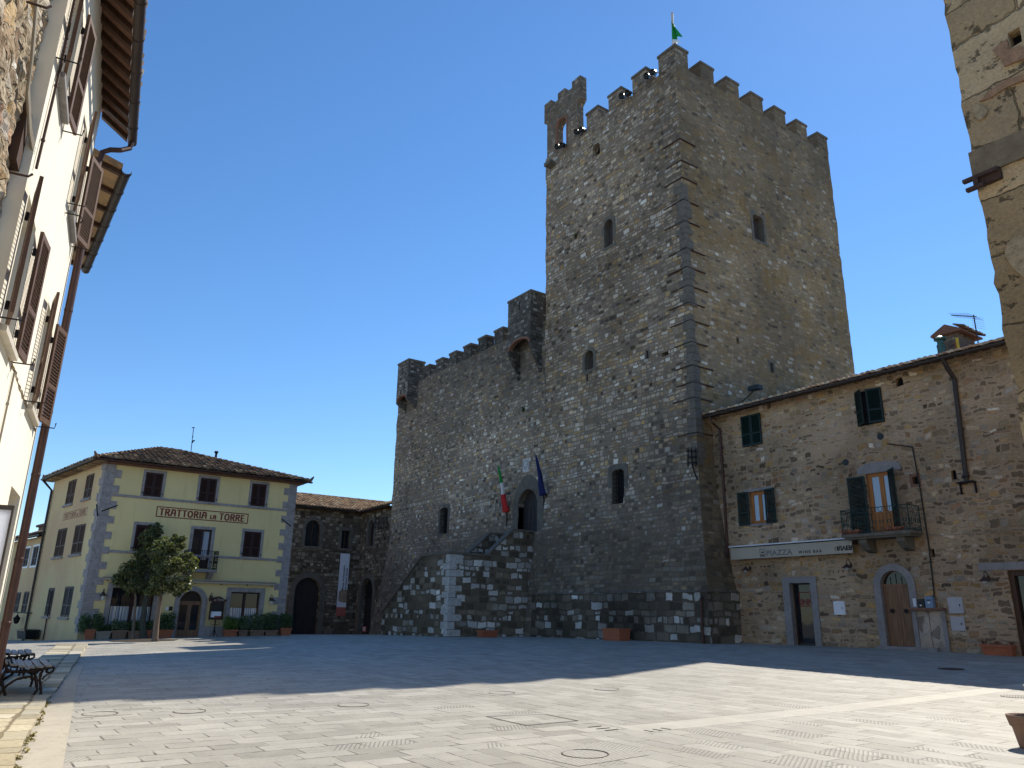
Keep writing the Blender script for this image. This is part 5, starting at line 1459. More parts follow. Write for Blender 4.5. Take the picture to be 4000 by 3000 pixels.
# hipped roof
ov = .5
eA = Vector((XT+ov, yL-ov*1.05, ZT)); eB = Vector((XT+ov, yR+ov, ZT)); eD = D_ + nS*ov - uS*.4; eD.z = ZT; eC = Vector((D_.x-.4, yR+ov, ZT))
ap = WT.uv(0,0); Wapex = Wall((XT-5.2, 0), (0,1), (1,0)); zr = Wapex.uv(362, 973)[1]; zr = ZT + min(max(zr-ZT, 1.0), 2.2)
rL = Vector((XT-5.2, Wapex.uv(345, 973)[0], zr)); rR = Vector((XT-5.2, max(Wapex.uv(380, 973)[0], rL.y+.3), zr))
cenD = Vector((D_.x+2.5, (yR+yL)/2-1.5, zr))
mb = MB(); t_ = Vector((0,0,.07))
vs = [eA,eB,eC,eD,rL,rR,cenD]
mb.add([tuple(v) for v in vs], [(0,1,5,4),(0,4,6,3),(1,2,5),(2,3,6,4,5)][:3]); mb.add([tuple(v) for v in (eC,eD,cenD,rL,rR)], [(0,1,2),(0,2,3),(0,3,4)]); mb.add([tuple(v-t_) for v in (eA,eB,eC,eD)], [(0,1,2,3)])
roof2 = mb.build('roof', M['soffit'], rest)
def face_tiles(mb, a, b, apexes, seed, pw=.29, pl=.42):
    """tile the roof face with eave a->b whose top edge is apexes (1 or 2 points)"""
    u = (b-a).normalized(); L = (b-a).length
    t0 = apexes[0]-a; t1 = apexes[-1]-a
    v = (t0 - u*t0.dot(u)); depth = v.length; v.normalize()
    s0 = t0.dot(u); s1 = t1.dot(u); d1 = (t1-u*t1.dot(u)).length; dm = min(depth, d1)
    return tile_roof(mb, a + Vector((0,0,.035)), u, v, L, dm, lambda q: s0*q/depth+.02, lambda q: L-(L-s1)*q/d1-.02, pw, pl, seed)
tm = MB(); face_tiles(tm, eA, eB, [rL, rR], 3); face_tiles(tm, eD, eA, [cenD, rL], 4); tm.build('roof_tiles', M['tile_dark'], roof2)
mb = MB()
for p, q in ((eA, rL), (eB, rR), (rL, rR)):
    n = int((q-p).length/.4)+1; 
    for i in range(n):
        a = p.lerp(q, i/n) + Vector((0,0,.10)); b = p.lerp(q, (i+1)/n) + Vector((0,0,.07)); mb.tube([a, b], [.12, .10], 7)
mb.build('ridge_tiles', M['tile_dark'], roof2)
gutter(eA + Vector((.1,-.2,-.02)), eB + Vector((.1,.2,-.02)), .09, 'gutter', M['copper'], roof2, False)
gutter(eD + nS*.1 + Vector((0,0,-.02)), eA + nS*.1 + uS*.2 + Vector((0,0,-.02)), .09, 'gutter', M['lead'], roof2, False)
mb = MB()
for i in range(30):
    p = eD.lerp(eA, (i+.5)/30); mb.hexa([tuple(p + Vector((0,0,dz)) - nS*o + uS*s_) for dz in (-.16,-.071) for s_, o in ((0,.02),(.09,.02),(.09,ov),(0,ov))])
mb.build('rafters', M['tile_tan'], roof2)
mb = MB(); mb.wbox(WT, yL-.3, yR+.3, ZT-.17, ZT-.075, .02, .30); mb.build('eave_board', M['brick'], roof2)
# corner finials (turned-up corner tiles)
for p, d in ((eA, Vector((.1,-.1,0))), (eB, Vector((.1,.1,0))), (eD, -uS*.12)):
    mb = MB(); mb.tube([p + Vector((0,0,.02)), p+d+Vector((0,0,.10)), p+d*2.2+Vector((0,0,.30))], [.11,.10,.04], 7); mb.build('corner_tile', M['tile_dark'], roof2)
# downpipe at the far end of the side wall
mb = MB(); q = D_ + uS*.15 + nS*.1; mb.tube([eD+nS*.08+uS*.2-Vector((0,0,.1)), Vector((q.x,q.y,ZT-.7)), Vector((q.x,q.y,-1.5))], .07, 8); mb.build('downpipe', M['lead'], rest)
q = D_*.58 + A_*.42 + nS*.07; mb = MB(); mb.tube([Vector((q.x,q.y,2.3)), Vector((q.x,q.y,-1))], .035, 6); mb.build('cable_pipe', M['rust'], rest)
# weather vane pole and flue on the roof
Wv = Wall((XT-4.5,0),(0,1),(1,0)); a = Wv.uv(tx(1044), ty(218)); b = Wv.uv(tx(1062), ty(40))
vane = thing('weather_vane', 'thin iron weather vane pole on the ridge of the yellow restaurant', 'weather vane', Wv.pt(a[0], a[1]-.5))
mb = MB(); mb.tube([Wv.pt(a[0],a[1]-.6), Wv.pt(b[0],b[1])], .022, 6); mb.lathe([(.0,0),(.05,.06),(.0,.12)], 8, Wv.pt((a[0]+b[0])/2, a[1]+.95)); mb.build('mast', M['iron'], vane)
mb = MB(); z_ = a[1]+.45; uu = a[0]+.03; mb.tube([Wv.pt(uu-.06,z_+.18), Wv.pt(uu,z_+.3), Wv.pt(uu+.08,z_+.34)], .05, 6); mb.tube([Wv.pt(b[0]-.1,b[1]), Wv.pt(b[0]+.06,b[1]+.03)], .03, 5); mb.build('vane', M['iron'], vane)
a = Wv.uv(tx(1222), ty(258)); b = Wv.uv(tx(1227), ty(208)); mb = MB(); mb.tube([Wv.pt(a[0],a[1]-.6), Wv.pt(b[0],b[1])], .07, 8); mb.tube([Wv.pt(b[0],b[1]-.12), Wv.pt(b[0],b[1])], .12, 8); mb.build('flue', M['iron'], roof2)

# ------------------------------------------------------------------ lower yellow house down the street
yh = thing('low_yellow_house', 'low yellow house down the street, left of the taller restaurant', 'house', tuple(D_))
a = WS.uv(108, 1150); b = WS.uv(52, 1172); ze = a[1]*.6+b[1]*.4
u1 = -L_side - .02; u0 = u1 - 22
cutter = MB(); op2 = {}
for k, px in dict(W1=(68,77,1183,1222), W2=(52,60,1185,1224), W3=(43,56,1277,1325)).items():
    pass
def prect(x0,x1,y0,y1):   # pixel box from the 507-wide close-up
    k = 507/260; return WS.rect((x0/k)/1.80832, (x1/k)/1.80832, (1950+y0/k)/1.80832, (1950+y1/k)/1.80832)
for k, px in dict(W1=(240,282,360,505), W2=(176,215,375,512), W3=(163,205,703,868), W4=(102,142,708,868), D1=(195,240,940,1068)).items():
    q = prect(*px); op2[k] = (WS,)+q; cutter.prism(WS, outline('arch' if k == 'D1' else 'rect', *q), -.15, .3)
mb = MB(); mb.wbox(WS, u0, u1, -3.5, ze, -6, -.05)
wallS = Wall((WS.p0 - WS.n*.05)[:2], WS.u[:2], WS.n[:2])
put('wall', cut(mb.mesh('wall', [M['yellow_side']]), cutter), yh)
for k in ('W1','W2','W3','W4'):
    w,a_,b_,z0,z1 = op2[k]; mb = MB(); mb.wbox(w, a_, b_, z0, z1, -.19, -.17); f = mb.build('window', M['black'], yh)
    closed_shutters(w, a_+.01, b_-.01, z0, z1, -.1, M['shut_grey'], f, slats=16)
    if k in ('W1','W2'):
        mb = MB(); mb.ring(w, outline('rect',a_-.1,b_+.1,z0-.1,z1+.1), outline('rect',a_,b_,z0,z1), -.1, -.02, True); mb.build('surround', M['white_metal'], f)
w,a_,b_,z0,z1 = op2['D1']; panel(w, 'arch', a_, b_, z0-.5, z1, -.18, M['dark_wood'], yh, 'arched_door')
eW = [WS.pt(u0, ze, .3), WS.pt(u1, ze, .3)]
mb = MB(); up_ = -WS.n*3.4 + Vector((0,0,1.0)); mb.hexa([tuple(p) for p in (eW[0],eW[1],eW[1]+up_,eW[0]+up_)] + [tuple(p+Vector((0,0,.1))) for p in (eW[0],eW[1],eW[1]+up_,eW[0]+up_)])
rf = mb.build('roof', M['soffit'], yh)
tile_roof(MB(), eW[0]+Vector((0,0,.1)), WS.u, up_, 22, 3.4, seed=8, pw=.25, pl=.42).build('roof_tiles', M['tile_dark'], rf)
gutter(eW[0]+WS.n*.1, eW[1]+WS.n*.1, .09, 'gutter', M['lead'], rf, False)
Wk = Wall((WS.p0 - WS.n*1.6)[:2], WS.u[:2], WS.n[:2]); q = Wk.rect(82, 105, 1137, 1158); mb = MB(); mb.wbox(Wk, q[0], q[1], q[2]-.8, q[3], -1.2, 0); chm = mb.build('chimney', M['terracotta_grey'], rf)
mb = MB(); mb.wbox(Wk, q[0]-.15, q[1]+.15, q[3], q[3]+.15, -1.35, .15); mb.build('chimney_cap', M['tile_dark'], chm)
q = Wk.rect(95, 106, 1120, 1150); mb = MB(); mb.wbox(Wk, q[0], q[1], q[2]-.5, q[3], -3.2, -2.0); ch2 = mb.build('chimney', M['terracotta_grey'], rf)
mb = MB(); mb.wbox(Wk, q[0]-.3, q[1]+.3, q[3], q[3]+.18, -3.4, -1.8); mb.build('chimney_cap', M['tile_dark'], ch2)
# street lantern on a bracket, wheelie bin
q = prect(150,190,895,950); pl = prect(175,245,865,885)
ln = thing('street_lantern', 'black lantern hanging from a scrolled bracket on the low yellow house', 'street lantern', WS.pt(q[0], q[2], .2))
mb = MB(); zb_ = pl[3]; uu = (q[0]+q[1])/2; mb.tube([WS.pt(pl[1], zb_, -.05), WS.pt(pl[1], zb_, .1), WS.pt(uu, zb_, .3)], .03, 6); mb.tube([WS.pt(pl[1]-.25+.15*math.cos(t), zb_-.2+.15*math.sin(t), .12) for t in [k*.7 for k in range(9)]], .015, 5); mb.build('bracket', M['iron'], ln)
P = WS.pt(uu, q[2], .3); hgt = max(.5, q[3]-q[2]); mb = MB(); mb.lathe([(.05,0),(.14,.06),(.2,hgt*.6),(.22,hgt*.64),(.1,hgt*.85),(.03,hgt*1.05),(.02,zb_-q[2])], 6, P); mb.build('lantern', M['iron'], ln)
q = prect(245,315,990,1065); g0 = WS.pt((q[0]+q[1])/2, 0, .5); zg = q[2]
bn = thing('wheelie_bin', 'dark grey refuse bin against the restaurant side wall at the street end', 'refuse bin', (g0.x,g0.y,zg))
mb = MB(); mb.hexa([tuple(WS.pt(a,z,o)) for z, k in ((zg,.08),(zg+(q[3]-q[2])*.85,0)) for a, o in ((q[0]+k,.8-k),(q[1]-k,.8-k),(q[1]-k,.15+k),(q[0]+k,.15+k))]); mb.build('body', M['black_box'], bn)
mb = MB(); mb.prism(WS, [(q[0]-.04,zg+(q[3]-q[2])*.855),(q[0]+.05,q[3]),(q[1]-.05,q[3]),(q[1]+.04,zg+(q[3]-q[2])*.855)], .1, .86); mb.build('lid', M['black_box'], bn)

# ------------------------------------------------------------------ gatehouse between restaurant and castle
gt = thing('stone_gatehouse', 'dark stone gatehouse with arched gate, between the yellow restaurant and the castle wall', 'gatehouse', (XQ, 26, -.4))
zg1 = WG.uv(700, 1098, .3)[1]
cutter = MB(); og = {}
def gx(x): return (1080 + x/2.2125)/1.80832
def gy(y): return (1800 + y/2.2125)/1.80832
for k, w, kind, px in (('A',WG,'arch',(250,380,512,738)),('B',WG,'rect',(560,634,602,757)),('C',WG2,'arch',(795,842,515,735)),('G1',WG,'arch',(145,370,1008,1490)),('G2',WG2,'arch',(722,825,1015,1480))):
    q = w.rect(gx(px[0]), gx(px[1]), gy(px[2]), gy(px[3])); og[k] = (w, kind)+q; cutter.prism(w, outline(kind, q[0], q[1], q[2]-(.4 if k[0] == 'G' else 0), q[3]), -.5, .4)
mb = MB(); yW0 = yR + .1
mb.v = [(XQ,yW0-6,-2),(XQ,YQ,-2),(-56,YQ,-2),(-56,YQ+8,-2),(XQ-8,YQ+8,-2),(XQ-8,yW0-6,-2)]; zz = zg1+.05; mb.v += [(a,b,zz) for a,b,_ in mb.v]
mb.f = [(0,1,7,6),(1,2,8,7),(2,3,9,8),(3,4,10,9),(4,5,11,10),(5,0,6,11),(6,7,8,9,10,11),(5,4,3,2,1,0)]; mb.m = [0]*8
put('wall', cut(mb.mesh('wall', [M['arch_wall']]), cutter), gt)
for k, (w, kind, u0, u1, z0, z1) in og.items():
    G_ = k[0] == 'G'
    if G_: f = panel(w, kind, u0-.01, u1+.01, z0-.5, z1+.01, -.46, M['gate_wood'] if k == 'G1' else M['black'], gt, 'gate')
    else: f = panel(w, kind, u0-.01, u1+.01, z0, z1+.01, -.3, M['glass'], gt, 'window')
    t_ = .45 if G_ else .28
    mb = MB(); mb.ring(w, outline(kind, u0-t_, u1+t_, z0-(.6 if G_ else 0), z1+t_), outline(kind, u0, u1, z0-(.6 if G_ else 0), z1), -.2, .04); mb.build('surround', M['dark_trim'], f)
    if not G_:
        mb = MB(); c = (u0+u1)/2; mb.wbox(w, c-.04, c+.04, z0, z1-.03, -.299, -.25); mb.wbox(w, u0, u0+.07, z0, z1-.4, -.299, -.25); mb.wbox(w, u1-.07, u1, z0, z1-.4, -.299, -.25); mb.build('mullion', M['dark_wood'], f)
        mb = MB(); mb.wbox(w, u0-t_, u1+t_, z0-.2, z0-.003, -.2, .08); mb.build('sill', M['dark_trim'], f)
    else:
        mb = MB()
        for i in range(6): a = u0+(u1-u0)*i/6; mb.wbox(w, a+.02, a+(u1-u0)/6-.02, z0-.4, z0+(z1-z0)*.62, -.459, -.43)
        mb.build('gate_planks', M['gate_wood'], f)
e0 = Vector((XQ+.55, yW0-6, zg1)); e1 = Vector((XQ+.55, YQ-.5, zg1)); e2 = Vector((XC-.02, YQ-.5, zg1)); sl = .33
mb = MB(); dq = 6.0
mb.add([tuple(v) for v in (e0,e1,e1+Vector((-dq,dq,dq*sl)),e0+Vector((-dq,0,dq*sl)))], [(0,1,2,3)]); mb.add([tuple(v) for v in (e1,e2,e2+Vector((0,dq,dq*sl)),e1+Vector((-dq,dq,dq*sl)))], [(0,1,2,3)])
mb.add([tuple(v-Vector((0,0,.1))) for v in (e0,e1,e2,e2+Vector((0,1,0)),e1+Vector((-1,1,0)),e0+Vector((-1,0,0)))], [(0,1,4,5),(1,2,3,4)])
mb.add([tuple(v-Vector((0,0,d))) for d in (.1,0) for v in (e0,e1,e2)], [(0,1,4,3),(1,2,5,4)])
rf = mb.build('roof', M['soffit'], gt)
tm = tile_roof(MB(), e0+Vector((.03,0,.03)), (0,1,0), (-1,0,sl), (e1-e0).length, dq*1.05, None, lambda q: (e1-e0).length + q*.95, pw=.31, pl=.5, seed=12)
tile_roof(tm, e1+Vector((0,-.03,.03)), (1,0,0), (0,1,sl), (e2-e1).length, dq*1.05, lambda q: -q*.95, None, pw=.31, pl=.5, seed=13)
tm.build('roof_tiles', M['tile_tan'], rf)
gutter(e0+Vector((.08,0,-.06)), e1+Vector((.08,-.1,-.06)), .09, 'gutter', M['lead'], rf, False); gutter(e1+Vector((.08,-.1,-.06)), e2+Vector((0,-.1,-.06)), .09, 'gutter', M['lead'], rf, False)
# banner
bnr = thing('museum_banner', 'long white vertical museum banner with red foot on the gatehouse wall', 'banner', WG.pt(og['B'][2], 2, .15))
u0 = WG.uv(739, 1262, .15)[0] - .0; ul = WG.uv(731, 1262, .15)[0]; ur = WG.uv(751.5, 1262, .15)[0]; zt_ = WG.uv(746, 1195, .15)[1]; zb_ = WG.uv(735, 1331, .15)[1]
zr_ = zb_ + (zt_-zb_)*.14
def cloth(w, u0, u1, z0, z1, o, mat, name, parent, amp=.02, n=8, m=20):
    mb = MB(); 
    for j in range(m+1):
        for i in range(n+1):
            a = u0+(u1-u0)*i/n; z = z0+(z1-z0)*j/m; mb.v.append(tuple(w.pt(a, z, o + amp*math.sin(a*5+z*1.1)*math.sin(z*.9))))
    mb.f = [(j*(n+1)+i, j*(n+1)+i+1, (j+1)*(n+1)+i+1, (j+1)*(n+1)+i) for j in range(m) for i in range(n)]; mb.m = [0]*len(mb.f)
    return mb.build(name, mat, parent)
cl = cloth(WG, ul, ur, zb_, zt_, .12, M['banner'], 'cloth', bnr, .0)
mb = MB(); mb.wbox(WG, ul, ur, zb_, zr_, .122, .128); mb.build('red_foot', M['banner_red'], cl)
bw = ur-ul
mb = MB(); wall_text(mb, WG, 'Museo Archeologico', bw*.27, ul+bw*.58, zt_-(zt_-zb_)*.59, .126, .004, rot=math.pi/2, sx=1.05)
wall_text(mb, WG, 'del Chianti Senese', bw*.27, ul+bw*.88, zt_-(zt_-zb_)*.59, .126, .004, rot=math.pi/2, sx=1.05); mb.build('lettering', M['ink'], cl)
mb = MB(); za_ = zb_+(zt_-zb_)*.22; zc_ = zb_+(zt_-zb_)*.41
mb.prism(WG, [(ul+bw*.12,za_+.1),(ul+bw*.12,zc_-.15),(ul+bw*.3,zc_),(ur-.002,zc_+.02),(ur-.002,za_-.06),(ul+bw*.4,za_)], .122, .127); mb.build('printed_artefact', M['artefact'], cl)
mb = MB(); mb.tube([WG.pt(ul-.05,zt_,.12), WG.pt(ur+.05,zt_,.12)], .025, 6); mb.tube([WG.pt((ul+ur)/2,zt_,.12), WG.pt((ul+ur)/2,zt_,-.02)], .02, 6); mb.build('hanging_rod', M['iron'], bnr)
# little red sign by the side gate
q = WG2.rect(gx(742), gx(768), gy(1430), gy(1480), .6); sg = thing('red_sign', 'small red sign board standing by the gatehouse side gate', 'sign', WG2.pt(q[0], q[2], .6))
mb = MB(); mb.wbox(WG2, q[0], q[1]+.1, q[2], q[3], .55, .6); sb = mb.build('board', M['banner_red'], sg)
mb = MB()
for i in range(3): z = q[2]+(q[3]-q[2])*(.3+.2*i); mb.wbox(WG2, q[0]+.06, q[1], z, z+.05, .6, .604)
mb.build('printed_lines', M['notice'], sb)

# ------------------------------------------------------------------ cream house on the left (its wall runs away from the camera)
AL = R(8.3)
nL = Vector((math.sin(AL), math.cos(AL), 0)); uL_ = Vector((-math.cos(AL), math.sin(AL), 0))
WL = Wall((nL*-1.5)[:2], uL_[:2], nL[:2])
PAV = .06
cream = thing('cream_house', 'sunlit cream plaster house with brown louvred shutters, at the left edge', 'house', WL.pt(12, 0, -1))
S_END = 15.12; S_ST = 9.3; Z_TOP = 11.0; Z_CR = 4.42
cutter = MB(); wins = {}
for k, (a, b, z0, z1) in dict(L1=(9.62,10.6,4.46,6.12), L2=(13.24,14.28,4.40,6.10), U1=(9.75,10.6,7.86,9.55), U2=(13.42,14.36,7.76,9.45)).items():
    wins[k] = (a,b,z0,z1); cutter.wbox(WL, a, b, z0, z1, -.28, .4)
cutter.wbox(WL, 13.35, 14.72, -.3, 3.2, -.35, .4)
mb = MB()
poly = [(-6,-.5),(-6,Z_CR),(S_ST,Z_CR),(S_ST,Z_TOP),(S_END,Z_TOP),(S_END,-.5)]
mb.prism(WL, poly, -4.0, 0)
put('wall', cut(mb.mesh('wall', [M['cream']]), cutter), cream)
mb = MB(); mb.wbox(WL, 13.36, 14.71, PAV, 3.19, -.33, -.29); dr = mb.build('door', M['dark_wood'], cream)
mb = MB(); mb.wbox(WL, 14.0, 14.05, 1.0, 1.15, -.289, -.24); mb.build('handle', M['iron'], dr)
for k, (a, b, z0, z1) in wins.items():
    mb = MB(); mb.wbox(WL, a-.01, b+.01, z0-.01, z1+.01, -.27, -.24); f = mb.build('window', M['glass'], cream)
    mb = MB(); mb.ring(WL, outline('rect',a,b,z0,z1), outline('rect',a+.07,b-.07,z0+.07,z1-.07), -.24, -.19, True); mb.wbox(WL, (a+b)/2-.04, (a+b)/2+.04, z0+.07, z1-.07, -.239, -.191); mb.build('frame', M['shut_lit'], f)
    mb = MB(); mb.wbox(WL, a-.12, b+.12, z0-.075, z0-.005, -.2, .09); mb.build('sill', M['trim'] if k[0] == 'U' else plain('pale_sill', (.55,.5,.42), .8), f)
    f1, f2 = dict(L1=(.14,.10), L2=(.14,.17), U1=(.13,.12), U2=(.13,.22))[k]
    near = louvre(WL, a-.03, a-.52, z0+.02, z1, .05, f1, 24, th=.04).build('shutter', M['shut_lit'], f)
    far = louvre(WL, b+.03, b+.52, z0+.02, z1, .05, f2, 24, th=.04).build('shutter', M['shut_lit'], f)
    for q, l, uu, oo in ((near, a-.5, -1, f1), (far, b+.5, 1, f2)):
        mb = MB(); mb.tube([WL.pt(l-uu*.1,z0-.02,0), WL.pt(l-uu*.1,z0-.02,oo+.12), WL.pt(l-uu*.1,z0+.07,oo+.13)], .010, 5); mb.build('catch', M['iron'], q)
        for zz in (z0+.25, z1-.3):
            hs = (a-.03 if uu < 0 else b+.03); mb = MB(); mb.tube([WL.pt(hs,zz-.05,.03), WL.pt(hs,zz+.05,.03)], .02, 6); mb.build('hinge', M['iron'], q)
# eave with rafters, gutter and its drop
mb = MB()
mb.add([WL.pt(-6,Z_TOP,-.02),WL.pt(S_END+.3,Z_TOP,-.02),WL.pt(S_END+.3,10.60,.52),WL.pt(-6,10.60,.52),WL.pt(-6,Z_TOP+.1,-.02),WL.pt(S_END+.3,Z_TOP+.1,-.02),WL.pt(S_END+.3,10.70,.52),WL.pt(-6,10.70,.52)],
       [(0,1,2,3),(7,6,5,4),(0,3,7,4),(1,5,6,2),(3,2,6,7)])
mb.add([WL.pt(-6,Z_TOP+.1,-.02),WL.pt(S_END+.3,Z_TOP+.1,-.02),WL.pt(S_END+.3,13.2,-4.2),WL.pt(-6,13.2,-4.2)],[(0,1,2,3)])
rf = mb.build('roof', M['brick'], cream)
s_ = 8.6; 
while s_ < S_END+.25:
    mb = MB(); mb.add([WL.pt(s_+a,z,o) for a in (0,.11) for z, o in ((Z_TOP-.002,0),(10.598,.515),(10.49,.515),(Z_TOP-.13,0))], [(0,1,2,3),(7,6,5,4),(0,4,5,1),(1,5,6,2),(2,6,7,3),(3,7,4,0)])
    mb.build('rafter', M['dark_wood'], rf); s_ += .42
tile_roof(MB(), WL.pt(-6,10.72,.56), uL_, (nL*-4.2+Vector((0,0,2.45))), S_END+6.3, 1.4, seed=21, pw=.22).build('roof_tiles', M['tile_mix'], rf)
gutter(WL.pt(-6,10.53,.61), WL.pt(S_END+.3,10.51,.61), .085, 'gutter', M['gutter_brown'], cream)
mb = MB(); mb.tube([WL.pt(S_END+.15,10.46,.61), WL.pt(S_END+.14,10.28,.59), WL.pt(S_END+.02,10.12,.45), WL.pt(S_END-.02,10.05,.28), WL.pt(S_END-.04,9.95,.16), WL.pt(S_END-.05,9.6,.12)], .05, 8); mb.build('gutter_drop', M['copper'], cream)
mb = MB(); mb.tube([WL.pt(S_END-.06,9.7,.12), WL.pt(S_END-.06,0,.12)], .066, 14)
for zz in (8.6,6.6,4.7,3.6,2.2,1.2): mb.lathe([(.0675,0),(.072,.005),(.072,.05),(.0675,.055)], 14, WL.pt(S_END-.06,zz,.12))
mb.build('downpipe', M['copper'], cream)
# plaster edge / crack, surface cables
for pts, r_, m in (([(0,Z_CR+.03),(4,Z_CR+.05),(9.4,Z_CR+.02),(11,Z_CR-.02),(13,Z_CR-.06),(15.0,Z_CR-.09)], .018, 'near_rubble'),):
    rd = random.Random(1); q = []
    for (a, za), (b, zb_) in zip(pts[:-1], pts[1:]):
        n = int((b-a)/.12)
        q += [WL.pt(a+(b-a)*i/n, za+(zb_-za)*i/n+rd.uniform(-.02,.02), 0) for i in range(n)]
    mb = MB(); mb.tube(q, [rd.uniform(.008,.03) for _ in q], 5); mb.build('plaster_ledge', M[m], cream)
def cable(pts, r_, mat, name='cable', clips=.9):
    mb = MB(); P = [WL.pt(a, z, o) for a, z, o in pts]; mb.tube(P, r_, 6); c = mb.build(name, mat, cream)
    mb = MB(); L = 0
    for p, q in zip(P[:-1], P[1:]):
        n = int((q-p).length/clips)
        for i in range(n+1): x = p.lerp(q, (i+.5)/(n+1)); d = (q-p).normalized(); mb.tube([x-d*.015, x+d*.015], r_*1.5, 6)
    mb.build('clips', mat, c)
cable([(11.2,Z_CR-.05,.02),(11.2,1.0,.02)], .012, M['cable'])
cable([(9.42,9.9,.03),(9.6,8.0,.03),(9.5,6.4,.03)], .016, M['rust'])
mb = MB(); mb.tube([WL.pt(13.0,7.55,.0), WL.pt(13.0,7.55,.22), WL.pt(13.05,7.5,.26), WL.pt(13.05,7.45,.22)], .012, 5); mb.build('wall_hook', M['iron'], cream)
# the bare stone house nearer the camera
sth = thing('rubble_house', 'bare yellow-brown rubble stone house at the top left corner', 'house', WL.pt(5, Z_CR, -1))
rd = random.Random(9); mb = MB()
nu, nz = 220, 130; s0_ = 1.0; s1_ = S_ST-.01; z0_ = Z_CR+.01; z1_ = 12.5
for j in range(nz+1):
    for i in range(nu+1):
        s_ = s0_+(s1_-s0_)*i/nu; z = z0_+(z1_-z0_)*j/nz
        o = -.17 + .05*noise.noise(Vector((s_*2.6, z*5.5, 1))) + .05*noise.noise(Vector((s_*7, z*12, 5)))
        mb.v.append(tuple(WL.pt(s_, z, o)))
mb.f = [(j*(nu+1)+i, j*(nu+1)+i+1, (j+1)*(nu+1)+i+1, (j+1)*(nu+1)+i) for j in range(nz) for i in range(nu)]; mb.m = [0]*len(mb.f)
mb.wbox(WL, s0_, s1_, z0_, z1_, -3.9, -.32)
mb.build('wall', M['near_rubble'], sth)
mb = MB(); P = [WL.pt(a, z, -.11+o) for a, z, o in ((7.4,9.5,.0),(7.8,8.6,.02),(8.1,7.9,.0),(8.5,7.2,.03),(8.75,6.9,.02),(9.1,6.62,.06),(9.36,6.5,.10))]
for dz in (0,.035,.07): mb.tube([p+Vector((0,0,dz)) for p in P], .016, 6)
mb.build('cable_bundle', M['cable'], sth)
for a, z in ((8.3,8.6),(8.9,9.1),(7.9,7.4),(8.95,6.0)):
    mb = MB(); mb.tube([WL.pt(a,z,-.12), WL.pt(a,z,.06), WL.pt(a+.02,z+.05,.09)], .014, 5); mb.build('wall_hook', M['rust'], sth)
mb = MB(); mb.wbox(WL, 9.0, 9.285, 6.2, 6.95, -.2, -.09); mb.build('niche', M['dark_wood'], sth)
# house beyond: only its eave shows past the corner
bh = thing('far_eave_house', 'house end behind the cream house, only its dark gutter and tiled eave showing', 'house', (-18, .3, 0))
yB = .62; Wb = Wall((0, 1.32), (-1, 0), (0, 1)); ua, za = Wb.uv(270, 362); ub, zb_ = Wb.uv(180, 590); ze_ = (za+zb_)/2
xa, xb = -ua, -ub
mb = MB(); mb.box((xb, -6, -1), (xa-.7, yB, ze_+.3)); mb.build('wall', M['cream'], bh)
mb = MB(); mb.hexa([(xb,yB-.1,ze_+.22),(xa,yB-.1,ze_+.22),(xa,1.28,ze_+.04),(xb,1.28,ze_+.04),(xb,yB-.1,ze_+.34),(xa,yB-.1,ze_+.34),(xa,1.28,ze_+.14),(xb,1.28,ze_+.14)]); rf = mb.build('roof', M['tile_tan'], bh)
for i in range(7):
    x = xb+.2+(xa-xb-.4)*i/6; mb = MB(); mb.hexa([(x,yB,ze_+.1),(x+.1,yB,ze_+.1),(x+.1,1.26,ze_-.06),(x,1.26,ze_-.06),(x,yB,ze_+.205),(x+.1,yB,ze_+.205),(x+.1,1.26,ze_+.041),(x,1.26,ze_+.041)]); mb.build('rafter', M['dark_wood'], rf)
gutter((xa,1.36,ze_+.03), (xb,1.36,ze_+.03), .1, 'gutter', M['lead'], bh)
# notice board standing off the wall
nb = thing('notice_board', 'white framed notice board sticking out from the cream house wall', 'notice board', WL.pt(11, 1.1, .2))
mb = MB(); P = [(11.0,.03),(11.0,.325)]
mb.hexa([tuple(WL.pt(s_,z,o)) for z in (.95,2.63) for s_, o in ((10.985,.0),(10.985,.325),(11.015,.325),(11.015,.0))]); pn = mb.build('panel', M['board'], nb)
mb = MB()
for z0, z1 in ((.92,.975),(2.605,2.66)): mb.wbox(WL, 10.965, 11.035, z0, z1, -.01, .338)
for o0, o1 in ((-.01,.02),(.318,.337)): mb.wbox(WL, 10.966, 11.034, .9755, 2.6045, o0, o1)
mb.build('frame', M['lead'], nb)

# ------------------------------------------------------------------ raised pavement, smooth kerb band
e_pts = [on_z(x/1.80832, y/1.80832, PAV) for x, y in ((185,2730),(110,2860),(40,3000))]
b_pts = [on_z(x/1.80832, y/1.80832, 0) for x, y in ((290,2740),(245,3000))]
def so(P): q = P - WL.p0; return q.dot(WL.u), q.dot(WL.n)
oe = [so(p) for p in e_pts]; ob = [so(p) for p in b_pts]
mb = MB(); edge = [(-4, oe[2][1])] + [oe[2], oe[1], oe[0]] + [(oe[0][0]+1.5, oe[0][1]+.04), (oe[0][0]+9, oe[0][1]+.1), (oe[0][0]+22, oe[0][1]+.2)]
rd = random.Random(2); top = []
for (a, oa), (b, ob_) in zip(edge[:-1], edge[1:]):
    n = max(1, int((b-a)/.3))
    top += [(a+(b-a)*i/n, oa+(ob_-oa)*i/n+rd.uniform(-.02,.02)) for i in range(n)]
top.append(edge[-1])
for i in range(len(top)-1):
    (a, oa), (b, o2) = top[i], top[i+1]
    mb.add([WL.pt(a,PAV,-.02),WL.pt(a,PAV,oa),WL.pt(b,PAV,o2),WL.pt(b,PAV,-.02),WL.pt(a,-.4,oa+.01),WL.pt(b,-.4,o2+.01)], [(0,1,2,3),(1,4,5,2)])
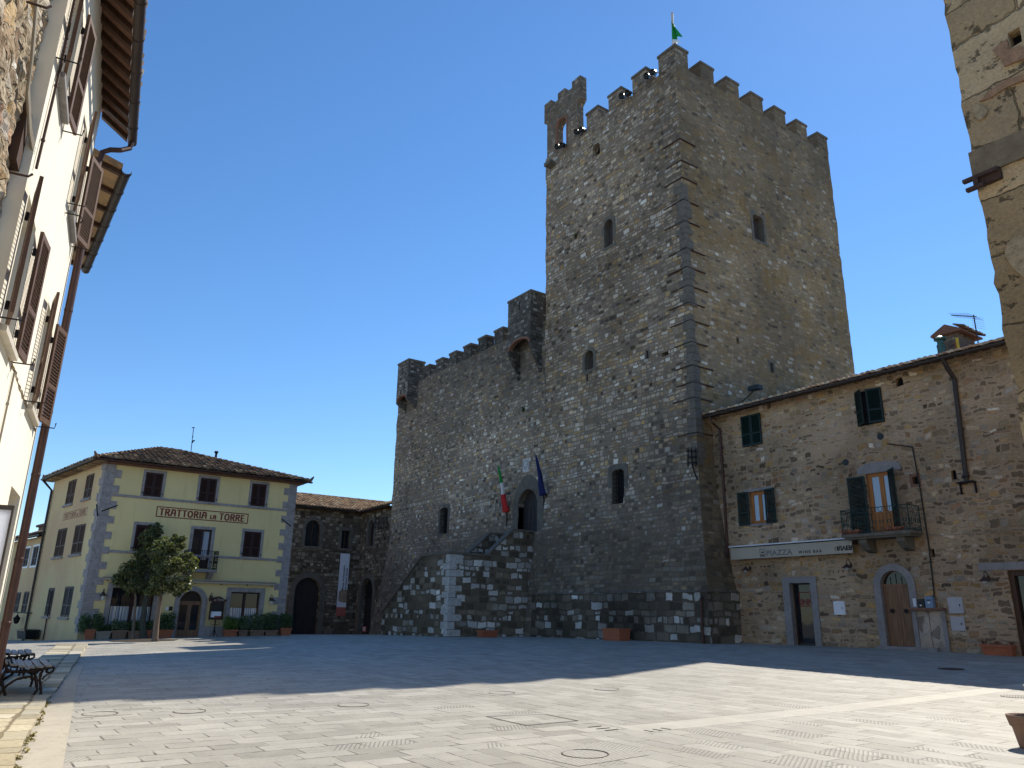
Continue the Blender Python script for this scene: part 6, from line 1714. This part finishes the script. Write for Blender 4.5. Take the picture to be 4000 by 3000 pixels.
slabs = masonry('pavement_slabs', [(0,(.34,.29,.20)),(.3,(.43,.39,.29)),(.6,(.49,.46,.38)),(.85,(.50,.43,.28)),(1,(.40,.385,.34))], (.22,.18,.12), h=.55, w=.75, jw=.012, stain=.3, bump=.5, rot=AL, wob=.04, blend=.1)
structure(mb.build('pavement', slabs))
mb = MB(); band = []
for i in range(len(top)-1):
    (a, oa), (b, o2) = top[i], top[i+1]
    if a > oe[0][0]+9: break
    w1 = max(oa+.25, ob[1][1] + (ob[0][1]-ob[1][1])*(a-ob[1][0])/(ob[0][0]-ob[1][0])); w2 = max(o2+.25, ob[1][1] + (ob[0][1]-ob[1][1])*(b-ob[1][0])/(ob[0][0]-ob[1][0]))
    P = [WL.pt(a,0,oa-.02),WL.pt(a,0,w1),WL.pt(b,0,w2),WL.pt(b,0,o2-.02)]
    mb.add([(p.x,p.y,gh(p.x,p.y)+.012) for p in P] + [(p.x,p.y,gh(p.x,p.y)-.1) for p in P[1:3]], [(0,1,2,3),(1,4,5,2)])
structure(mb.build('kerb_band', plain('smooth_kerb_stone', (.40,.365,.30), .85, var=.12, scale=2.5, bump=.2, speck=(.34,.30,.23))))
# weeds in the kerb joint
wd = MB(); rd = random.Random(5)
for i in range(26):
    k = rd.random(); s_ = oe[2][0] + (oe[0][0]-oe[2][0])*k; o = oe[2][1]+(oe[0][1]-oe[2][1])*k + rd.uniform(.0,.05)
    P = WL.pt(s_, .02, o); wd.leaves([((P.x,P.y,.03), (.05,.05,.035))], rd.randint(4,12), .05, i, shell=.1)
w_ = wd.build('kerb_weeds', leaf_mat('dry_weed', (.12,.10,.04), (.24,.19,.07))); structure(w_, 'stuff'); w_['label'] = 'dry weeds growing along the kerb joint'; w_['category'] = 'weeds'

# ------------------------------------------------------------------ benches
WBn = Wall((0,0), (-1,.03), (.03,1))
P = on_z(88, 1500, PAV); bs = P.dot(WBn.u); bo_ = P.dot(WBn.n)
def make_bench(label, s0, o1, L=1.75):
    t = thing('park_bench', label, 'bench', WBn.pt(s0+L/2, PAV, o1-.3), 'cast iron benches by the cream house')
    z = PAV; K = 1.22; W_ = lambda s_, z_, o_: WBn.pt(s_, z_, o1+(o_-o1)*K)
    for s_ in (s0+.12, s0+L-.12):
        mb = MB(); rd = random.Random(int(s_*10)); A = lambda o, h: W_(s_+rd.uniform(-.008,.008), z+h, o1+o)
        def limb(pts, r):
            q = []
            for (a, b), (c, d) in zip(pts[:-1], pts[1:]):
                for i in range(4): f = i/4; q.append(A(a+(c-a)*f+rd.uniform(-.006,.006), b+(d-b)*f+rd.uniform(-.006,.006)))
            q.append(A(*pts[-1])); mb.tube(q, [r*rd.uniform(.8,1.25) for _ in q], 7)
        limb([(0,0),(-.015,.12),(-.05,.24),(-.04,.36),(-.02,.41)], .024)
        limb([(-.075,.0),(-.06,.08),(-.08,.20),(-.11,.33),(-.10,.40)], .020)
        limb([(.10,.44),(.04,.43),(-.04,.41),(-.20,.375),(-.36,.37),(-.47,.40)], .026)
        limb([(.10,.44),(.11,.38),(.06,.33),(.02,.36),(.03,.40)], .016)
        limb([(-.02,.24),(.03,.31),(.08,.36)], .014)
        limb([(-.06,.22),(-.18,.29),(-.32,.26),(-.44,.14),(-.50,.0)], .022)
        limb([(-.47,.40),(-.50,.28),(-.47,.14),(-.42,.0)], .024)
        limb([(-.44,.36),(-.50,.52),(-.55,.68),(-.60,.86)], .026)
        limb([(-.44,.36),(-.40,.48),(-.44,.58),(-.52,.60)], .016)
        mb.build('side_frame', M['cast_iron'], t, True)
    for i in range(5):
        o = .03-.105*i; h = .462 - .016*math.sin((i+.3)*.8)*2.2 + (.0 if i else -.01)
        m = MB(); n = 6; w2 = .042
        prof = [(-w2,0),(-w2,.026),(-.5*w2,.034),(.5*w2,.034),(w2,.026),(w2,0)]
        m.add([W_(s, z+h+b, o1+o+a) for s in (s0, s0+L) for a, b in prof], [(0,1,2,3,4,5),(11,10,9,8,7,6)] + [(k,(k+1)%6,6+(k+1)%6,6+k) for k in range(6)])
        m.build('slat', M['bench_slat'], t)
    for i in range(4):
        h = .50+.10*i; o = -.475-.036*i; m = MB(); m.hexa([tuple(W_(s, z+h+b, o1+o+a)) for b in (0,.07) for s, a in ((s0,-.012-b*.3),(s0+L,-.012-b*.3),(s0+L,.016-b*.3),(s0,.016-b*.3))]); m.build('slat', M['bench_slat'], t)
    return t
make_bench('cast iron slatted bench, nearer of the two by the cream house', bs-.12, bo_)
P = on_z(74, 1413, .5); make_bench('cast iron slatted bench, farther of the two by the cream house', P.dot(WBn.u)-.1, P.dot(WBn.n)-.12)

# ------------------------------------------------------------------ near stone building at the right edge
WN = Wall((0, 13), (1, 0), (0, -1)); X0 = WN.uv(2100, 340)[0]
nbld = thing('near_stone_building', 'old pale ashlar stone building corner at the right edge of the square', 'building', (X0, 13, 0))
_b = batter; batter = lambda z: 0.0
sm = shaft(X0, 5.0, 13, 22, [-.8+.2*i for i in range(86)], 0, 0, 0, 0, .03, lambda s, z: 0, step=.2, rough=.035)
batter = _b
cutter = MB(); q = WN.rect(3938/1.80832, 3990/1.80832, 113/1.80832, 178/1.80832); cutter.wbox(WN, *q, -.5, .4)
put('wall', cut(sm.mesh('wall', [M['ashlar']]), cutter), nbld)
mb = MB(); mb.wbox(WN, q[0]-.02, q[1]+.02, q[2]-.02, q[3]+.02, -.45, -.22); mb.build('opening_black_panel', M['black'], nbld)  # black panel added inside the shallow hole, its colour standing in for deep shade
zt_ = WN.uv(3799/1.80832, 597/1.80832)[1]; zb_ = WN.uv(3829/1.80832, 690/1.80832)[1]
mb = MB(); mb.wbox(WN, X0-.03, 5, zb_, zt_, -.3, .055); mb.box((X0-.045, 13.01, zb_+.003), (X0-.002, 22, zt_-.003)); mb.build('stone_band', plain('brown_grey_band', (.19,.15,.10), .95, var=.35, scale=4, bump=.6, speck=(.13,.105,.075)), nbld)
a = WN.uv(3905/1.80832, 690/1.80832, .15); b = WN.uv(3762/1.80832, 715/1.80832, .15); zz = (a[1]+b[1])/2
mb = MB(); uL = min(a[0],b[0]); uR = max(a[0],b[0])
mb.wbox(WN, uL+.0, uR, zz+.06, zz+.12, .10, .18); mb.wbox(WN, uL+.03, uR-.25, zz-.12, zz-.06, .10, .18); mb.wbox(WN, uL+.16, uL+.24, zz-.0595, zz+.0595, .102, .178); mb.wbox(WN, uR-.35, uR, zz-.06, zz+.14, -.05, .099)
mb.build('iron_bracket', M['rust'], nbld)
def patch(pts, mat, name, o=.045, seed=1):
    rd = random.Random(seed); q = [WN.uv(x/1.80832, y/1.80832) for x, y in pts]; mb = MB(); mb.prism(WN, q, -.05, o); mb.build(name, mat, nbld)
k = lambda x, y: (3600+x/1.66, y/1.66)
fill = plain('reddish_fill', (.33,.20,.12), .95, var=.35, scale=6, bump=.9, speck=(.20,.13,.08))
patch([k(465,335),k(500,300),k(560,260),k(575,330),k(640,300),k(700,330),k(700,380),k(600,410),k(545,440),k(530,400)], fill, 'brick_patch')
patch([k(380,665),k(440,600),k(560,520),k(700,480),k(700,510),k(560,570),k(450,640)], fill, 'brick_patch')
grey = plain('rough_mortar_patch', (.34,.265,.165), .95, var=.4, scale=7, bump=.9, speck=(.21,.165,.11))
patch([k(340,700),k(355,680),k(400,690),k(435,720),k(420,760),k(380,785),k(340,745)], grey, 'mortar_patch')
k2 = lambda x, y: (3500+x/2.074, 800+y/2.074)
patch([k2(890,380),k2(930,300),k2(1000,255),k2(1200,250),k2(1200,600),k2(1050,600),k2(960,520),k2(900,430)], grey, 'mortar_patch')

# ------------------------------------------------------------------ trees
def cam_wall(P):
    d = Vector((P.x, P.y, 0)).normalized(); return Wall((P.x, P.y), (d.y, -d.x), (-d.x, -d.y))
def small_tree(label, base, trunk, blobs, n, seed, bark, r0):
    P = on_g(*base); w = cam_wall(P); t = thing('evergreen_tree', label, 'tree', P, 'evergreen trees in front of the restaurant')
    pts = [w.pt(*w.uv(x, y)) for x, y in trunk]; pts[0] = Vector((P.x, P.y, P.z-.1))
    q = []; rs = []
    for i, (a, b) in enumerate(zip(pts[:-1], pts[1:])):
        for j in range(5):
            f = j/5; x = a.lerp(b, f); g = (i+f)/(len(pts)-1); k = noise.noise(x*2.1)*.05*(1 if bark == 'bark_dark' else .3)
            q.append(x+Vector((k, k, 0))); rs.append(r0*(1.25-.55*min(1,g*1.2)) * (1.35 if i == 0 and j == 0 else 1))
    q.append(pts[-1]); rs.append(r0*.5)
    mb = MB(); mb.tube(q, rs, 9)
    px_m = (w.uv(base[0]+10, base[1])[0]-w.uv(base[0], base[1])[0])/10
    bl = []
    rd = random.Random(seed)
    for x, y, r, dp in blobs:
        u, z = w.uv(x, y); p = w.pt(u, z, dp); rr = r*px_m
        bl.append(((p.x,p.y,p.z), (rr,rr,rr*.92)))
        m_ = q[-4].lerp(p, .5) + Vector((0,0,-.1)); mb.tube([q[-5], m_, p], [r0*.5, r0*.3, r0*.1], 6)
        for _ in range(3):
            s_ = p + Vector((rd.uniform(-1,1), rd.uniform(-1,1), rd.uniform(-.2,1)))*rr*.8; mb.tube([p, p.lerp(s_,.5)+Vector((0,0,.05)), s_], [r0*.12, r0*.08, r0*.03], 5)
    mb.build('trunk', M[bark], t, True)
    # secondary clumps make the outline ragged
    more = []
    for c, r in bl:
        for _ in range(9):
            d = Vector((rd.gauss(0,1),rd.gauss(0,1),rd.gauss(0,1)+.25)).normalized(); kk = rd.uniform(.7,1.22); f = rd.uniform(.16,.36)
            more.append(((c[0]+d.x*r[0]*kk, c[1]+d.y*r[1]*kk, c[2]+d.z*r[2]*kk), (r[0]*f,r[1]*f,r[2]*f)))
    mb = MB().leaves(more, int(n*.60), .165, seed, shell=.25); mb.leaves(bl, int(n*.36), .165, seed+1, shell=.45); mb.build('crown', M['leaf'], t)
small_tree('evergreen tree with a straight trunk and the tallest crown, right of its neighbours', (335,1386), [(335,1386),(340,1330),(346,1290),(352,1230)], [(373,1178,26,0),(404,1220,26,-.1),(362,1218,36,.2),(390,1264,24,.1),(348,1262,29,.3),(350,1188,28,.3)], 7200, 11, 'bark', .115)
small_tree('evergreen tree with a thick gnarled dark trunk, between its two neighbours', (311,1379), [(311,1379),(308,1340),(314,1295),(318,1230)], [(322,1163,24,0),(337,1144,16,0),(318,1200,31,-.1),(304,1230,28,-.2),(320,1262,26,-.2)], 5600, 23, 'bark_dark', .15)
small_tree('small evergreen tree with a thin trunk and low crown, left of its neighbours', (287,1381), [(287,1381),(290,1335),(293,1290),(285,1255)], [(277,1234,24,0),(260,1254,19,0),(286,1264,22,.1)], 3400, 37, 'bark', .065)
# earth ring round the trunks
P = on_g(312, 1384); mb = MB(); n = 28
vs = [(P.x+1.15*math.cos(2*math.pi*i/n)*(1+.1*math.sin(i*2.1)), P.y+1.5*math.sin(2*math.pi*i/n)*(1+.1*math.cos(i*1.7))) for i in range(n)]
mb.add([(x,y,gh(x,y)+.02) for x, y in vs] + [(P.x,P.y,gh(P.x,P.y)+.09)], [(i,(i+1)%n,n) for i in range(n)]); structure(mb.build('tree_bed', M['soil']))

# ------------------------------------------------------------------ planters along the restaurant
def tplant(x0, x1, ytop_pot, label, mat, plant, h_px, n, o0=.45, o1=.85, rd=1, leaf=.075, lh=None, name='shrub_planter', spread=0.):
    ym = 1372; u0 = WT.uv(x0, ym, o1)[0]; u1 = WT.uv(x1, ym, o1)[0]
    zg = gh(XT+o1, (u0+u1)/2); zp = WT.uv((x0+x1)/2, ytop_pot, o1)[1]; h = max(.28, min(.55, zp-zg))
    t = trough(name, label, WT, u0, u1, zg, h, o0, o1, M[mat], None, 'shrub planters along the restaurant')
    zt = WT.uv((x0+x1)/2, h_px, (o0+o1)/2)[1]; ph = zt-(zg+h)
    bl = []; r_ = random.Random(rd); c = max(2, int((u1-u0)/.28)); rows = max(1, int(ph/.35))
    for i in range(c):
        for j in range(rows):
            uu = u0-spread+(u1-u0+2*spread)*(i+.5)/c; z = zg+h+ph*(j+.5)/rows*.92; p = WT.pt(uu, z, (o0+o1)/2+r_.uniform(-.06,.06)); rr = min(.24+.10*r_.random(), ph*.6); p.z += r_.uniform(-.10,.06)*(j == rows-1)
            bl.append(((p.x,p.y,p.z),(rr,rr,min(rr*1.1, ph*.55))))
    MB().leaves(bl, int(n*2.6), leaf*1.25, rd, shell=.25).build('shrub', M[plant], t)
    m2 = MB(); 
    for k_ in range(4): q = WT.pt(u0+(u1-u0)*(k_+.5)/4, zg+h-.05, (o0+o1)/2); m2.tube([q, q+Vector((0,r_.uniform(-.1,.1),ph*.6))], .018, 5)
    m2.build('stems', M['bark_dark'], t)
    return t
tplant(183,205,1360,'orange terracotta planter with a dark rounded shrub at the restaurant corner, leftmost of the row','terracotta','leaf_shrub',1326,900,rd=1,spread=.35)
tplant(207,239,1364,'grey stone trough of dark shrubs, second from the restaurant corner','stone_trough','leaf_shrub',1350,420,rd=2)
tplant(241,273,1362,'pinkish terracotta trough of shrubs under the left shop window','terracotta_grey','leaf_pale',1336,480,rd=3)
tplant(276,306,1363,'dark brown terracotta trough of shrubs behind the tree trunks','terracotta_grey','leaf_shrub',1333,600,rd=4)
tplant(308,327,1362,'small orange terracotta trough right of the gnarled trunk','terracotta','leaf_shrub',1342,350,rd=5)
tplant(343,373,1361,'terracotta planter with a tall loose shrub left of the restaurant door','terracotta','leaf_shrub',1322,650,rd=6)
tplant(485,512,1361,'orange planter with a bright yellow-green bush right of the menu case','terracotta','leaf_bright',1331,700,o0=.6,o1=1.05,rd=7)
tplant(515,535,1362,'mossy planter of glossy shrub just right of the bright green bush','terracotta_grey','leaf_pale',1328,650,rd=8)
tplant(540,571,1362,'long mossy planter of glossy shrub under the right shop window','terracotta_grey','leaf_pale',1322,900,rd=9)
tplant(573,600,1362,'mossy planter of dark shrub at the restaurant right quoins','terracotta_grey','leaf_shrub',1326,700,rd=10)
tplant(606,629,1357,'reddish planter of dark shrub next to the gatehouse gate, rightmost of the row','terracotta','leaf_shrub',1324,650,rd=11)
# planters at the castle foot
P = on_g(1057, 1377); u = P.y; w = Wall((P.x, 0), (0, 1), (1, 0))
a = w.uv(1041,1368); b = w.uv(1076,1368); zt_ = w.uv(1058,1363)[1]; zg = gh(P.x, P.y)
trough('flower_planter', 'terracotta planter with sparse flowers beside the stone staircase', w, a[0], b[0], zg, max(.35, zt_-zg), -.55, 0, M['terracotta'], 'leaf_red', n=90, lh=.16, rd=7)
P = on_g(1320, 1384); w = Wall((0, P.y), (1, 0), (0, -1)); a = w.uv(1301,1370); b = w.uv(1338,1370); zt_ = w.uv(1320,1358)[1]; zg = gh(P.x, P.y)
trough('large_planter', 'large empty terracotta planter against the tower foot', w, a[0], b[0], zg, max(.4, zt_-zg), -.75, 0, M['terracotta'], None, taper=.04)
# pots by the near building
def pot(name, label, c, r, h, mat, lip=.03, z0=0.):
    t = thing(name, label, 'flower pot', (c[0],c[1],z0)); mb = MB()
    mb.lathe([(r*.62,0),(r*.66,.02),(r*.80,h*.55),(r*.82,h*.62),(r*.9,h*.66),(r,h-lip),(r*1.02,h),(r*.93,h),(r*.86,h*.9),(r*.8,h*.8)], 28, (c[0],c[1],z0)); mb.build('pot', mat, t, True)
    mb = MB(); mb.lathe([(.001,h*.8),(r*.81,h*.8)], 20, (c[0],c[1],z0)); mb.build('soil', M['soil'], t)
    return t
P = on_g(4048/1.80832, 2925/1.80832)
pot('flower_pot', 'low mossy clay flower pot at the bottom right edge', (P.x, P.y), .27, .38, M['terracotta_grey'], z0=gh(P.x,P.y))
pot('flower_pot', 'tall pale flower pot behind the low clay pot at the right edge', (P.x+.10, P.y+.34), .25, .72, plain('pale_stone_pot', (.42,.38,.31), .85, var=.2, scale=8, bump=.3), z0=gh(P.x,P.y))

# ------------------------------------------------------------------ flags, lanterns, floodlights, plaque
def furled(name, label, base, top, stops, tail, lean=1.3):
    """flag on a wall pole, hanging furled along it; stops: (t0,t1,material,part)"""
    a = WA.uv(*base); b = WA.uv(top[0], top[1], lean); A = WA.pt(a[0], a[1], .05); B = WA.pt(b[0], b[1], lean)
    t = thing(name, label, 'flag', A); mb = MB(); mb.tube([A, B], .028, 8); mb.build('pole', M['pole'], t)
    mb = MB(); mb.tube([A-Vector((0,0,.9)), A-Vector((0,0,.1)), A.lerp(B,.12)], .035, 6); mb.tube([A-Vector((0,0,.5)), A-Vector((-.35,0,.35)), A-Vector((-.45,0,.15))], .02, 5); mb.build('bracket', M['iron'], t)
    fl = None
    for t0, t1, m, w0, w1 in stops:
        mb = MB(); n, k_ = 14, 12
        for j in range(n+1):
            f = t0+(t1-t0)*j/n; c = A.lerp(B, f) + Vector((0,0,-.10-.06*(w0+(w1-w0)*j/n)*4)); r = (w0+(w1-w0)*j/n)
            for i in range(k_):
                th = 2*math.pi*i/k_; rr = r*(1+.35*math.sin(3*th+f*9)+.15*math.sin(5*th-f*15))
                mb.v.append((c.x+math.cos(th)*rr, c.y+math.sin(th)*rr*.8, c.z+math.sin(th)*rr*.3))
        mb.f = [(j*k_+i, j*k_+(i+1)%k_, (j+1)*k_+(i+1)%k_, (j+1)*k_+i) for j in range(n) for i in range(k_)] + [tuple(range(k_-1,-1,-1)), tuple(n*k_+i for i in range(k_))]; mb.m = [0]*len(mb.f)
        o = mb.build('flag_stripe' if len(stops) > 1 else 'flag_cloth', M[m], t, True)
    return t
furled('wall_flag', 'furled green, white and red flag on a leaning pole left of the castle door', (1096,1108), (1076,996), [(.95,.62,'flag_green',.05,.10),(.62,.40,'flag_white',.10,.13),(.40,.06,'flag_red',.16,.20)], 0)
fl = furled('wall_flag', 'furled dark blue flag on a leaning pole right of the castle door', (1177,1077), (1157,974), [(.95,.12,'flag_blue',.05,.22)], 0)
WP = Wall((0, YA+1.0), (1, 0), (0, -1)); b = WP.uv(1453.5, 103); t_ = WP.uv(1452, 30)
ff = thing('tower_flag', 'green, white and red flag flying on top of the castle tower', 'flag', WP.pt(b[0], Z_TOW))
mb = MB(); mb.tube([WP.pt(b[0], Z_TOW-.1), WP.pt(t_[0], t_[1])], .075, 10); mb.lathe([(.0,.1),(.09,.05),(.0,0)], 8, WP.pt(t_[0], t_[1])); mb.build('pole', M['pole'], ff)
zt_ = WP.uv(1455, 44)[1]; zm_ = WP.uv(1455, 86)[1]; zb_ = WP.uv(1455, 106)[1]; uw = WP.uv(1470, 80)[0]
def hang(z0, z1, w0, w1, mat):
    mb = MB(); n, m = 8, 8
    for j in range(m+1):
        for i in range(n+1):
            f = j/m; ww = w0+(w1-w0)*f; a = b[0]+.08+ww*i/n; z = z0+(z1-z0)*f - .25*(i/n)*(1-.3*f); mb.v.append(tuple(WP.pt(a, z, .12*math.sin(i*1.1+f*2))))
    mb.f = [(j*(n+1)+i, j*(n+1)+i+1, (j+1)*(n+1)+i+1, (j+1)*(n+1)+i) for j in range(m) for i in range(n)]; mb.m = [0]*len(mb.f)
    mb.build('flag_stripe', M[mat], ff, True)
ww = uw-b[0]
hang(zt_, zm_, .05, ww, 'flag_green'); hang(zm_-.01, (zm_+zb_)/2, ww*.55, ww*.75, 'flag_white'); hang((zm_+zb_)/2-.01, zb_-.4, ww*.35, ww*.5, 'flag_red')
def cage_lantern(label, w, px, o):
    u0,u1,z0,z1 = w.rect(*px, o); c = (u0+u1)/2; r = (u1-u0)/2; t = thing('cage_lantern', label, 'lantern', w.pt(c, z0, o)); mb = MB()
    for k_ in range(8):
        th = 2*math.pi*k_/8; q = w.pt(c+r*math.cos(th), z0, o+r*math.sin(th)); mb.tube([q-Vector((0,0,.1)), q+Vector((0,0,z1-z0)), q+Vector((0,0,z1-z0+.12))], .018, 5)
    for f in (.08,.5,.92):
        mb.tube([w.pt(c+r*math.cos(th), z0+(z1-z0)*f, o+r*math.sin(th)) for th in [2*math.pi*k_/16 for k_ in range(17)]], .025, 5)
    mb.build('cage', M['iron'], t)
    mb = MB(); mb.tube([w.pt(c,z0,o), w.pt(c+.02,z0-.4,o*.6), w.pt(c+.1,z0-1.1,-.1)], .035, 6); mb.tube([w.pt(c,z0+(z1-z0)*.5,o-r), w.pt(c+.05,z0+(z1-z0)*.5,-.15)], .03, 6); mb.build('bracket', M['iron'], t)
cage_lantern('iron cage lantern on the corner of the tower', WA, (1487,1502,972,1003), .28)
cage_lantern('iron cage lantern at the castle end of the gatehouse', WG2, (gx(880),gx(930),gy(485),gy(585)), .45)
def flood(i, x, y):
    u, z = WA.uv((2050+x/1.843)/1.80832, y/1.843/1.80832, .35); t = thing('floodlight', FL[i], 'floodlight', WA.pt(u, z, .35), 'floodlights on the tower parapet')
    mb = MB(); mb.lathe([(.10,-.2),(.17,-.12),(.19,.14),(.20,.16),(.17,.165),(.15,.1)], 14, (0,0,0)); 
    rot = Matrix.Rotation(R(115), 3, 'X') @ Matrix.Rotation(.2, 3, 'Y'); mb.v = [tuple(rot @ Vector(v) + WA.pt(u,z,.35)) for v in mb.v]; mb.build('lamp_head', M['black_box'], t, True)
    mb = MB(); mb.tube([WA.pt(u,z+.05,.35), WA.pt(u+.05,z+.12,.1), WA.pt(u+.1,z+.1,-.3)], .03, 6); mb.build('arm', M['lead'], t)
FL = ['black floodlight under the bell gable arch, left of its pair','black floodlight under the bell gable arch, right of its pair','black floodlight at the foot of the tall gable pier, left of its pair','black floodlight at the foot of the tall gable pier, right of its pair','black floodlight by the middle front merlon, left of its pair','black floodlight by the middle front merlon, right of its pair','black floodlight by the merlon next to the tower corner, left of its pair','black floodlight by the merlon next to the tower corner, right of its pair']
for i, (x, y) in enumerate(((238,1055),(272,1045),(378,950),(412,935),(703,692),(745,672),(882,548),(926,522))): flood(i, x, y)
u0,u1,z0,z1 = WA.rect(1131,1143,991,1020); pq = thing('stone_plaque', 'pale carved plaque on the wall above the castle door', 'plaque', WA.pt(u0, z0))
mb = MB(); mb.wbox(WA, u0, u1, z0, z1, -.02, .07); sl_ = mb.build('slab', plain('white_marble', (.52,.50,.48), .6, var=.1), pq)
mb = MB(); c = (u0+u1)/2; mb.ring(WA, [(u0+.08,z1-.12),(u0+.08,z0+.4),(c,z0+.15),(u1-.08,z0+.4),(u1-.08,z1-.12)], [(u0+.12,z1-.16),(u0+.12,z0+.42),(c,z0+.2),(u1-.12,z0+.42),(u1-.12,z1-.16)], .07, .09, True); mb.build('shield', M['trim'], sl_)
for x, y, l in ((1245,510,'green weed tuft growing from the upper tower wall'),(1131,884,'green weed tuft growing from the castle wall below the big turret')):
    u, z = WA.uv(x, y); P = WA.pt(u, z, .04); o = MB().leaves([((P.x,P.y,P.z),(.16,.14,.2))], 120, .1, 3, shell=.2).build('wall_weed', M['weed']); tag(o, l, 'weed')

# ------------------------------------------------------------------ things set in the paving
groove = NT('tooled_lid_stone'); P_, N_ = groove.pos(); gx_, gy_, gz_ = groove.xyz(P_)
gw = groove.rng(groove.math('SINE', groove.math('ADD', groove.math('MULTIPLY', gx_, 120.), groove.math('MULTIPLY', gy_, 45.))), .0, .7)
gf = groove.noise(P_, 18, 4); gk = groove.rng(gf, .3, .7, .85, 1.12)
gc_ = groove.mix(groove.math('MULTIPLY', gw, .55), groove.mix(1., (.41,.39,.345), groove.comb(gk,gk,gk), 'MULTIPLY'), (.16,.15,.135)); groove.bump(groove.math('SUBTRACT', 1., gw), .4, .01)
M['lid'] = groove.done(gc_, .85, 0, .2)
def manhole(label, x, y, r, slab=.0, mat='lid', full=True):
    P = on_g(x/1.80832, y/1.80832); t = thing('manhole_cover', label, 'manhole cover', P, 'manhole covers in the paving'); G = lambda a, b, h: (P.x+a, P.y+b, gh(P.x+a, P.y+b)+h)
    n = 36; an = [2*math.pi*i/n for i in range(n)]
    if slab:
        mb = MB(); c, s_ = math.cos(.1), math.sin(.1); q = [(a*c-b*s_, a*s_+b*c) for a, b in ((-slab,-slab*1.25),(slab,-slab*1.25),(slab,slab*1.25),(-slab,slab*1.25))]
        vs = [G(a,b,.004) for a, b in q] + [G((r+.02)*math.cos(t_), (r+.02)*math.sin(t_), .004) for t_ in [-3*math.pi/4+2*math.pi*i/n for i in range(n)]]
        fs = []
        for k_ in range(4):
            for i in range(n//4): a0 = k_*n//4+i; fs.append((k_, 4+a0, 4+(a0+1) % n))
            fs.append((k_, 4+((k_+1)*n//4) % n, (k_+1) % 4))
        mb.add(vs, fs); mb.build('slab', M['lid'], t)
    mb = MB(); mb.add([G(r*1.025*math.cos(a), r*1.025*math.sin(a), .005) for a in an] + [G(r*.97*math.cos(a)-.0, r*.97*math.sin(a), .005) for a in an], [(i,(i+1)%n,n+(i+1)%n,n+i) for i in range(n)]); mb.build('gap', M['soil'], t)
    d = Vector((P.x,P.y,0)).normalized(); mb = MB()      # black crescent widening the gap on the side away from the camera
    th0 = math.atan2(d.y, d.x)-.35; m = 18
    vs = []
    for i in range(m+1):
        a = th0 + (i/m-.5)*2.0; wdt = .045*math.sin(math.pi*i/m)+.004; vs += [G((r*1.0)*math.cos(a),(r*1.0)*math.sin(a),.008), G((r*1.02+wdt)*math.cos(a),(r*1.02+wdt)*math.sin(a),.008)]
    mb.add(vs, [(2*i,2*i+1,2*i+3,2*i+2) for i in range(m)]); mb.build('far_gap', M['black'], t)
    mb = MB(); mb.add([G(r*.97*math.cos(a), r*.97*math.sin(a), .007) for a in an], [tuple(range(n))]); mb.build('lid', M[mat], t)
    return t
manhole('round stone lid in a grooved square slab, largest and nearest to the camera', 2285, 2947, .26, .46)
manhole('round paving lid behind the rectangular hatch, in the middle of the square', 1960, 2708, .25, .34)
manhole('round paving lid in the sunlit strip, left of the middle', 1380, 2755, .25, .0)
manhole('round paving lid in a grey slab near the kerb, leftmost of all', 390, 2790, .23, .30)
manhole('round paving lid near the left shadow edge, second from the kerb', 740, 2780, .23, .0)
manhole('round paving lid near the tip of the tower shadow', 2370, 2693, .25, .0)
manhole('round lid in shade in front of the planter by the staircase', 1870, 2556, .35, .0)
manhole('dark iron manhole cover in shade in front of the stone cupboard', 3715, 2614, .33, .0, 'rust')
manhole('round paving lid at the right edge, beyond the flower pots', 3965, 2722, .25, .0)
def slots(label, segs):
    P0 = on_g(segs[0][0]/1.80832, segs[0][1]/1.80832); t = thing('drain_slots', label, 'drain', P0, 'slotted drains in the paving')
    for x0,y0,x1,y1 in segs:
        a = on_g(x0/1.80832, y0/1.80832); b = on_g(x1/1.80832, y1/1.80832); d = (b-a).normalized(); s_ = Vector((-d.y, d.x, 0))*.016; m = MB(); z = Vector((0,0,.005)); m.add([a+s_+z, a-s_+z, b-s_+z, b+s_+z], [(0,1,2,3)]); m.build('slot', M['black'], t)
g5 = lambda x, y: (1900+x/2.765, 2700+y/2.765)
slots('slotted drain, left of the two behind the grooved manhole slab', [(*g5(1100,392),*g5(1240,379)),(*g5(1190,411),*g5(1335,397)),(*g5(1280,429),*g5(1425,412))])
slots('slotted drain, right of the two behind the grooved manhole slab', [(*g5(1700,424),*g5(1805,439)),(*g5(1795,412),*g5(1900,428)),(*g5(1885,400),*g5(1995,415))])
hp = [on_g(*(v/1.80832 for v in g5(*p))) for p in ((-10,275),(430,375),(1000,322),(640,250))]
ht = thing('paved_hatch', 'rectangular hatch of paving slabs outlined by dark joints, left of the drains', 'hatch', hp[0]); mb = MB(); c = sum(hp, Vector())/4
q1 = [p + Vector((0,0,.005)) for p in hp]; q2 = [p.lerp(c, .045) + Vector((0,0,.005)) for p in hp]
mb.add(q1+q2, [(i,(i+1)%4,4+(i+1)%4,4+i) for i in range(4)]); mb.build('joint', M['black'], ht)
